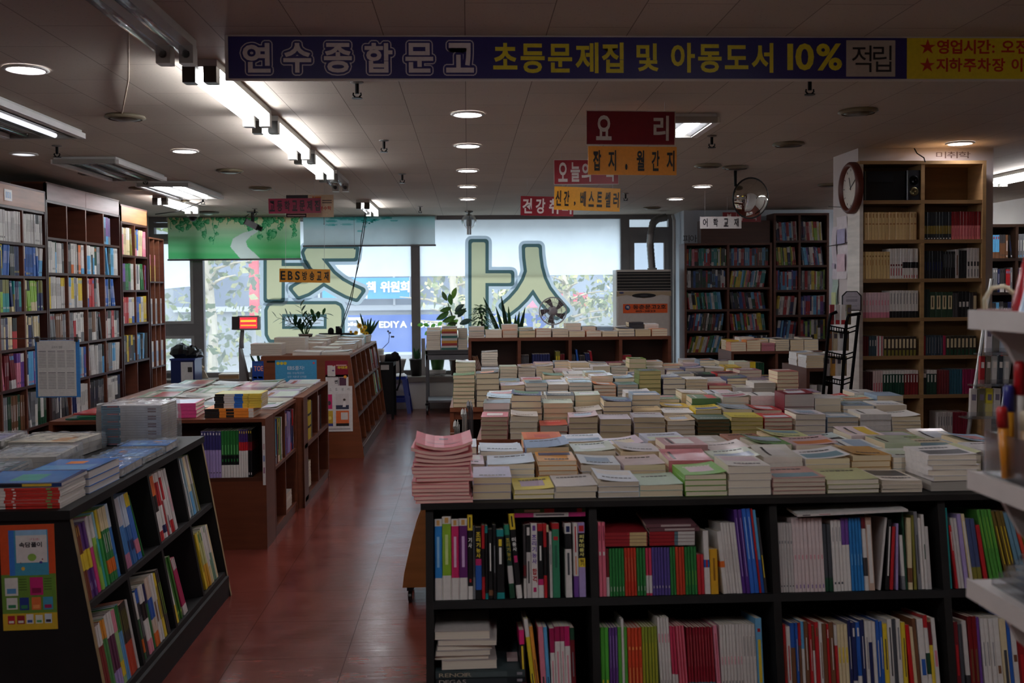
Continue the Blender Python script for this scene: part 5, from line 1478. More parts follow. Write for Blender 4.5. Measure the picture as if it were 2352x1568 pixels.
def flat_mesh(b, cover, pages, fine=True):
    S = b.get('spine', 'l')
    U, V = (b['d'], b['w']) if S == 'f' else (b['w'], b['d'])
    t, c = b['t'], b.get('c', 0.0009)
    n = 6 if fine else 1
    bend, curl = b.get('bend', 0), b.get('curl', 0)
    M = RZ({'l': 0, 'r': 180, 'f': 90}[S])
    fs = [i / n for i in range(n + 1)]
    uz = lambda f: bend * (2 * f - 1) ** 2
    tz = lambda f: t + uz(f) + curl * f ** 3
    x = lambda f: (f - 0.5) * U
    ci = c * 1.5 / U
    P = [(x(f), uz(f)) for f in fs] + [(x(f), uz(f) + c) for f in fs[::-1][:-1]] + [(x(ci), uz(0) + c), (x(ci), t + uz(0) - c)] + [(x(f), tz(f) - c) for f in fs[1:]] + [(x(f), tz(f)) for f in fs[::-1]]
    cover.prism(P, -V / 2, V / 2, 'y', b['col'], b.get('cmat', 'print'), M)
    e = 0.0012
    Q = [(x(max(f, ci)) - (0.0015 if f == 1 else 0), uz(f) + c) for f in fs] + [(x(max(f, ci)) - (0.0015 if f == 1 else 0), t + uz(f) - c) for f in fs[::-1]]
    pages.prism(Q, -V / 2 + e, V / 2 - e, 'y', b['page'], 'page', M)
    for bd in b.get('bands', []):
        q = bd[3] if len(bd) > 3 else 0
        v0, v1 = V / 2 - bd[0] * V, V / 2 - bd[1] * V
        xs = -U / 2 - (0.0003 if not q else 0.0006)
        z0, z1 = t * q, t * (1 - q)
        cover.poly([(xs, v0, z0), (xs, v1, z0), (xs, v1, z1), (xs, v0, z1)], bd[2], 'print', M @ T(0, 0, uz(0)))
    for k, (u0, u1, v0, v1, col) in enumerate(b.get('art', [])):
        lift = 0.0003 + 0.00012 * k
        cuts = sorted(set([u0, u1] + [f for f in fs if u0 < f < u1]))
        for a, d_ in zip(cuts, cuts[1:]):
            za, zb = tzl(fs, tz, a) + lift, tzl(fs, tz, d_) + lift
            y0, y1 = -V / 2 + v0 * V, -V / 2 + v1 * V
            cover.poly([(x(a), y0, za), (x(d_), y0, zb), (x(d_), y1, zb), (x(a), y1, za)], col, b.get('cmat', 'print'), M)
    if b.get('writing'):
        for s, u, v, wd, h, col in b['writing']:
            cover.text(s, M @ T(x(u), -V / 2 + v * V, tz(u) + 0.002) @ Matrix.Rotation(b.get('wrot', 0), 4, 'Z'), wd, h, col)


def tzl(fs, f, u):
    for a, b in zip(fs, fs[1:]):
        if a <= u <= b:
            return f(a) + (f(b) - f(a)) * (u - a) / max(b - a, 1e-9)
    return f(u)


PAGES = [(234, 216, 182), (224, 204, 168), (238, 226, 206), (230, 218, 200), (214, 200, 180), (236, 222, 194), (226, 210, 184)]
COVERS = [(232, 226, 220)] * 6 + [(214, 206, 214), (222, 196, 200), (190, 205, 220), (206, 214, 190), (226, 196, 150), (150, 170, 190), (200, 60, 60), (228, 190, 70), (90, 130, 90), (70, 80, 120), (230, 214, 196), (170, 150, 170), (224, 140, 90), (120, 150, 160), (190, 120, 130), (60, 60, 66), (236, 232, 226), (210, 214, 220)]


def art_for(r, col):
    out = []
    c2 = COVERS[r.randrange(len(COVERS))]
    q = r.random()
    if q < 0.4:
        out.append((0.08, 0.92, 0.1, r.uniform(0.4, 0.6), c2))
    elif q < 0.7:
        out.append((0.2, 0.8, 0.25, 0.7, c2))
    v = r.uniform(0.66, 0.8)
    ink = (50, 46, 50) if sum(col) > 380 else (225, 215, 200)
    x = r.uniform(0.12, 0.2)
    while x < 0.8:
        l = r.uniform(0.05, 0.11)
        out.append((x, x + l, v, v + 0.07, ink)); x += l + 0.02
    out.append((0.3, 0.7, v + 0.11, v + 0.13, c2))
    return out


def pile(x, y, z, w_, d, n, th, col, page, where, k, seed, name='paperback', M=None, spine=None, group=None, near=False, curl=0, bend=0, jit=0.0018, cover_mat='print', bands=None, art=None, rot=0, cat='book', cols=None, c=None):
    """n books laid one on another; the last is on top"""
    r = random.Random(seed)
    M = M or Matrix.Identity(4)
    zz = z + 0.0005
    for i in range(n):
        t = th * r.uniform(0.88, 1.12)
        top = i == n - 1
        cc = cols[i % len(cols)] if cols else col
        sp = spine or r.choice('lr')
        bd = bend * max(0.0, (i - n + 6) / 5)
        m = M @ T(x + r.uniform(-jit, jit), y + r.uniform(-jit, jit), zz) @ RZ(rot + (r.uniform(-1, 1) * 500 * jit if jit else 0))
        pos = 'topmost' if top else '%s from top' % nth(n - i)
        FLAT.append(dict(name=name, M=m, w=w_ - 0.003, d=d * r.uniform(0.97, 1), t=t, col=cc, page=page, spine=sp, near=near, cat=cat, group=group, curl=(curl if top else 0), bend=bd, cmat=cover_mat if top else 'print', bands=bands or [],
                         art=(art if art is not None else art_for(r, cc)) if top else [], c=c or 0.0009, top=top, ztop=zz + t, X=(m.translation.x, m.translation.y), label='%s %s, %s of %s pile from aisle, %s' % (cname(cc), name.replace('_', ' '), pos, nth(k), where)))
        zz += t + bd * 0.12 + 0.0006
    return zz


def emit_flat(cap=300):
    by = {}
    for b in FLAT:
        by.setdefault(b['name'], []).append(b)
    for name, lst in by.items():
        pts = [(b['M'].translation, b) for b in lst]
        for p, b in pts:
            # how much of this book shows over whatever lies in front of it
            hid = 0.0
            a0 = p.x / p.y
            for q, o in pts:
                if q.y < p.y - 0.1 and abs(q.x / q.y - a0) < 0.6 * b['w'] / p.y:
                    hid = max(hid, EYE + (q.z + o['t'] - EYE) * p.y / q.y)
            vis = max(0.0, min(b['t'], p.z + b['t'] - hid))
            b['pri'] = (b['w'] * vis + (b['w'] * b['d'] * 0.25 * (1 if p.z + b['t'] > hid - 0.02 else 0) if b['top'] else 0)) / p.y ** 2
        lst.sort(key=lambda b: -b['pri'])
        for b in lst[:cap]:
            if b['near']:
                r = thing(name, b['label'], b['cat'], b['M'], b['group'])
                c, p = MB(), MB()
                flat_mesh(b, c, p)
                c.build('cover', r, b.get('curl', 0) > 0.5); p.build('page_block', r)
            else:
                m = MB(); flat_mesh(b, m, m, b['top'])
                tag(m.build(name, None, M=b['M']), b['label'], b['cat'], b['group'])
        if len(lst) > cap:
            m = MB()
            for b in lst[cap:]:
                x = MB(); flat_mesh(b, x, x, False)
                off = len(m.v)
                m.v += [tuple(b['M'] @ Vector(p)) for p in x.v]
                for f, c, k in zip(x.f, x.c, x.m):
                    mt = x.mats[k]
                    if mt not in m.mats:
                        m.mats.append(mt)
                    m.f.append(tuple(off + i for i in f)); m.c.append(c); m.m.append(m.mats.index(mt))
            tag(m.build(name + '_stock'), 'remaining %s stock buried in the table piles' % name.replace('_', ' '), 'book', None, 'stuff')


# ---- piles on the front black bookcase
Z1 = 0.791
xat = lambda px, Y: at(px, 900, Y=Y).x
GP = 'paperbacks piled on the front black bookcase'
PKC = [(236, 150, 150), (230, 140, 145), (222, 96, 110), (236, 160, 158)]
a, b = xat(950, 3.2), xat(1081, 3.2)
pile((a + b) / 2, 3.245, Z1, b - a, 0.26, 15, 0.0105, PKC[0], (238, 198, 184), 'front row on black bookcase', 1, 5, group=GP, near=True, spine='l', bend=0.02, jit=0.004, cols=PKC, art=[(0.1, 0.9, 0.4, 0.5, (220, 120, 126)), (0.42, 0.58, 0.62, 0.75, (120, 70, 76)), (0.2, 0.8, 0.25, 0.3, (170, 90, 96))])
FRONT = [(1083, 1174, 1096, (190, 184, 208), 3, 1, 0.0), (1176, 1271, 1124, (226, 206, 84), 2, 5, 0.006), (1272, 1371, 1120, (214, 208, 204), 2, 6, 0.004), (1371, 1468, 1110, (226, 230, 236), 3, 4, 0.012), (1469, 1571, 1120, (190, 208, 190), 2, 0, 0.004), (1572, 1671, 1098, (120, 176, 70), 4, 5, 0.01),
         (1673, 1773, 1085, (230, 222, 214), 4, 2, 0.003), (1775, 1899, 1109, (196, 150, 140), 4, 4, 0.003), (1902, 2024, 1116, (190, 190, 140), 3, 3, 0.003), (2027, 2122, 1120, (226, 214, 200), 3, 4, 0.003)]
for k, (p0, p1, yt, col, n, pg, cu) in enumerate(FRONT):
    a, b = xat(p0, 3.15), xat(p1, 3.15)
    h = (1146 - yt) / 722.0
    pile((a + b) / 2, 3.155 + 0.1, Z1, b - a, 0.2, n, h / n, col, PAGES[pg], 'front row on black bookcase', k + 2, 50 + k, group=GP, near=True, curl=cu, spine='l' if k % 3 else 'r')
a, b = xat(2142, 3.15), xat(2256, 3.15)
zt = pile((a + b) / 2, 3.26, Z1, b - a, 0.2, 1, 0.03, (150, 146, 140), (176, 168, 158), 'front row on black bookcase', 12, 70, group=GP, near=True, jit=0)
pile((a + b) / 2, 3.26, zt, b - a, 0.19, 5, 0.0165, (234, 228, 224), PAGES[2], 'grey slab on black bookcase', 12, 71, group=GP, near=True, spine='l', jit=0.006, curl=0.004)
pile(2.0, 3.25, Z1, 0.14, 0.2, 3, 0.02, (200, 190, 190), PAGES[2], 'front row on black bookcase', 13, 72, group=GP, near=True)
pile(2.2, 3.25, Z1, 0.14, 0.2, 4, 0.02, (220, 200, 190), PAGES[1], 'front row on black bookcase', 14, 73, group=GP, near=True)
ROW2 = [(228, 200, 210), (206, 216, 228), (236, 160, 70), (220, 224, 228), (230, 208, 204), (206, 120, 126), (214, 224, 200), (232, 226, 214), (228, 222, 220), (210, 160, 90), (214, 214, 206), (206, 206, 160), (232, 226, 224), (226, 226, 226)]
ROW3 = [(212, 200, 204), (220, 220, 226), (140, 160, 190), (214, 214, 190), (230, 220, 220), (190, 140, 140), (222, 206, 196), (130, 170, 110), (224, 190, 190), (214, 214, 212), (190, 200, 170), (226, 210, 180), (150, 180, 210)]
ROW4 = [(226, 226, 222), (214, 214, 218), (232, 116, 40), (220, 206, 210), (224, 196, 204), (200, 200, 214), (206, 196, 180), (186, 130, 110), (200, 200, 140), (206, 220, 216), (226, 206, 206), (180, 200, 150), (224, 216, 200)]
for ri, (cols, y, h, nm, dx) in enumerate(((ROW2, 3.465, 0.085, 'second', 0.02), (ROW3, 3.67, 0.088, 'third', 0.0), (ROW4, 3.872, 0.082, 'back', -0.01))):
    r = random.Random(90 + ri)
    x = -0.11 + dx
    for k, col in enumerate(cols):
        w_ = r.uniform(0.135, 0.165)
        n = r.choice([3, 4, 4, 5])
        hh = h * r.uniform(0.8, 1.12)
        if ri == 2 and k < 2:
            hh, n = 0.05, 2
        if ri == 2 and k == 2:
            pile(x + w_ / 2, y, Z1, w_, 0.19, 3, 0.03, col, PAGES[1], '%s row on black bookcase' % nm, k + 1, 200 + ri * 40 + k, group=GP, near=True, spine='f', bands=[(0.15, 0.85, (240, 170, 70), 0.25), (0.3, 0.7, (90, 40, 20), 0.36)], art=[(0.1, 0.9, 0.1, 0.9, (220, 96, 30)), (0.2, 0.6, 0.3, 0.7, (200, 60, 30))])
        else:
            pile(x + w_ / 2, y, Z1, w_, 0.195, n, hh / n, col, PAGES[r.randrange(7)], '%s row on black bookcase' % nm, k + 1, 200 + ri * 40 + k, group=GP, near=ri == 0, curl=r.choice([0, 0.004, 0.009, 0.014]), spine=r.choice('lrrlf'), cover_mat=r.choice(['print', 'glossy_cover', 'glossy_cover']))
        x += w_ + r.uniform(0.004, 0.012)
        if x > 2.28:
            break


# ---- tables
def table(label, M, W, D, H, col=WOOD, dark=(66, 36, 26), t=0.028):
    r = thing('display_table', label, 'table', M)
    MB().box(0, W, 0, D, H - t, H, col, 'wood_flat').build('top_board', r)
    for x in (0.0, W - 0.025):
        MB().box(x, x + 0.025, 0.01, D - 0.01, 0, H - t, col, 'wood').build('side_panel', r)
    MB().box(0.025, W - 0.025, 0.02, 0.04, H - t - 0.05, H - t, col, 'wood').build('apron', r)
    MB().box(0.025, W - 0.025, D - 0.04, D - 0.02, 0.02, H - t, dark, 'wood').build('back_panel', r)
    MB().box(0.025, W - 0.025, 0.04, D - 0.05, 0.1, 0.12, dark, 'wood_flat').build('shelf', r)
    return r


M2 = T(0.035, 4.70, 0) @ RZ(-3.2)
M3 = T(-0.12, 6.27, 0) @ RZ(-0.6)
M4 = T(0.08, 7.82, 0)
table('brown display table of paperback piles directly behind the black bookcase', M2, 2.2, 0.92, 0.75)
table('brown display table of paperback piles in the middle of the shop', M3, 2.24, 0.95, 0.72)
table('brown display table of paperback piles before the low bookcase', M4, 2.2, 0.86, 0.75)


def rows(M, W, H, spec, place_name, grp, seed, x_start=0.02, special=None):
    for ri, (y, h, var, nm) in enumerate(spec):
        r = random.Random(seed + ri)
        x, k = x_start + (r.uniform(0, 0.02) if ri else 0), 0
        while x < W - 0.1:
            k += 1
            w_ = r.uniform(0.13, 0.155)
            hh = h * r.uniform(1 - var * 1.35, 1 + var * 1.35)
            sp = (special or {}).get((ri, k))
            col, pg = COVERS[r.randrange(len(COVERS))], PAGES[r.randrange(7)]
            n = max(2, round(hh / r.uniform(0.018, 0.03)))
            kw = dict(spine=r.choice('llrrrllf'), curl=r.choice([0, 0, 0.003, 0.007, 0.011]))
            if sp:
                hh = sp.get('h', hh); n = sp.get('n', n); col = sp.get('col', col); pg = sp.get('page', pg)
                kw.update(sp.get('kw', {}))
            pile(x + w_ / 2, y, H + 0.0008, w_, 0.195, n, hh / n, col, pg, '%s row on %s' % (nm, place_name), k, seed * 7 + ri * 100 + k, M=M, group=grp, near=False, cover_mat=r.choice(['print', 'glossy_cover']), **kw)
            x += w_ + r.uniform(0.003, 0.009)


G = (70, 100, 80)
rows(M2, 2.2, 0.75, [(0.105, 0.094, 0.1, 'front'), (0.315, 0.125, 0.22, 'second'), (0.525, 0.13, 0.2, 'third'), (0.735, 0.115, 0.25, 'back')], 'nearest brown table', 'paperbacks piled on the nearest brown table', 31, special={
    (0, 1): dict(h=0.108, n=5, col=(214, 130, 140), page=(196, 178, 150)), (0, 2): dict(h=0.106, n=4), (0, 3): dict(h=0.062, n=2, col=(200, 90, 70), page=(200, 188, 170)), (0, 8): dict(h=0.09, n=5, col=(60, 96, 80), page=(110, 90, 60)), (0, 9): dict(h=0.092, n=5, col=(214, 196, 80), page=(206, 186, 130)),
    (0, 11): dict(h=0.1, n=4), (1, 1): dict(h=0.15, n=4, col=(90, 80, 86), page=(222, 214, 204)), (1, 2): dict(h=0.185, n=6, page=(226, 208, 172)), (1, 3): dict(h=0.15, n=6), (1, 11): dict(h=0.17, n=3, col=(120, 30, 44), page=(186, 176, 168), kw=dict(spine='l')), (1, 8): dict(col=(228, 196, 50))})
rows(M3, 2.24, 0.72, [(0.105, 0.13, 0.2, 'front'), (0.315, 0.14, 0.2, 'second'), (0.525, 0.135, 0.22, 'third'), (0.735, 0.12, 0.25, 'back')], 'middle brown table', 'paperbacks piled on the middle brown table', 47, special={
    (0, 1): dict(h=0.2, n=8, page=(230, 208, 172)), (0, 2): dict(h=0.2, n=6, col=(60, 60, 64), page=(222, 206, 172), kw=dict(spine='l')), (0, 9): dict(h=0.22, n=8, col=(120, 136, 70), page=(206, 190, 130)), (0, 10): dict(h=0.16, n=5), (0, 14): dict(h=0.13, n=4, page=(190, 180, 166)), (0, 15): dict(h=0.2, n=8, col=(214, 120, 110)), (0, 16): dict(h=0.15, n=3, col=(150, 40, 50), page=(186, 176, 160), kw=dict(spine='l')), (1, 1): dict(h=0.25, n=9)})
rows(M4, 2.2, 0.75, [(0.105, 0.085, 0.25, 'front'), (0.315, 0.085, 0.3, 'middle'), (0.525, 0.075, 0.3, 'back')], 'hindmost brown table', 'paperbacks piled on the hindmost brown table', 63, special={(0, 9): dict(col=(140, 190, 60), h=0.15), (2, 1): dict(h=0.19, n=9, col=(170, 166, 160)), (0, 15): dict(h=0.2, n=9, col=(150, 80, 60), page=(200, 190, 178)), (0, 1): dict(h=0.09)})
rows(T(0.0, 8.9, 0), 1.84, 1.03, [(0.105, 0.06, 0.2, 'front'), (0.3, 0.085, 0.3, 'back')], 'low brown bookcase', 'paperbacks piled on the low bookcase', 81, x_start=0.005)
rows(T(2.55, 9.55, 0), 0.9, 0.84, [(0.13, 0.09, 0.15, 'front'), (0.36, 0.1, 0.15, 'back')], 'brown table before tall bookcases', 'paperbacks piled on the brown side tables', 93, x_start=0.005)
rows(T(2.62, 7.6, 0), 0.6, 0.83, [(0.12, 0.1, 0.05, 'front'), (0.36, 0.1, 0.05, 'back')], 'brown table behind wire rack', 'paperbacks piled on the brown side tables', 99, x_start=0.005)

# ---- books lying inside the front black bookcase
xb = lambda c: c
M = FC.M
zsh = 0.49
GH = 'books lying flat in the front black bookcase'
m = M @ T(0, 0.0, 0)


def lying(x, y, z, w_, d, t, col, label, spine='f', bands=None, page=(228, 218, 200), writing=None, rot=0, name='book', tilt=0):
    b = dict(name=name, M=FC.M @ T(x, y, z) @ RX(-8 if False else 0) @ RY(tilt) @ RZ(rot), w=w_, d=d, t=t, col=col, page=page, spine=spine, cat='book', bands=bands or [], writing=None)
    r = thing(name, label, 'book', b['M'], GH)
    c, p = MB(), MB()
    flat_mesh(b, c, p)
    for s, fx, col2, hgt in writing or []:
        c.text(s, face(-w_ / 2 + fx[0] * w_ + fx[1] * w_ / 2, -d / 2 - 0.0012, t / 2), fx[1] * w_, hgt, col2, 'r' if s.isascii() and len(s) > 3 else 'b')
    c.build('cover', r); p.build('page_block', r)


yl = 0.13 * 0.62 + 0.1 + 0.012
lying(0.395, yl + 0.03, zsh + 0.2445, 0.228, 0.15, 0.0135, (206, 60, 130), 'magenta and white book lying across the upright manuals', bands=[(0.27, 0.76, (228, 222, 218)), (0.3, 0.7, (90, 80, 90), 0.34)])
lying(0.395, yl + 0.03, zsh + 0.2585, 0.228, 0.15, 0.0125, (66, 110, 50), 'green and black spined book, upper of two lying across the manuals', bands=[(0.14, 0.36, (214, 190, 160), 0.2), (0.42, 0.56, (196, 50, 40)), (0.56, 0.88, (26, 24, 26)), (0.88, 0.95, (190, 50, 50))])
# small workbooks laid over the short row of the second bay
zz = 0.49 + 0.153
for q, (x, w_, n, cL, bd) in enumerate(((0.635, 0.135, 4, (150, 40, 46), [(0.0, 0.58, (160, 44, 50)), (0.58, 0.98, (206, 180, 130))]), (0.782, 0.145, 4, (150, 40, 46), [(0, 0.55, (160, 40, 46)), (0.55, 0.63, (90, 120, 130)), (0.63, 1, (206, 200, 194))]))):
    for i in range(n):
        lying(x, yl + 0.02, zz + i * 0.0112, w_, 0.19, 0.0102, cL, '%s maroon spined workbook, %s from bottom of the %s pile above green workbooks' % ('tan-tipped' if q == 0 else 'white-tipped', nth(i + 1), 'aisle-side' if q == 0 else 'other'), bands=bd)
for i in range(2):
    lying(0.79 - 0.012 * i, yl + 0.02, zz + 0.0452 + i * 0.0125, 0.16, 0.19, 0.011, (110, 70, 76), '%s of two loose maroon booklets on the white-tipped workbooks' % ('lower', 'upper')[i], bands=[(0.3, 0.9, (186, 170, 166), 0.2)])
# art books and white paperbacks in the lower bay
z0 = 0.155
yl0 = 0.13 * 0.2 + 0.02
for i, (s, col, c2, tt_, hg) in enumerate((('TOULOUSE-LAUTREC', (60, 80, 120), (150, 160, 180), 0.022, 0.011), ('GOYA', (34, 34, 38), (200, 190, 180), 0.0195, 0.012), ('SEURAT', (54, 66, 96), (160, 160, 170), 0.022, 0.012), ('DEGAS', (32, 42, 46), (190, 180, 170), 0.02, 0.012), ('RENOIR', (60, 74, 76), (190, 176, 150), 0.021, 0.012))):
    zc = 0.158 + sum((0.022, 0.0195, 0.022, 0.02, 0.021)[:i]) + 0.0008 * i
    if True:
        lying(0.167, yl0 + 0.14, zc + 0.012, 0.278, 0.26, tt_, col, 'large dark art book with capital lettering, %s from bottom of its pile' % nth(i + 1), writing=[(s, (0.04, 0.06 * len(s) if len(s) < 10 else 0.5), c2, hg)], bands=[(0.3, 0.8, tuple(min(255, v + 22) for v in col), 0.12), (0.91, 0.97, (150, 150, 160), 0.3)] if len(s) < 10 else [])
zc = 0.158 + 0.1045 + 0.012 + 0.006
for i, (tt_, dx, w_) in enumerate(((0.028, 0.045, 0.172), (0.0125, 0.028, 0.168), (0.0155, 0.028, 0.17), (0.014, 0.03, 0.172), (0.0165, 0.04, 0.182), (0.026, 0.026, 0.172))):
    b = dict(name='book', M=FC.M @ T(dx + w_ / 2, yl0 + 0.12 + 0.005 * (i % 2), zc) @ RZ((1.5, -1, 0.5, 2, -2, 0)[i]), w=w_, d=0.2, t=tt_, col=(196, 186, 180), page=(232, 222, 204), spine='l' if i < 5 else 'r', cat='book')
    r = thing('book', 'white-edged paperback, %s from bottom of the pile on the art books' % nth(i + 1), 'book', b['M'], GH)
    c, p = MB(), MB()
    flat_mesh(b, c, p); c.build('cover', r); p.build('page_block', r)
    zc += tt_ + 0.0012
lying(0.27, yl0 + 0.1, 0.158 + 0.1045 + 0.018, 0.034, 0.05, 0.012, (214, 190, 186), 'small pale eraser-like block on the art book pile', name='paper_block')
lying(1.36, yl - 0.035, 0.735, 0.36, 0.11, 0.0075, (224, 218, 212), 'long thin white booklet lying over the white spines, third bay', bands=[(0.05, 0.12, (60, 60, 66), 0.3), (0.2, 0.3, (190, 110, 120), 0.36)], tilt=-1.6)
# ------------------------------------------------------------------ workbooks on the angled black bookcase
GA = 'workbooks on top of the angled black bookcase'
AW = 'angled black bookcase'


def wrap(root_name, label, M, w_, d, h, build_inner, seed, cat='book'):
    """a pile sealed in crinkled clear film: thing > pile, film"""
    t = thing(root_name, label, cat, M, 'shrink wrapped packs on the left displays')
    build_inner(t)
    r = random.Random(seed)
    nx, ny = 14, 10
    mb = MB()
    W, D = w_ / 2 + 0.006, d / 2 + 0.006

    def P(i, j, z, jit=0.004):
        return (-W + 2 * W * i / nx + r.uniform(-jit, jit), -D + 2 * D * j / ny + r.uniform(-jit, jit), z + r.uniform(-0.001, 0.006))
    top = [[P(i, j, h + 0.004, 0.004) for j in range(ny + 1)] for i in range(nx + 1)]
    for i in range(nx):
        for j in range(ny):
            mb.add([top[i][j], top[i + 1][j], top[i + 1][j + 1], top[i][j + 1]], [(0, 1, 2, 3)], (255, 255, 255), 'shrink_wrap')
    edge = [top[i][0] for i in range(nx)] + [top[nx][j] for j in range(ny)] + [top[i][ny] for i in range(nx, 0, -1)] + [top[0][j] for j in range(ny, 0, -1)]
    rows_ = [edge]
    for k, q in enumerate((0.66, 0.33, 0.02)):
        rows_.append([(p[0] * r.uniform(1.0, 1.05), p[1] * r.uniform(1.0, 1.06), max(0.002, h * q + r.uniform(-0.003, 0.003))) for p in edge])
    n = len(edge)
    for a, b in zip(rows_, rows_[1:]):
        for k in range(n):
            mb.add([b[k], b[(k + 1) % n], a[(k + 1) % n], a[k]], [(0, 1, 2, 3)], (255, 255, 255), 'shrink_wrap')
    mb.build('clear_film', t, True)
    return t


def inner(specs):
    """specs: books (w, d, t, colour, spine, bands, art) from the bottom up"""
    def f(t):
        z = 0.0
        for w_, d, tt, col, sp, bands, art in specs:
            b = dict(w=w_, d=d, t=tt, col=col, page=(214, 204, 192), spine=sp, bands=bands, art=art, cmat='print')
            m = MB(); flat_mesh(b, m, m, False)
            m.build('workbook', t, M=T(0, 0, z))
            z += tt + 0.0008
    return f


ZL = 0.7715
r_ = random.Random(12)
for i in range(7):
    x = -1.462 + r_.uniform(-0.004, 0.004)
    FLAT.append(dict(name='stacked_workbook', M=T(x, 3.34 + r_.uniform(-0.004, 0.004), ZL + i * 0.0098), w=0.30, d=0.21, t=0.009, col=(222, 214, 208), page=(222, 214, 204), spine='f', near=True, cat='book', group=GA, cmat='print', top=i == 6, art=[(0.05, 0.95, 0.05, 0.95, (60, 150, 140)), (0.1, 0.5, 0.1, 0.6, (40, 90, 160))] if i == 6 else [],
                     bands=[(0.42, 0.99, (196, 52, 44)), (0.86, 0.91, (120, 160, 90), 0.2), (0.24, 0.32, (60, 60, 66), 0.2), (0.5, 0.53, (230, 220, 215), 0.25)], label='red and white spined workbook, %s from bottom, pile at poster end of angled bookcase' % nth(i + 1)))
FLAT.append(dict(name='stacked_workbook', M=T(-1.465, 3.35, ZL + 7 * 0.0098 + 0.001), w=0.31, d=0.22, t=0.012, col=(40, 60, 110), page=(222, 214, 204), spine='f', near=True, cat='book', group=GA, cmat='glossy_cover', top=True, curl=0.004, art=[(0.05, 0.95, 0.05, 0.9, (56, 120, 190)), (0.2, 0.7, 0.3, 0.6, (60, 160, 150))],
                 bands=[(0.1, 0.36, (200, 196, 196), 0.2), (0.38, 0.6, (30, 30, 34), 0.1), (0.6, 0.9, (214, 180, 60), 0.15)], label='blue covered workbook with yellow title strip, on top of red spined pile'))
for i in range(3):
    FLAT.append(dict(name='stacked_workbook', M=T(-1.412, 3.605, ZL + i * 0.0255) @ RZ(-2), w=0.22, d=0.27, t=0.0245, col=(50, 120, 200), page=(214, 208, 204), spine='l', near=True, cat='book', group=GA, cmat='glossy_cover', top=i == 2, curl=0.006 if i == 2 else 0, art=[(0.05, 0.9, 0.1, 0.5, (90, 160, 220)), (0.3, 0.6, 0.6, 0.8, (226, 130, 60))] if i == 2 else [],
                     label='bright blue unwrapped workbook, %s from bottom, behind the red spined pile' % nth(i + 1)))
BLUE = [(0.06, 0.94, 0.06, 0.94, (70, 130, 200)), (0.2, 0.5, 0.2, 0.5, (130, 180, 220)), (0.55, 0.75, 0.6, 0.75, (226, 140, 70))]
GREY = [(0.05, 0.95, 0.1, 0.6, (180, 188, 200))]
for k, (x, y, w_, d, rot, lab, sp) in enumerate((
        (-1.405, 3.895, 0.2, 0.25, 1, 'blue workbooks sealed in clear film beside the unwrapped blue ones', [(0.2, 0.25, 0.03, (60, 120, 190), 'l', [], BLUE)] * 1),
        (-1.405, 4.415, 0.2, 0.17, 1, 'small blue film-wrapped pack just before the tall wrapped pile', [(0.2, 0.17, 0.03, (70, 120, 180), 'l', [], BLUE)] * 1),
        (-1.41, 4.175, 0.2, 0.24, -2, 'flat film-wrapped workbooks with a green and blue spine near the tall wrapped pack', [(0.2, 0.24, 0.012, (200, 200, 205), 'f', [(0.1, 0.9, (50, 90, 140), 0.2)], GREY), (0.2, 0.24, 0.012, (60, 110, 150), 'f', [(0.6, 0.8, (60, 150, 90), 0.1)], BLUE)]),
        (-1.76, 3.64, 0.24, 0.28, 3, 'film-wrapped grey workbooks behind the blue covered pile', [(0.24, 0.28, 0.012, (90, 120, 130), 'f', [(0.1, 0.8, (200, 200, 200), 0.2)], GREY)] * 5),
        (-2.06, 3.66, 0.22, 0.28, -4, 'film-wrapped dark spined workbooks at the far back corner near the entrance', [(0.22, 0.28, 0.012, (50, 60, 60), 'f', [(0.3, 0.8, (150, 160, 150), 0.2)], GREY)] * 5),
        (-1.73, 4.02, 0.26, 0.3, 5, 'loosely wrapped pale workbooks beside the blue wrapped pack', [(0.26, 0.3, 0.02, (206, 200, 190), 'r', [], GREY)] * 3),
        (-2.08, 4.04, 0.26, 0.3, 6, 'bulging wrapped pack of cream workbooks at the wall side', [(0.26, 0.3, 0.024, (190, 185, 150), 'r', [], [(0.05, 0.95, 0.05, 0.95, (130, 130, 170))])] * 4),
        (-1.78, 4.36, 0.28, 0.26, -5, 'wrapped workbooks with an orange tag, behind the loosely wrapped pack', [(0.28, 0.26, 0.022, (226, 214, 190), 'l', [], [(0.6, 0.85, 0.1, 0.5, (226, 150, 50))])] * 3),
        (-2.1, 4.4, 0.24, 0.26, 3, 'wrapped workbooks with lavender covers at the wall side', [(0.24, 0.26, 0.022, (214, 206, 200), 'l', [], [(0.1, 0.9, 0.1, 0.9, (150, 140, 190))])] * 3))):
    h = sum(s[2] + 0.0008 for s in sp)
    wrap('wrapped_pack', lab, T(x, y, ZL + 0.001) @ RZ(rot), w_, d, h, inner(sp), 60 + k)
sp = [(0.2, 0.27, 0.0105, (226, 222, 220), 'f', [(0.0, 0.32, (70, 140, 170)), (0.02, 0.3, (60, 66, 90), 0.3), (0.78, 0.92, (130, 96, 90), 0.2)] if i % 3 else [(0.0, 0.3, (60, 100, 130)), (0.1, 0.28, (200, 90, 90), 0.3)], []) for i in range(16)]
wrap('wrapped_pack', 'tall film-wrapped pile of blue and white workbooks at the far end', T(-1.52, 4.66, ZL + 0.001) @ RZ(-3), 0.28, 0.22, 16 * 0.0113, inner([(0.27, 0.21) + s[2:] for s in sp]), 91)


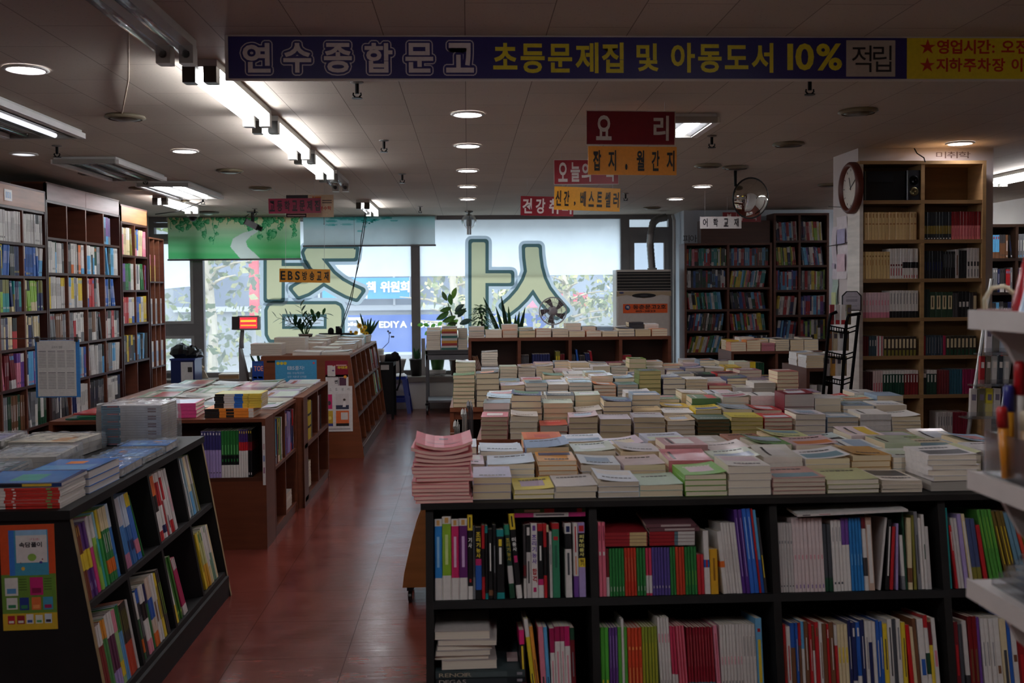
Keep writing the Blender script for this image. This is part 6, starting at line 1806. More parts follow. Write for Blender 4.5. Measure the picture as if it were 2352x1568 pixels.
# poster on the near end of the angled bookcase
def poster(name, label, x0, x1, z0, z1, y, col, draw, th=0.0015, group='posters on the bookcase ends', tilt=0):
    t = thing(name, label, 'poster', T((x0 + x1) / 2, y, (z0 + z1) / 2) @ RY(tilt), group)
    w_, h = x1 - x0, z1 - z0
    MB().box(-w_ / 2, w_ / 2, -th, 0, -h / 2, h / 2, col, 'print').build('sheet', t)
    mb = MB()
    draw(mb, w_, h, -th - 0.0005)
    mb.build('print', t)
    return t


def R4(mb, w_, h, y, x0, x1, z0, z1, col):
    """x and z as shares of the sheet, from its lower corner"""
    mb.rect(-w_ / 2 + x0 * w_, -w_ / 2 + x1 * w_, -h / 2 + z0 * h, -h / 2 + z1 * h, col, y=y)


def d_sokdam(mb, w_, h, y):
    R4(mb, w_, h, y, 0, 1, 0, 0.16, (206, 170, 50)); R4(mb, w_, h, y, 0, 1, 0.16, 0.53, (104, 140, 56)); R4(mb, w_, h, y, 0, 1, 0.53, 1, (206, 78, 40))
    y -= 0.0004
    R4(mb, w_, h, y, 0.16, 0.26, 0.52, 0.95, (60, 120, 200)); R4(mb, w_, h, y, 0.26, 0.88, 0.52, 0.95, (70, 150, 180)); R4(mb, w_, h, y - 0.0003, 0.29, 0.86, 0.64, 0.92, (222, 214, 210)); R4(mb, w_, h, y - 0.0005, 0.29, 0.86, 0.9, 0.95, (150, 190, 220))
    mb.text('속담풀이', face(0.06 * w_, y - 0.0008, 0.31 * h), 0.42 * w_, 0.05 * h, (50, 46, 50))
    mb.text('기초', face(0.14 * w_, y - 0.0008, 0.36 * h), 0.2 * w_, 0.022 * h, (214, 100, 120), 'r')
    mb.disc(0.08 * w_, 0.19 * h, 0.08 * w_, 0.035 * h, (140, 180, 80), y=y - 0.0008); mb.disc(0.24 * w_, 0.14 * h, 0.03 * w_, 0.012 * h, (80, 70, 150), y=y - 0.0008); mb.disc(0.27 * w_, 0.17 * h, 0.014 * w_, 0.007 * h, (150, 70, 60), y=y - 0.0008)
    mb.disc(-0.09 * w_, 0.085 * h, 0.035 * w_, 0.018 * h, (226, 180, 70), y=y - 0.0008); mb.disc(-0.13 * w_, 0.14 * h, 0.01 * w_, 0.005 * h, (120, 60, 60), y=y - 0.0008)
    for x0, x1, z0, z1, c, c2 in ((0.06, 0.3, 0.33, 0.5, (222, 216, 210), (90, 150, 200)), (0.52, 0.76, 0.33, 0.5, (190, 40, 110), (130, 30, 70)), (0.08, 0.28, 0.2, 0.31, (222, 216, 210), (50, 130, 90)), (0.32, 0.49, 0.19, 0.31, (40, 60, 130), (60, 130, 90)), (0.54, 0.71, 0.19, 0.31, (216, 110, 60), (230, 150, 90)), (0.75, 0.93, 0.19, 0.31, (70, 150, 180), (170, 40, 90)),
                              (0.09, 0.22, 0.06, 0.14, (180, 40, 50), (226, 220, 210)), (0.26, 0.4, 0.06, 0.14, (150, 36, 44), (226, 220, 210)), (0.43, 0.56, 0.06, 0.15, (222, 216, 214), (60, 90, 150)), (0.6, 0.73, 0.06, 0.14, (216, 216, 206), (90, 160, 110)), (0.77, 0.9, 0.06, 0.15, (200, 210, 220), (60, 56, 70))):
        R4(mb, w_, h, y, x0, x1, z0, z1, c)
        R4(mb, w_, h, y - 0.0004, x0 + (x1 - x0) * 0.15, x0 + (x1 - x0) * 0.85, z0 + (z1 - z0) * 0.12, z0 + (z1 - z0) * 0.4, c2)
    for x in (0.32, 0.78):
        for k in range(5):
            R4(mb, w_, h, y, x, x + 0.14, 0.48 - k * 0.025, 0.487 - k * 0.025, (60, 84, 40))


p, q = at(7, 1447, Y=3.22), at(126, 1203, Y=3.22)
poster('poster', 'orange green and yellow book poster on end of the black sloping bookcase', p.x, q.x, p.z, q.z, 3.2195, (220, 120, 60), d_sokdam, tilt=-0.8)

# ------------------------------------------------------------------ on the brown cases
GB = 'workbooks piled on the brown cases'


def stackw(x, y, z, w_, d, n, th, col, bands, lab, spine='f', art=None, rot=0, group=GB, name='stacked_workbook', seed=1, page=(222, 212, 196), curl=0.0, cmat='print', near=True):
    r = random.Random(seed)
    for i in range(n):
        FLAT.append(dict(name=name, M=T(x + r.uniform(-0.002, 0.002), y + r.uniform(-0.002, 0.002), z + 0.0006 + i * (th + 0.0008)) @ RZ(rot + r.uniform(-0.6, 0.6)), w=w_, d=d, t=th, col=col, page=page, spine=spine, near=near, cat='book', group=group, cmat=cmat if i == n - 1 else 'print', top=i == n - 1, curl=curl if i == n - 1 else 0, bands=bands,
                         art=art if i == n - 1 and art else [], label=lab % ('topmost' if i == n - 1 else nth(i + 1) + ' from bottom')))
    return z + n * (th + 0.0008)


zt = stackw(-1.36, 5.80, 0.747, 0.275, 0.2, 3, 0.0165, (222, 128, 44), [(0, 0.3, (34, 30, 30)), (0.44, 0.6, (36, 32, 30), 0.1), (0.9, 1, (214, 206, 196))], 'orange and black workbook, %s of pile on brown bookcase end', art=[(0.05, 0.95, 0.1, 0.9, (230, 140, 60)), (0.1, 0.4, 0.3, 0.6, (60, 50, 50))], seed=3)
zt2 = stackw(-1.315, 5.82, zt, 0.265, 0.19, 6, 0.0128, (214, 184, 70), [(0, 0.2, (30, 28, 32)), (0.2, 0.42, (206, 200, 196)), (0.42, 0.6, (40, 96, 180)), (0.7, 0.74, (180, 150, 50), 0.1)], 'black white blue yellow spined workbook, %s of pile on orange books', art=[(0.03, 0.97, 0.05, 0.95, (206, 206, 150))], seed=4)
stackw(-1.66, 5.84, 0.747, 0.2, 0.24, 4, 0.02, (214, 70, 130), [(0, 0.5, (226, 220, 220))], 'pink and white workbook, %s of pile behind the tall wrapped pack', spine='f', art=[(0.05, 0.95, 0.05, 0.95, (190, 200, 220))], seed=5, rot=3)
for i, (x, y, col, lab, rot, dz) in enumerate(((-2.05, 5.84, (40, 110, 80), 'green plastic folder fanned at the wall side of the brown case', 4, 0), (-2.07, 5.86, (186, 50, 56), 'red plastic folder lying on the green ones', -6, 1), (-1.98, 5.94, (60, 120, 190), 'blue plastic folder on top of the red one', 8, 2), (-2.1, 5.82, (30, 90, 70), 'dark green plastic folder lowest of the fanned folders', -2, -1))):
    b = dict(w=0.34, d=0.25, t=0.008, col=col, page=(214, 208, 200), spine='f', cmat='glossy_cover', art=[(0.02, 0.98, 0.02, 0.98, col)], curl=0.001)
    r = thing('folder', lab, 'folder', T(x, y, 0.7585 + dz * 0.011) @ RZ(rot), 'folders on the brown case')
    c, p = MB(), MB(); flat_mesh(b, c, p); c.build('cover', r); p.build('page_block', r)
stackw(-1.27, 6.45, 0.061, 0.2, 0.24, 5, 0.02, (206, 200, 190), [(0, 0.4, (110, 120, 110))], 'pale workbook, %s of pile on the low shelf, first aisle case', spine='l', seed=8, near=False)
stackw(-1.25, 7.12, 0.061, 0.2, 0.25, 8, 0.022, (206, 196, 150), [(0, 0.5, (190, 170, 50))], 'cream and yellow workbook, %s of pile on the low shelf, second aisle case', spine='l', seed=9, near=False)
tag(MB().rbox(0, 0.012, 0, 0.18, 0, 0.26, 0.003, (226, 120, 40), 'print').build('folder', None, M=T(-1.165, 5.97, 0.063) @ RZ(90) @ RY(6)), 'thin orange folder standing on the low shelf of the first aisle case', 'folder')
# glossy magazines lying on the second brown case
GM = 'magazines lying on the brown cases'
r_ = random.Random(77)
MG = [(206, 214, 206), (96, 150, 110), (214, 206, 200), (170, 60, 66), (196, 186, 206), (120, 110, 130), (222, 216, 206), (60, 120, 90), (190, 180, 170), (214, 214, 214), (150, 170, 150), (130, 90, 110)]
mi = 0
for row_, y in enumerate((6.24, 6.55, 6.86, 7.17, 7.48, 7.76)):
    for col_, x in enumerate((-1.29, -1.56, -1.83, -2.1)):
        zb = 0.7465 if row_ < 2 else 0.7515
        n = 1 + (mi % 2)
        for i in range(n):
            c = MG[(mi * 5 + i * 3) % len(MG)]
            FLAT.append(dict(name='magazine', M=T(x + r_.uniform(-0.004, 0.004), y + r_.uniform(-0.004, 0.004), zb + i * 0.0075) @ RZ(r_.uniform(-1.5, 1.5)), w=0.24, d=0.28, t=0.0065, col=c, page=(214, 208, 202), spine='lrf'[mi % 3], near=False, cat='magazine', group=GM, cmat='glossy_cover', top=i == n - 1, curl=0.01 if i == n - 1 else 0,
                             art=[(0.05, 0.95, 0.05, 0.6, MG[(mi + 4) % 12]), (0.1, 0.8, 0.7, 0.82, MG[(mi + 7) % 12])], label='glossy %s magazine, %s, %s row and %s from aisle, brown cases' % (cname(c), 'upper' if i else 'lower' if n > 1 else 'single', nth(row_ + 1), nth(col_ + 1))))
        mi += 1
# sloping case top
GL = 'books lying on the sloping bookcase'
zt = stackw(-1.77, 8.9, 0.901, 0.27, 0.2, 6, 0.0165, (206, 196, 186), [], 'thick cream workbook, %s of front pile on sloping case', spine='r', seed=21, group=GL, page=(206, 196, 182))
stackw(-1.62, 9.2, 0.901, 0.28, 0.2, 6, 0.023, (214, 206, 196), [], 'cream workbook, %s of second pile on sloping case', spine='r', seed=22, group=GL, page=(206, 196, 182))
for i, (x, y, n, th, c) in enumerate(((-1.42, 8.92, 3, 0.009, (226, 222, 220)), (-1.17, 8.95, 3, 0.008, (206, 206, 210)), (-1.3, 9.25, 4, 0.01, (222, 214, 206)), (-1.2, 9.6, 5, 0.01, (216, 210, 204)), (-1.5, 9.6, 6, 0.011, (214, 196, 186)), (-1.2, 9.95, 5, 0.011, (226, 222, 216)), (-1.5, 9.95, 7, 0.011, (206, 196, 190)), (-1.75, 9.6, 5, 0.012, (200, 190, 180)), (-1.2, 10.3, 6, 0.011, (226, 224, 220)), (-1.5, 10.3, 7, 0.012, (206, 190, 180)), (-1.22, 10.65, 7, 0.011, (120, 170, 170)), (-1.2, 10.98, 6, 0.011, (222, 222, 222)), (-1.5, 10.7, 7, 0.012, (206, 186, 176)))):
    stackw(x, y, 0.901, 0.24, 0.27, n, th, c, [], '%s magazine, %%s of %s pile from the poster end, sloping case' % (cname(c), nth(i + 1)), spine='rl'[i % 2], seed=30 + i, group=GL, name='magazine', curl=0.008, cmat='glossy_cover', near=False)
YP = 8.715


def pp(px0, px1, py0, py1, Y):
    a, b = at(px0, py1, Y=Y), at(px1, py0, Y=Y)
    return a.x, b.x, a.z, b.z


def d_toe(mb, w_, h, y):
    mb.text('CAPSULE', face(0.0, y, 0.4 * h), 0.7 * w_, 0.05 * h, (90, 150, 210), 'r'); mb.text('TOE', face(0.05 * w_, y, 0.26 * h), 0.8 * w_, 0.17 * h, (236, 150, 120))
    for k in range(2):
        R4(mb, w_, h, y, 0.1, 0.42, 0.44 - 0.0 * k, 0.5, (150, 170, 210)); R4(mb, w_, h, y, 0.52, 0.9, 0.44, 0.5, (150, 170, 210))
    mb.disc(-0.2 * w_, -0.17 * h, 0.15 * w_, 0.035 * h, (214, 214, 220), y=y)


def d_ebs(mb, w_, h, y):
    for k in range(3):
        mb.disc((-0.43 + 0.085 * k) * w_, 0.4 * h, 0.04 * w_, 0.05 * h, (226, 200, 60), y=y)
    mb.disc(0.43 * w_, 0.4 * h, 0.025 * w_, 0.035 * h, (226, 80, 90), y=y)
    mb.text('EBS', face(-0.12 * w_, y, 0.25 * h), 0.17 * w_, 0.11 * h, (236, 236, 236), 'r'); mb.text('풀자!', face(0.09 * w_, y, 0.25 * h), 0.22 * w_, 0.13 * h, (236, 236, 236), 'r')
    mb.text('EBS 수능특강의', face(-0.01 * w_, y, 0.09 * h), 0.4 * w_, 0.07 * h, (206, 222, 236), 'r'); mb.text('모든 지문과 단어를', face(0.02 * w_, y, -0.03 * h), 0.46 * w_, 0.07 * h, (206, 222, 236), 'r')


def d_light(mb, w_, h, y):
    R4(mb, w_, h, y, 0.1, 0.44, 0.05, 0.72, (214, 206, 200)); mb.disc(-0.13 * w_, 0.2 * h, 0.05 * w_, 0.035 * h, (170, 70, 60), y=y - 0.0004); mb.disc(-0.15 * w_, -0.1 * h, 0.05 * w_, 0.05 * h, (120, 90, 130), y=y - 0.0004)
    mb.text('라이트쎈', face(0.26 * w_, y, 0.08 * h), 0.42 * w_, 0.17 * h, (226, 206, 50)); R4(mb, w_, h, y, 0.48, 0.94, 0.68, 0.76, (200, 150, 150))


def d_ssen(mb, w_, h, y):
    mb.text('쎈', face(-0.04 * w_, y, -0.05 * h), 0.15 * w_, 0.3 * h, (50, 46, 50)); R4(mb, w_, h, y, 0.6, 0.9, 0.15, 0.78, (86, 50, 70)); R4(mb, w_, h, y, 0.55, 0.57, 0.15, 0.8, (40, 40, 40)); mb.disc(0.36 * w_, 0.33 * h, 0.07 * w_, 0.12 * h, (236, 150, 60), y=y - 0.0004)
    mb.text('수학의 자신감', face(-0.22 * w_, y, 0.3 * h), 0.45 * w_, 0.12 * h, (120, 112, 112), 'r')


def d_best(mb, w_, h, y):
    for k, chh in enumerate('스트셀러'):
        mb.text(chh, face((-0.34 + 0.23 * k) * w_, y, 0.43 * h), 0.08 * w_, 0.055 * h, (110, 104, 104), 'r')
    R4(mb, w_, h, y, 0.0, 0.22, 0.5, 0.82, (206, 50, 110)); mb.disc(-0.39 * w_, 0.13 * h, 0.06 * w_, 0.05 * h, (80, 70, 76), y=y - 0.0004)
    R4(mb, w_, h, y, 0.36, 0.86, 0.49, 0.83, (214, 206, 202)); R4(mb, w_, h, y - 0.0004, 0.36, 0.86, 0.49, 0.58, (60, 64, 84)); mb.disc(0.19 * w_, 0.2 * h, 0.05 * w_, 0.025 * h, (70, 56, 52), y=y - 0.0004); mb.poly([(0.12 * w_, y - 0.0006, 0.04 * h), (0.24 * w_, y - 0.0006, 0.04 * h), (0.25 * w_, y - 0.0006, 0.13 * h), (0.2 * w_, y - 0.0006, 0.18 * h), (0.15 * w_, y - 0.0006, 0.15 * h)], (232, 226, 222))
    R4(mb, w_, h, y, 0.0, 0.24, 0.12, 0.46, (214, 176, 60)); R4(mb, w_, h, y - 0.0004, 0.0, 0.24, 0.12, 0.18, (60, 70, 140)); mb.disc(-0.38 * w_, -0.2 * h, 0.07 * w_, 0.04 * h, (240, 220, 120), y=y - 0.0004)
    R4(mb, w_, h, y, 0.36, 0.86, 0.12, 0.46, (222, 110, 60)); R4(mb, w_, h, y - 0.0004, 0.55, 0.82, 0.26, 0.42, (222, 214, 206)); R4(mb, w_, h, y - 0.0004, 0.36, 0.86, 0.12, 0.18, (40, 36, 36))
    R4(mb, w_, h, y, 0.02, 0.9, 0.045, 0.065, (150, 144, 144))


for lab, box, col, dr, dy in (('deep blue capsule poster on the sloping bookcase end', (580, 605, 829, 900), (32, 70, 150), d_toe, 0.0), ('sky blue poster with white writing on the sloping bookcase end', (633, 727, 826, 900), (70, 155, 200), d_ebs, 0.0),
                              ('dark red poster with yellow writing on the sloping bookcase end', (747, 799, 828, 866), (130, 20, 44), d_light, 0.0), ('white poster with one bold black syllable, half covered by another', (748, 800, 860, 890), (222, 216, 212), d_ssen, 0.0),
                              ('tall white poster of four book covers on the sloping bookcase end', (751, 809, 886, 991), (224, 220, 216), d_best, 0.003)):
    x0, x1, z0, z1 = pp(*box, YP)
    poster('poster', lab, x0, x1, z0, z1, YP + 0.0035 - dy, col, dr)
MB().box(-1.75, -1.4, 8.7185, 8.7195, 0.845, 0.862, (26, 20, 18), 'matte').build('slot', None)
bpy.data.objects['slot'].parent = L3.root
bpy.data.objects['slot'].matrix_parent_inverse = L3.root.matrix_basis.inverted()
# strip notice on the end of the first brown case
p0 = at(606, 1113, Y=5.655)
x0, x1, z0, z1 = pp(604, 618, 978, 1114, 5.655)
poster('notice', 'narrow white notice strip on the corner of the brown bookcase end', max(x0, -1.21), -1.152, z0, z1, 5.6585, (206, 200, 196), lambda mb, w_, h, y: [R4(mb, w_, h, y, 0.2, 0.8, 0.2 + 0.2 * k, 0.3 + 0.2 * k, ((150, 110, 130), (120, 130, 170), (180, 150, 150))[k]) for k in range(3)])

# ------------------------------------------------------------------ chart hanging by the wall bookcases
YC = 7.1
x0, x1, z0, z1 = pp(83, 182, 780, 913, YC)
t = thing('wall_chart', 'white printed chart with blue border clipped to a thin rod', 'chart', T(0, YC, 0))
MB().box(x0, x1, 0, 0.003, z0, z1, (60, 130, 200), 'print').build('backing', t)
mb = MB().box(x0 + 0.016, x1 - 0.026, -0.003, -0.0008, z0 + 0.008, z1 - 0.003, (216, 212, 208), 'print')
mb.text('교과서 현황', face((x0 + x1) / 2, -0.004, z1 - 0.05), 0.075, 0.018, (110, 108, 108), 'r')
for q, zc in enumerate((z1 - 0.08, (z0 + z1) / 2 - 0.03)):
    for c in range(4):
        xx = x0 + 0.025 + c * 0.064
        for k in range(11):
            mb.rect(xx, xx + 0.052, zc - 0.011 * k, zc - 0.011 * k + 0.004, (150, 148, 148) if k else (80, 80, 84), y=-0.0036)
mb.build('printed_sheet', t)
MB().tube([(-3.298, 0.012, z1 + 0.012), (x1 + 0.01, 0.012, z1 + 0.012)], 0.004, (150, 148, 142), 'metal', 6).build('rod', t)
for x in (x0 + 0.02, x1 - 0.02):
    MB().box(x - 0.012, x + 0.012, -0.008, 0.018, z1 - 0.012, z1 + 0.02, (60, 50, 44), 'plastic').build('clip', t)
x_ = -3.2995
t = thing('shelf_label', 'white paper label on the pinkish header board', 'label', T(-3.299, 7.35, 2.17), None)
MB().box(0, 0.002, -0.06, 0.06, -0.038, 0.042, (206, 204, 204), 'print').build('paper', t)
mb = MB()
for k in range(3):
    mb.box(0.0022, 0.003, -0.04 + 0.03 * k, -0.02 + 0.03 * k, -0.02, 0.025, (120, 150, 190), 'print')
mb.build('print', t)

# ------------------------------------------------------------------ cart and newspapers at the aisle end of the tables
t = thing('plywood_cart', 'brown plywood cart on castors beside the black bookcase', 'cart', T(0, 0, 0))
prof = [(-0.318, 0.075), (-0.02, 0.075), (-0.02, 0.56), (-0.20, 0.56), (-0.215, 0.45), (-0.262, 0.33), (-0.285, 0.25), (-0.31, 0.14)]
for y in (4.62, 4.86):
    MB().prism(prof, y, y + 0.018, 'y', (176, 118, 66), 'wood').build('side_panel', t)
MB().box(-0.3, -0.02, 4.638, 4.86, 0.075, 0.093, (150, 98, 56), 'wood_flat').build('base', t)
MB().box(-0.038, -0.02, 4.638, 4.86, 0.093, 0.54, (160, 106, 60), 'wood').build('end_panel', t)
MB().add([(-0.305, 4.638, 0.094), (-0.305, 4.86, 0.094), (-0.262, 4.86, 0.32), (-0.262, 4.638, 0.32)], [(0, 1, 2, 3), (3, 2, 1, 0)], (140, 92, 52), 'wood').build('sloping_panel', t)
for x in (-0.285, -0.055):
    for y in (4.65, 4.84):
        w_ = MB().lathe([(0.018, -0.010), (0.026, -0.007), (0.026, 0.007), (0.018, 0.010)], (26, 26, 28), 'plastic', 14, T(x, y, 0.0265) @ RY(90)).build('castor', t)
        MB().box(x - 0.014, x + 0.014, y - 0.012, y + 0.012, 0.054, 0.0745, (50, 50, 54), 'metal').build('fork', w_)
for i, (c, l) in enumerate((((60, 56, 54), 'dark'), ((150, 140, 120), 'grey-beige'), ((190, 176, 150), 'cream'), ((86, 74, 64), 'brown'))):
    tag(MB().box(-0.225 + 0.045 * i, -0.19 + 0.045 * i, 4.66, 4.84, 0.0945, 0.5 - 0.02 * i, c, 'matte').build('file_folder'), '%s upright file standing in the plywood cart' % l, 'file', 'files in the plywood cart')
t = thing('newspaper_rack', 'brown newspaper box at the aisle end of the nearest brown table', 'rack', T(0, 0, 0))
MB().box(-0.115, -0.1, 4.95, 5.3, 0, 0.66, (150, 90, 50), 'wood').build('side_panel', t)
MB().box(-0.1, 0.02, 4.95, 4.965, 0, 0.62, (150, 90, 50), 'wood').build('front_panel', t)
MB().box(-0.1, 0.02, 5.285, 5.3, 0, 0.7, (120, 72, 42), 'wood').build('back_panel', t)
MB().box(-0.1, 0.02, 4.965, 5.285, 0.3, 0.315, (120, 72, 42), 'wood_flat').build('base', t)
for i, (x, y, z, h, c, l) in enumerate(((-0.075, 5.12, 0.316, 0.46, (150, 146, 140), 'grey folded newspaper, nearest the aisle in the box'), (-0.035, 5.13, 0.316, 0.52, (170, 166, 160), 'pale folded newspaper in the middle of the box'), (-0.005, 5.14, 0.316, 0.56, (96, 94, 96), 'dark folded newspaper, tallest in the box'))):
    mb = MB()
    for k in range(6):
        xx = x + 0.0045 * k
        mb.box(xx, xx + 0.0035, y - 0.13 + 0.006 * (k % 3), y + 0.13, z, z + h - 0.012 * (k % 3), tuple(min(255, v + (14 if k % 2 else -10)) for v in c), 'matte')
    mb.tube([(x + 0.002, y + 0.1 - 0.04 * k, z + h - 0.01) for k in range(6)], 0.009, c, 'matte', 8)
    tag(mb.build('newspaper'), l, 'newspaper', 'newspapers in the box')
t = thing('newspaper_bundle', 'rolled bundle of newspapers standing against the newspaper box', 'newspaper', T(-0.165, 5.03, 0))
MB().tube([(0, 0, 0.0), (0, 0, 0.35), (0, 0.0, 0.68)], 0.036, (130, 126, 120), 'matte', 12).build('roll', t)
mb = MB()
for k in range(9):
    mb.tube([(0.034 * math.cos(k * 0.7), 0.034 * math.sin(k * 0.7), 0.4), (0.036 * math.cos(k * 0.7), 0.036 * math.sin(k * 0.7), 0.7 + 0.01 * (k % 3))], 0.006, (180, 176, 170) if k % 2 else (80, 78, 78), 'matte', 5)
mb.build('loose_page', t)

# ------------------------------------------------------------------ heater, counter and plants by the window
p = at(565, 742, Y=9.3)
t = thing('halogen_heater', 'grey standing heater with a glowing red face', 'heater', T(p.x, 9.3, 0))
MB().lathe([(0.17, 0.001), (0.17, 0.03), (0.12, 0.05), (0.05, 0.07)], (120, 118, 118), 'plastic', 20).build('base', t, True)
MB().prism([(-0.06, 0.06), (0.10, 0.06), (0.06, 0.35), (0.0, 0.72), (-0.05, 0.95), (-0.06, 0.95)], -0.05, 0.05, 'y', (130, 128, 130), 'plastic').build('body', t)
MB().tube([(-0.045, 0, 0.94), (-0.045, 0, 1.0), (-0.03, 0, 1.14), (0.0, 0.01, p.z - 0.05)], [0.022, 0.02, 0.017, 0.022], (140, 138, 140), 'plastic', 10).build('pole', t, True)
HM = T(0.0, 0, p.z) @ RX(-4)
mb = MB().rbox(-0.125, 0.125, -0.05, 0.075, -0.06, 0.06, 0.03, (52, 48, 50), 'plastic', HM)
for z0, z1, x0, x1 in ((-0.066, -0.052, -0.055, 0.125), (0.052, 0.066, -0.055, 0.125)):
    mb.box(x0, x1, -0.062, -0.045, z0, z1, (150, 146, 146), 'plastic', HM)
mb.box(-0.06, -0.045, -0.062, -0.045, -0.066, 0.066, (60, 40, 40), 'plastic', HM).box(0.115, 0.13, -0.062, -0.045, -0.066, 0.066, (150, 146, 146), 'plastic', HM)
mb.build('head', t)
mb = MB().box(-0.044, 0.114, -0.056, -0.051, -0.05, 0.05, (255, 60, 30), 'heater_glow', HM)
mb.build('glow_panel', t)['label'] = 'glowing red front'
MB().tube([(-0.035, -0.06, 0.018), (0.105, -0.06, 0.018)], 0.009, (255, 120, 40), 'heater_core', 8, HM).build('element', t)
MB().tube([(-0.035, -0.06, -0.022), (0.105, -0.06, -0.022)], 0.006, (255, 120, 40), 'heater_core', 8, HM).build('element', t)
mb = MB()
for k in range(5):
    mb.tube([(-0.045, -0.066, -0.04 + 0.02 * k), (0.115, -0.066, -0.04 + 0.02 * k)], 0.0016, (60, 50, 50), 'metal', 5, HM)
mb.build('guard_grille', t)

t = thing('cash_counter', 'dark wooden counter behind the sloping bookcase', 'counter', T(0, 0, 0))
MB().box(-2.2, -1.12, 11.45, 12.0, 0.82, 0.85, (96, 60, 40), 'wood_flat').build('top_board', t)
MB().box(-2.16, -1.16, 11.5, 11.52, 0, 0.82, (80, 48, 34), 'wood').build('front_panel', t)
for x in (-2.18, -1.16):
    MB().box(x, x + 0.02, 11.522, 11.98, 0, 0.82, (80, 48, 34), 'wood').build('side_panel', t)
a, b = at(733, 782, Y=11.7), at(818, 764, Y=11.7)
t = thing('monitor', 'black flat screen seen from behind on the counter', 'monitor', T((a.x + b.x) / 2, 11.7, 0.85))
hw = (b.x - a.x) / 2
MB().rbox(-hw, hw, -0.02, 0.02, 0.05, b.z - 0.85, 0.008, (24, 24, 26), 'plastic').build('screen_back', t)
MB().box(-0.1, 0.1, -0.06, 0.08, 0.0005, 0.012, (24, 24, 26), 'plastic').box(-0.025, 0.025, 0.02, 0.035, 0.012, 0.2, (24, 24, 26), 'plastic').build('foot', t)
for i, px in enumerate((760, 779)):
    a = at(px, 752, Y=11.58)
    t = thing('slipper', 'black slipper standing on its heel, %s before the black screen' % ('nearer the zamioculcas plant' if i == 0 else 'nearer the yellow flowers'), 'slipper', T(a.x, 11.585, 0.85), 'slippers on the counter')
    zt = a.z - 0.85
    MB().prism([(0.034 * math.cos(k * PI / 8), zt - 0.04 + 0.04 * math.sin(k * PI / 8)) for k in range(9)] + [(-0.03, 0.1), (-0.028, 0.001), (0.028, 0.001), (0.03, 0.1)], -0.012, 0.0, 'y', (22, 20, 22), 'matte').build('sole', t)
    MB().lathe([(0.002, zt - 0.004), (0.022, zt - 0.015), (0.034, zt - 0.045), (0.034, zt - 0.12)], (18, 17, 18), 'cloth', 14, T(0, -0.012, 0) @ Matrix.Diagonal((1, 0.75, 1, 1))).build('upper', t, True)


def leaf(mb, base, direction, length, width, col, droop=0.3, n=4, up=Vector((0, 0, 1))):
    """a leaf blade with a fold along the middle, thick enough to read from both sides"""
    d = Vector(direction).normalized()
    s = d.cross(up)
    if s.length < 0.05:
        s = Vector((1, 0, 0))
    s.normalize()
    P = Vector(base)
    pts, L, Rr = [], [], []
    for i in range(n + 1):
        f = i / n
        wd = width * math.sin(PI * min(1, f * 0.92 + 0.06)) ** 0.8 * 0.5
        c = P + d * length * f - up * droop * length * f * f
        L.append(c - s * wd + up * wd * 0.25); Rr.append(c + s * wd + up * wd * 0.25); pts.append(c)
    v = [tuple(x) for x in L + pts + Rr]
    k = n + 1
    fs = []
    for i in range(n):
        fs += [(i, k + i, k + i + 1, i + 1), (k + i, 2 * k + i, 2 * k + i + 1, k + i + 1)]
    mb.add(v, fs, col, 'leaf')


def pot(t, r0, r1, h, col, z=0, mat='plastic', soil=True):
    MB().lathe([(r0, z), (r1, z + h * 0.9), (r1 * 1.06, z + h * 0.92), (r1 * 1.06, z + h), (r1 * 0.92, z + h), (r1 * 0.9, z + h * 0.86), (0.004, z + h * 0.85)], col, mat, 20).build('pot', t, True)


DG = [(38, 70, 42), (46, 84, 46), (30, 58, 38), (58, 96, 50)]
# ZZ plant on the counter
p = at(700, 790, Y=11.55)
t = thing('zamioculcas_plant', 'dark feathery potted plant on the counter before the hollow letter', 'plant', T(p.x, 11.62, 0.8505))
pot(t, 0.06, 0.08, 0.12, (120, 110, 100))
r_ = random.Random(6)
mb, st = MB(), MB()
for ang, ln, tilt in ((-75, 0.32, 0.95), (-40, 0.30, 0.55), (-8, 0.36, 0.15), (20, 0.28, 0.4), (42, 0.33, 0.75), (-58, 0.22, 0.7), (10, 0.24, 0.5)):
    dx = math.sin(math.radians(ang))
    path = [Vector((0.02 * dx, 0, 0.1)) + Vector((dx * ln * f * (0.4 + 0.6 * f), r_.uniform(-0.01, 0.01), ln * f * (1 - 0.35 * abs(dx) * f))) for f in (0, 0.25, 0.5, 0.75, 1)]
    st.tube(path, [0.007, 0.006, 0.005, 0.004, 0.002], (60, 90, 50), 'leaf', 6)
    for k in range(9):
        f = 0.25 + 0.75 * k / 8
        i = min(3, int(f * 4)); q = path[i].lerp(path[i + 1], f * 4 - i)
        d = (path[i + 1] - path[i]).normalized()
        sd = Vector((-d.z, 0.3 * (-1) ** k, d.x)) * (1 if k % 2 else -1)
        leaf(mb, q, (d + sd * 0.9), 0.1, 0.052, DG[k % 4], 0.1)
mb.build('foliage', t); st.build('stem', t)
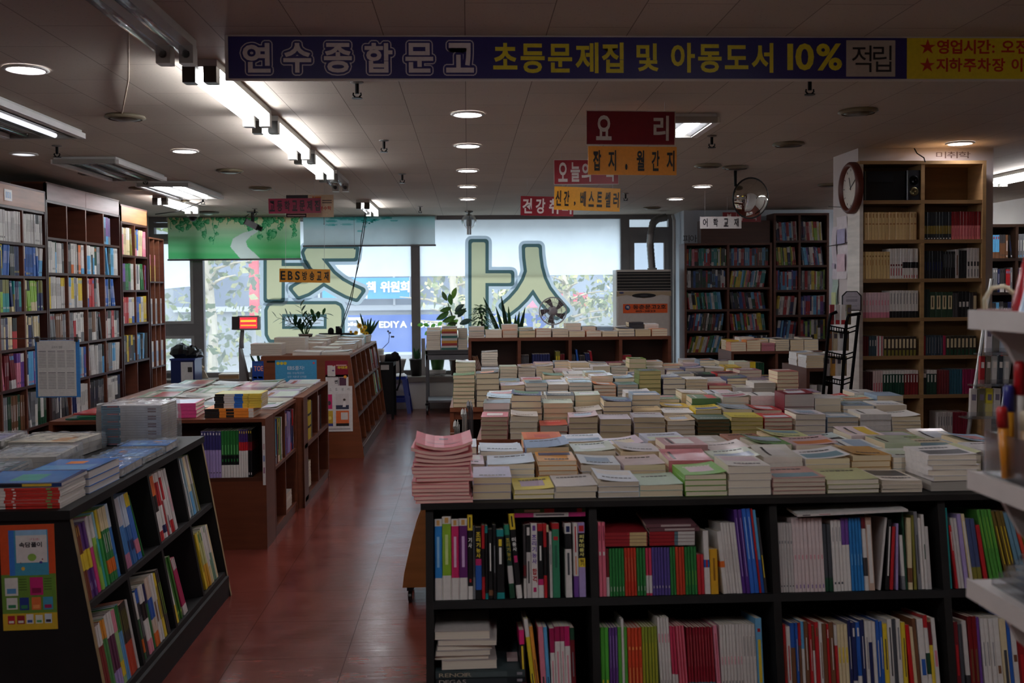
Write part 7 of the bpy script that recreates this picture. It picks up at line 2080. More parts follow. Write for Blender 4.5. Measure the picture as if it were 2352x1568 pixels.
# yellow flowers and a snake plant at the counter end
p = at(830, 760, Y=11.6)
t = thing('flower_pot', 'yellow gerbera-like flowers in a small pot beside the black screen', 'flowers', T(p.x, 11.62, 0.8505))
pot(t, 0.045, 0.06, 0.1, (70, 80, 110))
mb, st = MB(), MB()
for px, py, s in ((818, 764, 0.03), (833, 760, 0.035), (826, 748, 0.04), (838, 752, 0.034), (806, 762, 0.02), (842, 766, 0.03)):
    q = at(px, py, Y=11.58) - Vector((p.x, 11.62, 0.8505))
    st.tube([(0, 0, 0.09), (q.x * 0.5, -0.01, q.z * 0.6), tuple(q)], 0.003, (70, 110, 60), 'leaf', 5)
    for k in range(14):
        a = k * 2 * PI / 14
        leaf(mb, q, (math.cos(a), -0.35, math.sin(a)), s, s * 0.42, (236, 190, 40) if k % 2 else (240, 206, 70), 0.0, 2, Vector((0, -1, 0)))
    mb.disc(q.x, q.z, s * 0.3, s * 0.3, (150, 100, 30), 'leaf', y=q.y - 0.012, n=10)
mb.build('petals', t); st.build('stem', t)


def snake(label, X, Y, z, blades, potr=0.07, poth=0.14, potc=(40, 38, 36), seed=1, w_=0.05, name='snake_plant', col=DG, potmat='plastic'):
    t = thing(name, label, 'plant', T(X, Y, z))
    pot(t, potr * 0.75, potr, poth, potc, mat=potmat)
    mb = MB()
    r = random.Random(seed)
    for k, (dx, h) in enumerate(blades):
        d = Vector((dx, r.uniform(-0.15, 0.1), 1))
        leaf(mb, (dx * potr * 0.8, 0, poth * 0.9), d, h, w_, col[k % 4], 0.0, 5, Vector((0, -1, 0.0)))
        leaf(mb, (dx * potr * 0.8 + 0.004, 0.004, poth * 0.9), d, h * 0.97, w_ * 0.8, col[(k + 1) % 4], 0.0, 5, Vector((0.7, 1, 0.0)))
    mb.build('foliage', t)
    return t


p = at(868, 800, Y=11.6)
snake('spiky green potted plant on the counter end by the yellow flowers', -1.185, 11.75, 0.8505, [(-0.25, 0.28), (0.05, 0.2), (0.2, 0.22), (0.42, 0.2), (0.62, 0.22), (-0.1, 0.18), (0.35, 0.14), (-0.55, 0.22)], 0.05, 0.09, (60, 46, 40), 3, 0.028)
snake('small aloe behind the heater and sloping bookcase', -2.28, 11.2, 0.0005, [(-0.2, 0.3), (0.05, 0.36), (0.25, 0.3), (0.5, 0.26), (-0.45, 0.24), (0.35, 0.2)], 0.14, 0.62, (120, 116, 112), 4, 0.03)
SILL = 0.3955
# pots along the ledge
p = at(914, 862, Y=12.45)
t = thing('ceramic_pot', 'white patterned ceramic pot with low leaves behind the blue stool', 'plant pot', T(p.x, 12.48, SILL))
MB().lathe([(0.06, 0), (0.075, 0.1), (0.1, 0.19), (0.105, 0.21), (0.096, 0.21), (0.09, 0.18), (0.004, 0.175)], (176, 168, 160), 'plaster', 20).build('pot', t, True)
mb = MB()
r_ = random.Random(9)
for k in range(22):
    a = r_.uniform(0, 2 * PI)
    leaf(mb, (0.03 * math.cos(a), 0.03 * math.sin(a), 0.18), (math.cos(a), math.sin(a), 0.7), 0.08, 0.03, DG[k % 4], 0.4, 3)
mb.build('foliage', t)
p = at(956, 864, Y=12.42)
snake('snake plant in a tall dark pot under the window post', p.x, 12.46, SILL, [(-0.12, 0.16), (0.05, 0.13), (0.16, 0.15), (-0.02, 0.11), (0.28, 0.1)], 0.085, 0.215, (34, 32, 30), 5, 0.03)
p = at(1005, 858, Y=12.42)
t = thing('green_pot', 'bright green plastic pot on a white plant caddy under the trolley', 'plant pot', T(p.x, 12.47, SILL))
MB().box(-0.1, 0.1, -0.09, 0.09, 0.03, 0.075, (206, 202, 196), 'plastic').box(-0.03, 0.03, -0.05, 0.05, 0, 0.03, (206, 202, 196), 'plastic').build('caddy', t)
pot(t, 0.07, 0.09, 0.14, (50, 120, 30), 0.0755)
# rubber plant, leafy plant, snake plant
p = at(1050, 800, Y=12.4)
t = thing('rubber_plant', 'rubber plant with broad leaves rising behind the trolley', 'plant', T(p.x, 12.48, SILL))
pot(t, 0.08, 0.1, 0.2, (90, 70, 56))
mb = MB()
path = [Vector((0.02, 0, 0.18)), Vector((0.01, 0, 0.42)), Vector((-0.02, 0, 0.6)), Vector((-0.07, 0, 0.78)), Vector((-0.11, 0, 0.9))]
MB().tube(path, [0.013, 0.012, 0.01, 0.008, 0.005], (60, 44, 36), 'leaf', 8).build('stem', t)
for k, (px, py, l, an, c) in enumerate(((1037, 700, 0.15, 100, (60, 96, 40)), (1040, 686, 0.15, 75, (96, 128, 44)), (1027, 690, 0.13, 120, (60, 80, 44)), (1044, 720, 0.16, 15, (50, 78, 44)), (1036, 706, 0.15, 200, (66, 90, 40)), (1030, 716, 0.18, 215, (56, 84, 40)), (1045, 715, 0.15, 40, (40, 60, 50)), (1046, 726, 0.18, 205, (70, 100, 44)), (1052, 728, 0.15, 50, (46, 60, 60)), (1050, 742, 0.12, 185, (60, 84, 40)), (1056, 744, 0.17, 20, (44, 66, 56)), (1052, 734, 0.16, 212, (110, 150, 70)), (1050, 755, 0.14, -20, (54, 80, 44)), (1046, 758, 0.1, 230, (70, 100, 50)))):
    q = at(px, py, Y=12.46) - Vector((p.x, 12.48, SILL))
    a = math.radians(an)
    leaf(mb, q, (math.cos(a), -0.25 + 0.1 * (k % 3), math.sin(a)), l, l * 0.5, c, 0.12, 5, Vector((-math.sin(a) * 0.4, -0.8, math.cos(a) * 0.5)))
mb.build('foliage', t)
t = thing('trailing_plant', 'pale green trailing leaves beside the window post', 'plant', T(at(972, 760, Y=12.5).x, 12.60, SILL))
pot(t, 0.05, 0.06, 0.1, (150, 140, 130))
mb = MB()
MB().tube([(0, 0, 0.09), (0.02, 0, 0.3), (0.06, -0.06, 0.5), (0.1, -0.1, 0.56)], 0.005, (90, 120, 60), 'leaf', 6).build('stem', t)
for k, (px, py, an) in enumerate(((985, 748, 160), (972, 746, 180), (990, 752, 40), (998, 757, 20), (986, 760, 220), (1004, 763, 0), (993, 764, 250), (1006, 748, 45))):
    q = at(px, py, Y=12.5) - Vector((at(972, 760, Y=12.5).x, 12.60, SILL))
    a = math.radians(an)
    leaf(mb, q, (math.cos(a), -0.2, math.sin(a)), 0.075, 0.05, (120, 190, 80) if k % 2 else (96, 166, 70), 0.1, 4, Vector((0.1, -1, 0.3)))
mb.build('foliage', t)
p = at(1106, 745, Y=12.3)
t = thing('leafy_plant', 'bushy small-leaved plant behind the low bookcase', 'plant', T(p.x, 12.41, SILL))
pot(t, 0.09, 0.11, 0.2, (110, 80, 60))
MB().tube([(0, 0, 0.18), (0, 0, 0.5), (0.01, 0, 0.74)], 0.01, (80, 70, 50), 'leaf', 6).build('stem', t)
mb = MB()
r_ = random.Random(14)
for k in range(190):
    a, e = r_.uniform(0, 2 * PI), r_.uniform(-0.9, 1)
    q = Vector((math.cos(a) * 0.115 * math.sqrt(1 - e * e * 0.8), math.sin(a) * 0.09, 0.70 + 0.17 * e)) * 1.0
    q.x *= r_.uniform(0.3, 1)
    leaf(mb, q, (math.cos(a), math.sin(a) * 0.6, r_.uniform(-0.5, 0.5)), 0.075, 0.036, DG[k % 4] if k % 5 else (90, 130, 60), 0.3, 3)
mb.build('foliage', t)
p = at(1168, 755, Y=12.3)
snake('tall snake plant with sword leaves behind the low bookcase', p.x + 0.06, 12.54, SILL, [(-0.42, 0.84), (-0.28, 0.68), (-0.16, 0.8), (-0.07, 0.66), (0.06, 0.56), (0.13, 0.6), (0.22, 0.66)], 0.11, 0.22, (96, 76, 60), 6, 0.058)
p = at(895, 760, Y=12.45)
t = thing('orchid_stem', 'thin bare orchid stem in a slim pot by the black stand', 'plant', T(at(870, 800, Y=12.45).x, 12.5, SILL))
pot(t, 0.05, 0.06, 0.34, (200, 196, 190))
MB().tube([(0, 0, 0.3), (0.12, 0, 0.42), (0.13, 0, 0.5), (0.12, 0, 0.56)], 0.004, (70, 60, 70), 'leaf', 5).build('stem', t)
mb = MB()
for q in ((0.115, -0.01, 0.56), (0.14, -0.01, 0.54), (0.16, -0.01, 0.49), (0.18, -0.01, 0.49)):
    mb.lathe([(0.002, -0.014), (0.012, -0.004), (0.01, 0.008), (0.001, 0.014)], (60, 56, 84), 'leaf', 8, T(*q))
mb.build('bud', t)

# black stand, bag, cup and blue stool by the counter
p = at(893, 958, Z=0)
t = thing('black_stand', 'tall narrow black stand with a white tag at the aisle end', 'stand', T(0, 0, 0))
x0, x1 = at(868, 900, Y=11.3).x, at(904, 900, Y=11.3).x
zt = at(890, 832, Y=11.3).z
MB().box(x0, x1, 11.32, 11.345, 0.06, zt, (26, 24, 25), 'laminate').box(x0, x1, 11.345, 11.72, zt - 0.05, zt, (26, 24, 25), 'laminate').build('panel', t)
for x in (x0, x1 - 0.03):
    for y in (11.315, 11.7):
        MB().box(x, x + 0.03, y, y + 0.03, 0, zt - 0.001, (20, 19, 20), 'laminate').build('leg', t)
MB().box(x0 + 0.035, x1 - 0.05, 11.314, 11.3195, zt - 0.085, zt - 0.03, (196, 190, 184), 'print').build('tag_plate', t)
mb = MB()
r_ = random.Random(3)
for i in range(7):
    for j in range(1):
        pass
t = thing('shoulder_bag', 'black shoulder bag slumped on the black stand, strap hanging down', 'bag', T((x0 + x1) / 2 + 0.03, 11.56, zt + 0.0008))
prof = [(0.11, 0.0), (0.13, 0.03), (0.12, 0.08), (0.09, 0.115), (0.04, 0.13), (0.003, 0.132)]
MB().lathe(prof, (24, 22, 24), 'cloth', 18, Matrix.Diagonal((0.8, 1.1, 0.6, 1))).build('body', t, True)
MB().lathe([(0.05, 0), (0.07, 0.03), (0.05, 0.07), (0.003, 0.085)], (30, 28, 28), 'cloth', 14, T(0.065, -0.06, 0.0) @ Matrix.Diagonal((0.8, 1, 1.3, 1))).build('pocket', t, True)
MB().tube([(0.08, -0.1, 0.09), (0.125, -0.15, 0.05), (0.135, -0.17, -0.1), (0.12, -0.19, -0.25), (0.09, -0.195, -0.33)], 0.011, (22, 20, 22), 'cloth', 6).build('strap', t)
t = thing('paper_cup', 'white paper cup on the black stand', 'cup', T(x0 + 0.05, 11.372, zt + 0.0006))
MB().lathe([(0.024, 0), (0.033, 0.075), (0.036, 0.078), (0.031, 0.078), (0.023, 0.006), (0.002, 0.005)], (214, 206, 198), 'matte', 18).build('wall', t, True)
MB().tube([(0.034 * math.cos(k * PI / 10), 0.034 * math.sin(k * PI / 10), 0.078) for k in range(20)], 0.0025, (225, 220, 214), 'matte', 5, closed=True).build('rim', t)
sx, sy = at(914, 940, Z=0).x, 12.02
t = thing('plastic_stool', 'blue plastic stool with a white cloth on its seat', 'stool', T(sx, sy, 0))
MB().rbox(-0.13, 0.13, -0.13, 0.13, 0.40, 0.43, 0.04, (34, 54, 140), 'plastic').build('seat', t)
for a in (-1, 1):
    for b in (-1, 1):
        MB().add([(a * 0.165 + dx * 0.022, b * 0.165 + dy * 0.022, 0.0) for dx, dy in ((-1, -1), (1, -1), (1, 1), (-1, 1))] + [(a * 0.105 + dx * 0.028, b * 0.105 + dy * 0.028, 0.4) for dx, dy in ((-1, -1), (1, -1), (1, 1), (-1, 1))], [(3, 2, 1, 0), (4, 5, 6, 7), (0, 1, 5, 4), (1, 2, 6, 5), (2, 3, 7, 6), (3, 0, 4, 7)], (30, 48, 130), 'plastic').build('leg', t)
MB().box(-0.14, 0.14, -0.155, -0.14, 0.13, 0.18, (30, 48, 130), 'plastic').box(-0.14, 0.14, 0.14, 0.155, 0.13, 0.18, (30, 48, 130), 'plastic').box(-0.155, -0.14, -0.14, 0.14, 0.13, 0.18, (30, 48, 130), 'plastic').box(0.14, 0.155, -0.14, 0.14, 0.13, 0.18, (30, 48, 130), 'plastic').build('stretcher', t)
t = None
mb = MB()
n = 8
g = [[(-0.1 + 0.22 * i / n, -0.11 + 0.22 * j / n, 0.4335 + 0.03 * abs(math.sin(i * 1.7 + j * 0.9)) * (1 if 0 < i < n and 0 < j < n else 0.2)) for j in range(n + 1)] for i in range(n + 1)]
for i in range(n):
    for j in range(n):
        mb.add([g[i][j], g[i + 1][j], g[i + 1][j + 1], g[i][j + 1]], [(0, 1, 2, 3)], (220, 216, 214), 'cloth')
o = mb.build('cloth', None, True, T(sx, sy, 0.001))
tag(o, 'crumpled white cloth on the blue plastic stool', 'cloth')

# trolley with books
t = thing('steel_trolley', 'grey steel trolley of used books against the low bookcase', 'trolley', T(0, 0, 0))
tx0, tx1, ty0, ty1, tz = at(977, 803, Y=11.7).x, 0.08, 11.72, 12.2, at(1000, 804, Y=11.7).z
ST = (104, 104, 106)
MB().box(tx0, tx1, ty0, ty1, tz - 0.05, tz - 0.008, (76, 76, 78), 'paint').box(tx0 - 0.01, tx1 + 0.01, ty0 - 0.01, ty1 + 0.01, tz - 0.008, tz, ST, 'paint').box(tx0, tx1, ty0, ty1, tz - 0.115, tz - 0.06, ST, 'paint').build('top_tray', t)
MB().box(tx0, tx1, ty0, ty1, 0.14, 0.165, ST, 'paint').build('lower_tray', t)
for x in (tx0, tx1 - 0.025):
    for y in (ty0, ty1 - 0.025):
        MB().box(x, x + 0.025, y, y + 0.025, 0.1, tz - 0.001, (90, 90, 92), 'paint').build('leg', t)
        w_ = MB().lathe([(0.035, -0.014), (0.052, -0.01), (0.052, 0.01), (0.035, 0.014)], (24, 24, 26), 'plastic', 16, T(x + 0.012, y + 0.01, 0.0525) @ RY(90)).build('castor', t)
        MB().box(x - 0.01, x + 0.034, y + 0.0, y + 0.03, 0.1055, 0.13, (70, 70, 74), 'metal').build('fork', w_)
MB().box(tx0 - 0.055, tx0 - 0.012, 11.9, 11.93, 0.45, tz + 0.13, (140, 138, 136), 'paint').build('end_handle', t)
for k, (px0, px1, n, th, cols) in enumerate(((980, 1012, 9, 0.024, [(200, 190, 176), (190, 170, 150), (120, 110, 110), (206, 196, 180)]), (1014, 1050, 9, 0.027, [(60, 110, 100), (214, 206, 196), (160, 60, 60), (206, 150, 70), (206, 200, 196)]), (1052, 1074, 5, 0.024, [(200, 196, 190), (120, 130, 150)]))):
    a, b = at(px0, 790, Y=11.8).x, at(px1, 790, Y=11.8).x
    for row_ in (0, 1):
        pile((a + b) / 2, ty0 + 0.11 + 0.22 * row_, tz + 0.0005, b - a, 0.2, n if row_ == 0 else n + (5 if k == 2 else 1), th, cols[0], PAGES[(k + 2) % 7], '%s row on steel trolley' % ('front', 'rear')[row_], k + 1, 500 + k * 3 + row_, name='used_book', group='used books on the steel trolley', cols=cols, spine='lf'[k == 1], jit=0.002)

# ------------------------------------------------------------------ air conditioner, fan
AY = 11.85
x0, x1 = at(1416, 700, Y=AY).x, at(1542, 700, Y=AY).x
zt = at(1480, 619, Y=AY).z
t = thing('air_conditioner', 'tall white standing air conditioner with black grille and orange sticker', 'air conditioner', T((x0 + x1) / 2, AY, 0))
hw = (x1 - x0) / 2
MB().rbox(-hw, hw, 0, 0.33, 0.0, zt, 0.03, (206, 198, 188), 'plastic').build('body', t)
mb = MB().box(-hw + 0.008, hw - 0.008, -0.006, 0.001, zt - 0.25, zt - 0.025, (16, 16, 17), 'plastic')
mb.build('grille', t)
mb = MB()
for k in range(6):
    mb.box(-hw + 0.008, hw - 0.008, -0.014, -0.0065, zt - 0.05 - 0.036 * k, zt - 0.044 - 0.036 * k, (150, 142, 132), 'plastic')
mb.build('louvre', t)
MB().disc(0, zt - 0.31, 0.145, 0.028, (20, 20, 24), 'plastic', y=-0.004, n=24).disc(0, zt - 0.31, 0.05, 0.01, (60, 56, 66), 'plastic', y=-0.005).build('display_panel', t)
MB().disc(-hw + 0.06, zt - 0.275, 0.03, 0.012, (60, 70, 110), 'plastic', y=-0.004).build('badge', t)
mb = MB().poly([(-hw + 0.002, -0.003, zt - 0.32), (-hw + 0.12, -0.003, zt - 0.30), (0, -0.003, zt - 0.345), (hw - 0.12, -0.003, zt - 0.30), (hw - 0.002, -0.003, zt - 0.32), (hw - 0.002, -0.003, zt - 0.26), (-hw + 0.002, -0.003, zt - 0.26)], (180, 160, 130), 'plastic').build('trim_panel', t)
sx0, sx1, sz0, sz1 = pp(1431, 1533, 697, 719, AY)
cx = (x0 + x1) / 2
t2 = thing('sticker', 'orange shop sticker on the white air conditioner', 'sticker', T(0, AY - 0.001, 0))
MB().box(sx0, sx1, -0.0025, -0.0005, sz0, sz1, (232, 96, 36), 'print').build('film', t2)
hh = sz1 - sz0
mb = MB().disc(sx0 + 0.055, sz0 + hh * 0.62, 0.032, 0.032, (34, 60, 110), y=-0.0032)
mb.text('책', face(sx0 + 0.055, -0.0038, sz0 + hh * 0.62), 0.035, 0.036, (230, 220, 210))
mb.text('동춘문고2호', face(sx0 + 0.32, -0.0035, sz0 + hh * 0.66), 0.4, 0.055, (30, 20, 20))
mb.text('815-3823', face(sx0 + 0.27, -0.0035, sz0 + hh * 0.2), 0.24, 0.024, (60, 20, 20))
mb.build('lettering', t2)
a, b, c, d = (at(px, py, Y=12.0) for px, py in ((1499, 617), (1494, 560), (1502, 510), (1536, 497)))
t = thing('flexible_duct', 'ribbed grey flexible duct rising from the air conditioner', 'duct', T(0, 0, 0))
path = []
P4 = [Vector((a.x, 12.03, zt + 0.002)), Vector((a.x - 0.01, 12.03, zt + 0.12)), Vector((b.x, 12.02, b.z)), Vector((b.x + 0.01, 12.02, b.z + 0.12)), Vector((c.x, 12.05, c.z)), Vector((c.x + 0.06, 12.08, c.z + 0.045)), Vector((d.x, 12.12, d.z + 0.0))]
for i in range(len(P4) - 1):
    for k in range(8):
        path.append(P4[i].lerp(P4[i + 1], k / 8))
MB().tube(path, [0.042 + 0.006 * (i % 2) for i in range(len(path))], (126, 122, 120), 'metal', 12).build('hose', t, True)
MB().lathe([(0.05, 0), (0.06, 0.006), (0.06, 0.02), (0.05, 0.024)], (150, 146, 142), 'plastic', 16, T(a.x, 12.03, zt + 0.0012)).build('collar', t)
tag(MB().tube([(2.55, 12.2, 0.4), (2.55, 12.2, 2.3), (2.55, 12.28, 2.36)], 0.02, (186, 182, 178), 'paint', 10).build('pipe'), 'thin white vertical pipe between the air conditioner and the corner', 'pipe')

p = at(1270, 714, Y=11.4)
t = thing('electric_fan', 'white electric fan with grey blades before the splayed letter', 'fan', T(p.x, 11.4, 0))
MB().lathe([(0.17, 0.0005), (0.17, 0.02), (0.05, 0.05)], (206, 204, 202), 'plastic', 24).build('base', t, True)
MB().tube([(0, 0.06, 0.03), (0, 0.06, p.z - 0.05)], 0.016, (196, 194, 192), 'plastic', 10).build('pole', t, True)
FMt = T(0, 0, p.z) @ RX(90)
MB().lathe([(0.055, -0.12), (0.06, -0.05), (0.045, -0.02)], (210, 208, 206), 'plastic', 18, FMt).build('motor', t, True)
for k in range(5):
    a0 = k * 2 * PI / 5 + 0.25
    mb = MB()
    pts = []
    for f in (0, 0.25, 0.5, 0.75, 1.0):
        pts.append((0.035 + 0.112 * f, a0 + 0.28 * f))
    for f in (1.0, 0.75, 0.5, 0.25, 0):
        pts.append((0.035 + 0.112 * f, a0 + 0.42 + 0.42 * f ** 0.7))
    mb.prism([(r * math.cos(a), r * math.sin(a)) for r, a in pts], -0.002, 0.002, 'z', (96, 80, 84), 'plastic', FMt)
    mb.build('blade', t)
mb = MB()
for s in (-1, 1):
    for k in range(40):
        a = k * 2 * PI / 40
        mb.tube([((0.035 + 0.12 * f) * math.cos(a), (0.035 + 0.12 * f) * math.sin(a), s * 0.045 * (1 - f * f)) for f in (0, 0.35, 0.7, 1.0)], 0.0011, (190, 190, 194), 'plastic', 4, FMt)
for rr, z in ((0.155, 0.0), (0.1, 0.033), (0.1, -0.033)):
    mb.tube([(rr * math.cos(k * PI / 16), rr * math.sin(k * PI / 16), z) for k in range(32)], 0.002 if rr < 0.15 else 0.008, (206, 206, 208), 'plastic', 5, FMt, closed=True)
mb.build('cage_grille', t)
MB().lathe([(0.046, 0.04), (0.044, 0.054), (0.02, 0.058), (0.002, 0.058)], (176, 168, 170), 'plastic', 20, FMt).build('hub_cap', t, True)

# ------------------------------------------------------------------ pillar, clock, rack
cyc, czc = 6.60, at(1962, 433, Y=6.6).z
t = thing('wall_clock', 'round wall clock with a brown rim on the side of the light bookcase', 'clock', T(2.578, 6.56, czc) @ RY(-90))
MB().lathe([(0.172, 0.0), (0.172, 0.03), (0.16, 0.045), (0.145, 0.045), (0.14, 0.02), (0.139, 0.019)], (84, 36, 26), 'wood', 32, caps=False).build('rim', t, True)
MB().lathe([(0.14, 0.014), (0.139, 0.018), (0.002, 0.018)], (206, 198, 186), 'print', 32).build('dial', t)
mb = MB()
for k in range(12):
    mb.box(-0.003, 0.003, 0.112, 0.128, 0.0185, 0.0195, (40, 36, 34), 'print', Matrix.Rotation(k * PI / 6, 4, 'Z'))
mb.build('hour_marks', t)
for a, l, w2 in ((-70, 0.075, 0.006), (-150, 0.105, 0.004)):
    MB().box(-w2 / 2, w2 / 2, -0.015, l, 0.021, 0.0225, (24, 22, 22), 'metal', Matrix.Rotation(math.radians(a), 4, 'Z')).build('hand', t)
PX = 2.6565


def sheet_on_pillar(label, px0, px1, py0, py1, col, extra, group='papers on the pillar side', dx=0.0):
    ya = at(px1, py1, X=PX).y; yb = at(px0, py1, X=PX).y
    zb, zt_ = at(px1, py1, X=PX).z, at(px1, py0, X=PX).z
    y0, y1 = max(6.70, min(ya, yb)), min(7.14, max(ya, yb))
    t = thing('hanging_paper', label, 'paper', T(PX - dx, 0, 0), group)
    mb = MB()
    n = 6
    for i in range(n):
        a, b = i / n, (i + 1) / n
        za, zb2 = zb + (zt_ - zb) * a, zb + (zt_ - zb) * b
        fa, fb = 0.004 + 0.010 * math.sin(a * 5 + px0), 0.004 + 0.010 * math.sin(b * 5 + px0)
        mb.add([(-abs(fa), y1, za), (-abs(fa), y0, za), (-abs(fb), y0, zb2), (-abs(fb), y1, zb2)], [(0, 1, 2, 3)], col, 'matte')
    mb.build('sheet', t)
    mb = MB()
    for f0, f1, g0, g1, c in extra:
        mb.add([(-0.017, y1 - (y1 - y0) * f0, zb + (zt_ - zb) * g0), (-0.017, y1 - (y1 - y0) * f1, zb + (zt_ - zb) * g0), (-0.017, y1 - (y1 - y0) * f1, zb + (zt_ - zb) * g1), (-0.017, y1 - (y1 - y0) * f0, zb + (zt_ - zb) * g1)], [(0, 1, 2, 3)], c, 'matte')
    mb.build('print', t)


sheet_on_pillar('crinkled white plastic bag pinned high on the pillar side', 1902, 1924, 520, 640, (214, 206, 214), [(0.2, 0.8, 0.2, 0.3, (190, 180, 200))])
sheet_on_pillar('long pale bag with lilac and pink patches on the pillar side', 1925, 1948, 495, 640, (226, 218, 222), [(0.1, 0.9, 0.55, 0.8, (180, 176, 206)), (0.1, 0.9, 0.12, 0.4, (222, 196, 206))])
sheet_on_pillar('faded green and yellow sheet low on the pillar side', 1903, 1926, 642, 715, (170, 190, 180), [(0.1, 0.9, 0.0, 0.6, (190, 200, 150))])
tag(MB().tube([at(1898, 566, X=PX - 0.02), at(1935, 560, X=PX - 0.022), at(1966, 553, X=PX - 0.02)], 0.003, (60, 56, 56), 'matte', 5).build('wire'), 'dark wire stretched across the papers on the pillar side', 'wire')
tag(MB().tube([at(1903, 474, X=PX - 0.006), at(1935, 476, X=PX - 0.006), at(1965, 470, X=PX - 0.006)], 0.0025, (80, 74, 72), 'matte', 5).build('wire'), 'thin wire across the pillar below the clock', 'wire')
a, b = at(1570, 548, Y=11.965), at(1600, 548, Y=11.965)
tag(MB().text('피아', face((a.x + b.x) / 2, 11.9655, a.z), 0.17, 0.09, (50, 46, 46), 'r').build('wall_lettering'), 'small black handwritten characters on the wall above the tall dark bookcase', 'lettering')
a, b = at(2152, 360, Y=6.685), at(2228, 357, Y=6.685)
tag(MB().text('미취학', face((a.x + b.x) / 2, 6.687, (a.z + b.z) / 2 + 0.008), 0.24, 0.045, (110, 90, 84), 'r').build('wall_lettering'), 'faint brown characters on the pillar above the light wooden bookcase', 'lettering')
# portable stereo in the top of the light bookcase
t = thing('stereo', 'black portable stereo in the top corner of the light bookcase', 'stereo', T(2.61, 6.475, 2.0285))
MB().rbox(0.006, 0.285, 0.0, 0.16, 0, 0.19, 0.012, (20, 20, 22), 'plastic').build('body', t)
MB().rbox(0.225, 0.318, -0.006, 0.15, 0.0, 0.195, 0.012, (44, 46, 52), 'plastic', T(0.065, 0, 0)).build('speaker_box', t)
for z, r in ((0.13, 0.032), (0.055, 0.03)):
    MB().lathe([(r, 0.0), (r * 0.8, 0.006), (r * 0.3, -0.004), (0.002, -0.002)], (20, 20, 22) if z > 0.1 else (150, 140, 100), 'metal', 18, T(0.337, -0.0065, z) @ RX(90)).build('speaker_cone', t, True)
MB().box(0.03, 0.2, -0.003, -0.0005, 0.12, 0.17, (30, 32, 38), 'plastic').build('display_panel', t)
tag(MB().tube([at(2100, 341, Y=6.67), at(2106, 352, Y=6.62), at(2122, 362, Y=6.45), at(2125, 372, Y=6.44)], 0.004, (24, 22, 22), 'matte', 5).build('wire'), 'black wire looping from the ceiling into the light bookcase top', 'wire')

# black wire rack in front of the pillar
t = thing('wire_rack', 'black leaning wire rack with a white header card beside the pillar', 'rack', T(0, 0, 0))
RYY = 6.38
bk = (20, 20, 22)
rp = lambda px, py, Y=RYY: at(px, py, Y=Y)
L1_, L2_ = [rp(1890, 915), rp(1904, 740), rp(1908, 722), rp(1922, 716)], [rp(1930, 945), rp(1944, 740), rp(1949, 724), rp(1976, 720)]
zfoot = 0.01
for pth in (L1_, L2_):
    foot = pth[0] + (pth[0] - pth[1]) * ((pth[0].z - zfoot) / (pth[1].z - pth[0].z))
    MB().tube([foot] + pth, 0.011, bk, 'metal', 8).build('upright', t)
B1 = [rp(1950, 930, 6.43), rp(1972, 724, 6.43)]
foot = B1[0] + (B1[0] - B1[1]) * ((B1[0].z - zfoot) / (B1[1].z - B1[0].z))
MB().tube([foot] + B1, 0.011, bk, 'metal', 8).build('upright', t)
for pyl in (760, 820, 878, 930):
    a = rp(1904 - (pyl - 760) * 0.085, pyl - 2); b = rp(1944 - (pyl - 760) * 0.085, pyl + 6); c = rp(1968 - (pyl - 760) * 0.1, pyl - 2, 6.43)
    mb = MB()
    for dz in (0.0, 0.03):
        mb.tube([a + Vector((0, 0, dz)), b + Vector((0, 0, dz)), c + Vector((0, 0, dz))], 0.005, bk, 'metal', 6)
    for k in range(8):
        q = a.lerp(b, k / 7)
        mb.tube([q, q + Vector((0, 0, 0.03))], 0.003, bk, 'metal', 5)
    mb.add([a + Vector((0, 0.004, 0.006)), b + Vector((0.04, 0.004, 0.006)), b + Vector((0.04, 0.05, 0.006)), a + Vector((0, 0.05, 0.006))], [(0, 1, 2, 3)], bk, 'metal')
    mb.build('basket', t)
a, b = rp(1934, 714, 6.44), rp(1979, 668, 6.44)
w_, h = b.x - a.x, b.z - a.z
MB().prism([(a.x, a.z), (b.x, a.z), (b.x, b.z - 0.03), (b.x - 0.03, b.z), (a.x + 0.03, b.z), (a.x, b.z - 0.03)], 6.44, 6.448, 'y', (30, 28, 30), 'plastic').build('header_frame', t)
mb = MB().prism([(a.x + 0.006, a.z + 0.006), (b.x - 0.01, a.z + 0.006), (b.x - 0.01, b.z - 0.034), (b.x - 0.034, b.z - 0.006), (a.x + 0.034, b.z - 0.006), (a.x + 0.006, b.z - 0.034)], 6.436, 6.4395, 'y', (196, 190, 200), 'print')
for k in range(3):
    mb.rect(a.x + 0.025, b.x - 0.03, a.z + 0.03 + 0.03 * k, a.z + 0.035 + 0.03 * k + (0.012 if k == 1 else 0), (160, 154, 166), y=6.4355)
mb.build('header_card', t)
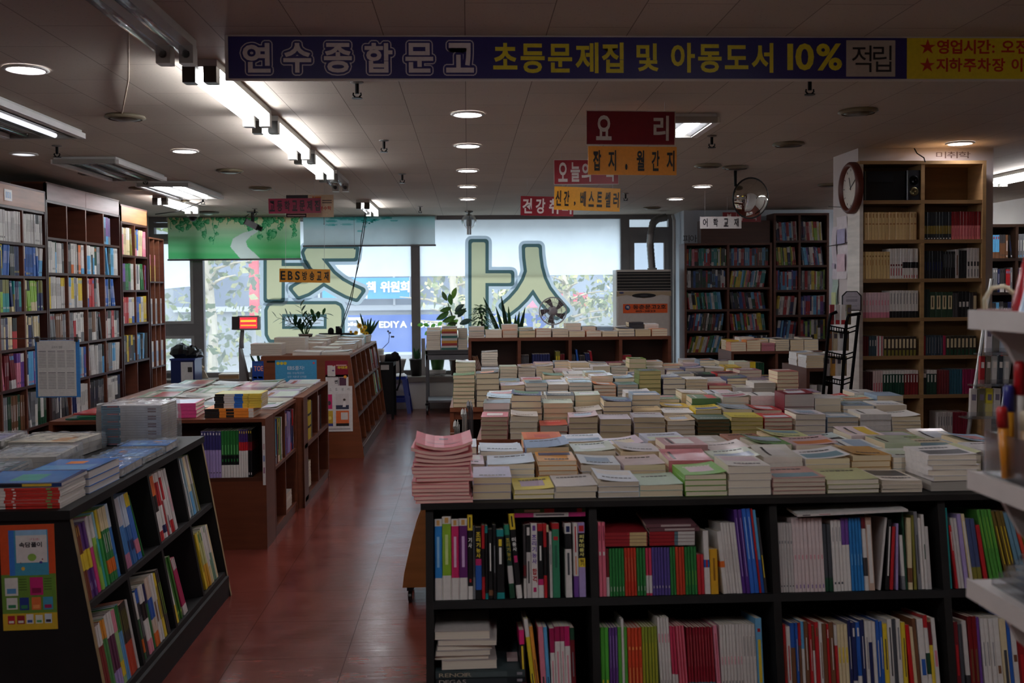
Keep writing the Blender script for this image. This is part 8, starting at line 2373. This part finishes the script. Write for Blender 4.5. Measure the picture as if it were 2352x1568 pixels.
for k, (pyl, cols) in enumerate(((760, [(150, 60, 66), (222, 214, 210), (226, 218, 214), (120, 104, 70)]), (820, [(170, 110, 70), (206, 190, 160), (226, 224, 222), (130, 116, 84)]), (878, [(214, 208, 206), (206, 150, 70), (222, 214, 206), (150, 130, 96)]))):
    for q, c in enumerate(cols):
        px = 1906 + q * 13 - (pyl - 760) * 0.085
        a = rp(px, pyl - 2)
        b = dict(t=0.03, h=0.155, d=0.012, col=c, bands=[(0, 0.2, (190, 60, 60))] if k == 0 and q < 3 else [], txt=None)
        m = MB(); m.rbox(0, 0.03, 0, 0.02, 0, 0.13, 0.003, c, 'glossy_cover')
        if k == 0 and q < 3:
            m.rect(0.002, 0.028, 0.002, 0.03, (180, 50, 56), y=-0.0006)
        else:
            m.rect(0.005, 0.025, 0.08, 0.11, (90, 80, 90), y=-0.0006)
        tag(m.build('booklet', None, M=T(a.x + 0.004, RYY + 0.014, a.z + 0.036) @ RY(1)), '%s slim booklet, %s from the aisle, %s basket of the wire rack' % (cname(c), nth(q + 1), ('top', 'second', 'third')[k]), 'booklet', 'booklets in the wire rack')

# white magazine stand behind the stationery shelves
t = thing('magazine_stand', 'white leaning wire stand of small books behind the stationery shelves', 'stand', T(0, 0, 0), None)
SY = 4.9
sp_ = lambda px, py, Y=SY: at(px, py, Y=Y)
for pts in (((2278, 640), (2262, 740), (2226, 980)), ((2352, 640), (2330, 760), (2296, 985))):
    ps = [sp_(*p, SY + 0.035) for p in pts]
    ft = ps[2] + (ps[2] - ps[1]) * ((ps[2].z - 0.008) / (ps[1].z - ps[2].z))
    MB().tube([ft] + ps[::-1], 0.01, (190, 190, 188), 'metal', 8).build('upright', t)
tiers = ((2250, 812, 90), (2236, 884, 92), (2214, 958, 94))
for k, (px, py, wpx) in enumerate(tiers):
    a, b = sp_(px, py), sp_(px + wpx, py + 10)
    MB().box(a.x, b.x, SY - 0.03, SY + 0.06, a.z - 0.006, a.z, (150, 148, 146), 'acrylic').box(a.x, b.x, SY - 0.034, SY - 0.03, a.z - 0.006, a.z + 0.03, (170, 170, 170), 'acrylic').build('tray', t)
    cols = (((214, 206, 210), (120, 116, 110), (196, 206, 220), (40, 40, 44)), ((170, 40, 44), (120, 110, 96), (206, 200, 196), (60, 66, 76), (206, 204, 200)), ((206, 196, 190), (110, 104, 80), (206, 190, 50), (214, 206, 200)))[k]
    for q, c in enumerate(cols):
        x = a.x + 0.02 + q * (b.x - a.x - 0.05) / len(cols)
        wd = (b.x - a.x - 0.05) / len(cols) - 0.006
        m = MB().rbox(0, wd, 0, 0.02, 0, 0.14, 0.003, c, 'glossy_cover')
        m.rect(wd * 0.2, wd * 0.8, 0.08, 0.11, (120, 110, 130) if k != 1 else (226, 214, 206), y=-0.0006)
        tag(m.build('booklet', None, M=T(x, SY - 0.022, a.z + 0.008) @ RX(-5) @ RY(4)), '%s pocket book, %s from the aisle, %s tier of the white stand' % (cname(c), nth(q + 1), ('top', 'middle', 'bottom')[k]), 'booklet', 'pocket books in the white stand')

# stationery shelves nearest the camera
GX, GY = 0.878, 1.70
t = thing('stationery_shelf', 'white curved stationery display shelves at the edge nearest the entrance', 'shelf', T(GX, GY, 0))
WH = (206, 196, 190)
MB().box(0.40, 0.43, -1.2, 0.0, 0.0, 1.75, WH, 'plastic').build('back_board', t)
for z, dep, nm in ((1.415, 0.4, 'shelf'), (1.135, 0.4, 'shelf'), (0.943, 0.4, 'shelf'), (0.6, 0.4, 'shelf')):
    s = MB().box(0.0, dep, -1.2, 0.0, z - 0.004, z, WH, 'plastic').box(-0.006, 0.0, -1.2, 0.0, z - 0.03, z + 0.003, WH, 'plastic')
    s.build('tray', t)
    pts = [(0.0, z - 0.03), (0.03, z - 0.034), (0.055, z - 0.055), (0.085, z - 0.11), (0.13, z - 0.15), (0.4, z - 0.16), (0.4, z - 0.0045), (0.0, z - 0.0045)]
    MB().prism(pts, -0.012, 0.0, 'y', WH, 'plastic').build('bracket', t)
MB().box(0.38, 0.46, -0.05, 0.0, 0.0, 1.75, WH, 'plastic').build('post', t)
# acrylic bin with pens
t = thing('pen_bin', 'clear acrylic bin of pens on the stationery shelf', 'bin', T(GX, GY, 1.1355))
for a in ((0.012, 0.015, -0.25, -0.02, 0, 0.075), (0.012, 0.3, -0.023, -0.02, 0, 0.12), (0.297, 0.3, -0.25, -0.02, 0, 0.1), (0.012, 0.3, -0.25, -0.247, 0, 0.075)):
    MB().box(*a, (255, 255, 255), 'acrylic').build('side', t)
MB().box(0.015, 0.297, -0.247, -0.023, 0.0004, 0.003, (255, 255, 255), 'acrylic').build('base', t)
for k, (px, pt, pb, c, cc, lab) in enumerate(((2320, 885, 1022, (214, 150, 40), (50, 50, 130), 'yellow-orange marker with a blue cap'), (2292, 930, 1030, (220, 140, 40), (190, 40, 40), 'orange marker with a red tip, leaning'), (2345, 830, 1010, (214, 206, 196), (190, 30, 36), 'cream marker with a tall red cap'), (2336, 940, 1010, (206, 170, 130), (206, 190, 160), 'pale tan marker between the yellow and the cream one'))):
    a, b = at(px, pb, Y=GY - 0.06), at(px + (4 if k != 1 else -6), pt, Y=GY - 0.06)
    base = Vector((a.x, GY - 0.06 - 0.03 * (k % 2), 1.1395)); top = Vector((b.x, GY - 0.05 - 0.03 * (k % 2), b.z))
    d = (top - base)
    tt = thing('marker_pen', lab + ' in the acrylic bin', 'pen', T(*base), 'markers in the acrylic bin')
    MB().tube([(0, 0, 0), tuple(d * 0.7)], 0.0085, c, 'plastic', 12).build('barrel', tt, True)
    MB().tube([tuple(d * 0.702), tuple(d * 0.97), tuple(d)], [0.0092, 0.0088, 0.006], cc, 'plastic', 12).build('cap', tt, True)
t = thing('stationery_packet', 'red and pale blue cone-shaped packet standing on the top shelf', 'packet', T(at(2342, 715, Y=GY - 0.1).x + 0.02, GY - 0.1, 1.4165))
MB().lathe([(0.03, 0), (0.029, 0.015), (0.018, 0.07), (0.006, 0.11)], (176, 40, 50), 'glossy_cover', 16).build('wrapper', t, True)
MB().prism([(-0.04, 0.0), (-0.028, 0.0), (0.0, 0.11), (-0.008, 0.12)], -0.036, -0.032, 'y', (176, 196, 220), 'glossy_cover').build('label_strip', t)
t = thing('wire_loop_holder', 'pale looped holder on the top stationery shelf', 'holder', T(at(2290, 715, Y=GY - 0.03).x, GY - 0.03, 1.4156))
MB().tube([(-0.02, 0, 0.0), (-0.022, 0, 0.02), (-0.01, 0, 0.04), (0.012, 0, 0.043), (0.03, 0, 0.03), (0.034, 0, 0.0)], 0.004, (190, 180, 150), 'plastic', 8).build('loop', t)
MB().box(-0.024, 0.04, -0.02, 0.02, 0.0004, 0.004, (150, 110, 110), 'plastic').build('base', t)
for i in range(5):
    p = at(2284, 1345, Y=GY - 0.02)
    tag(MB().rbox(0, 0.16, -0.2, -0.005, 0, 0.009, 0.01, (120, 112, 128), 'clear_plastic').build('plastic_sleeve', None, M=T(GX + 0.02 + 0.012 * i, GY - 0.025, 0.9445 + 0.0105 * i) @ RZ(-2 + i)), 'clear plastic sleeve, %s from bottom of the pile on the lowest visible shelf' % nth(i + 1), 'sleeve', 'clear sleeves on the stationery shelf')
tag(MB().rbox(0, 0.12, -0.16, 0, 0, 0.012, 0.006, (200, 130, 110), 'glossy_cover').build('notebook', None, M=T(GX + 0.14, GY - 0.28, 1.1362)), 'small reddish notebook on the stationery shelf beside the pen bin', 'notebook')

# ------------------------------------------------------------------ boxes and bags in the window corner
t = thing('storage_bin', 'navy storage bin with a white side under the black bags in the corner', 'bin', T(0, 0, 0))
x0, x1 = at(392, 840, Y=11.9).x, at(447, 840, Y=11.9).x
MB().box(x0, x1, 11.9, 12.22, 0, 0.66, (30, 40, 84), 'plastic').build('body', t)
MB().box(x0 + 0.12, x1 - 0.02, 11.895, 11.899, 0.4, 0.64, (206, 204, 202), 'print').box(x0 + 0.2, x0 + 0.25, 11.892, 11.8945, 0.52, 0.58, (60, 58, 56), 'print').build('label_panel', t)
MB().box(x0 - 0.01, x1 + 0.01, 11.89, 12.23, 0.66, 0.68, (40, 52, 110), 'plastic').build('lid', t)
t = thing('plastic_bag', 'heap of crumpled black plastic bags on the navy bin', 'bag', T((x0 + x1) / 2, 12.05, 0.681))
r_ = random.Random(5)
for k, (dx, dz, rr, c) in enumerate(((-0.06, 0.07, 0.12, (20, 20, 22)), (0.06, 0.06, 0.1, (26, 26, 28)), (0.13, 0.04, 0.07, (60, 60, 66)))):
    prof = [(rr * 0.6, 0.0), (rr, rr * 0.4), (rr * 0.9, rr * 0.9), (rr * 0.5, rr * 1.3), (0.005, rr * 1.45)]
    m = MB().lathe(prof, c, 'glossy_cover', 12, T(dx, 0.02 * k, 0.0))
    m.v = [(v[0] + r_.uniform(-0.016, 0.016), v[1] + r_.uniform(-0.016, 0.016), max(0.0, v[2] + (r_.uniform(-0.014, 0.014) if v[2] > 0.01 else 0))) for v in m.v]
    m.build('bag_fold', t)
x0 = at(505, 862, Y=12.4).x
t = thing('cardboard_box', 'flat kraft box on the window ledge behind the heater', 'box', T(x0, 12.45, SILL))
MB().box(0, 0.24, -0.1, 0.1, 0, 0.045, (150, 120, 86), 'matte').build('body', t)
MB().box(-0.005, 0.245, -0.105, 0.105, 0.0455, 0.06, (190, 180, 165), 'matte').build('lid', t)
t = thing('kraft_bundle', 'untidy bundle of brown paper and film under the corner window', 'bundle', T(at(450, 850, Y=12.4).x, 12.45, SILL))
m = MB()
r_ = random.Random(8)
for k in range(16):
    a = r_.uniform(0, 2 * PI)
    m.tube([(r_.uniform(-0.06, 0.06), r_.uniform(-0.05, 0.05), 0.005), (r_.uniform(-0.06, 0.06) + 0.02, r_.uniform(-0.05, 0.05), 0.14), (r_.uniform(-0.09, 0.05), r_.uniform(-0.06, 0.06), r_.uniform(0.2, 0.38))], [0.012, 0.014, 0.006], ((150, 126, 96), (190, 180, 165), (110, 96, 80))[k % 3], 'matte', 5)
m.build('paper_rolls', t)
m = MB()
for k in range(4):
    m.tube([(0.08 + 0.02 * k, -0.05, 0.006), (0.06 + 0.01 * k, -0.03, 0.1)], 0.012, (176, 160, 140), 'matte', 6)
m.build('loose_paper', t)

# ------------------------------------------------------------------ dark shelves past the pillar
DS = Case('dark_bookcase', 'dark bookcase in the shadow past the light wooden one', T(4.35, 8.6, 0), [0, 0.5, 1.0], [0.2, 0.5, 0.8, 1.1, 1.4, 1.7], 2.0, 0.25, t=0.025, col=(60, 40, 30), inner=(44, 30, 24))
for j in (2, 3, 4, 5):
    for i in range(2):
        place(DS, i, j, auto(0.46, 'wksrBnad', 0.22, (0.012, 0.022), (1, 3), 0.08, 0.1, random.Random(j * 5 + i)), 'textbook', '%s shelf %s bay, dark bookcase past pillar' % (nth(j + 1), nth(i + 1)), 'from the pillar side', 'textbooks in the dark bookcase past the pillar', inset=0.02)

emit_books()
emit_flat()
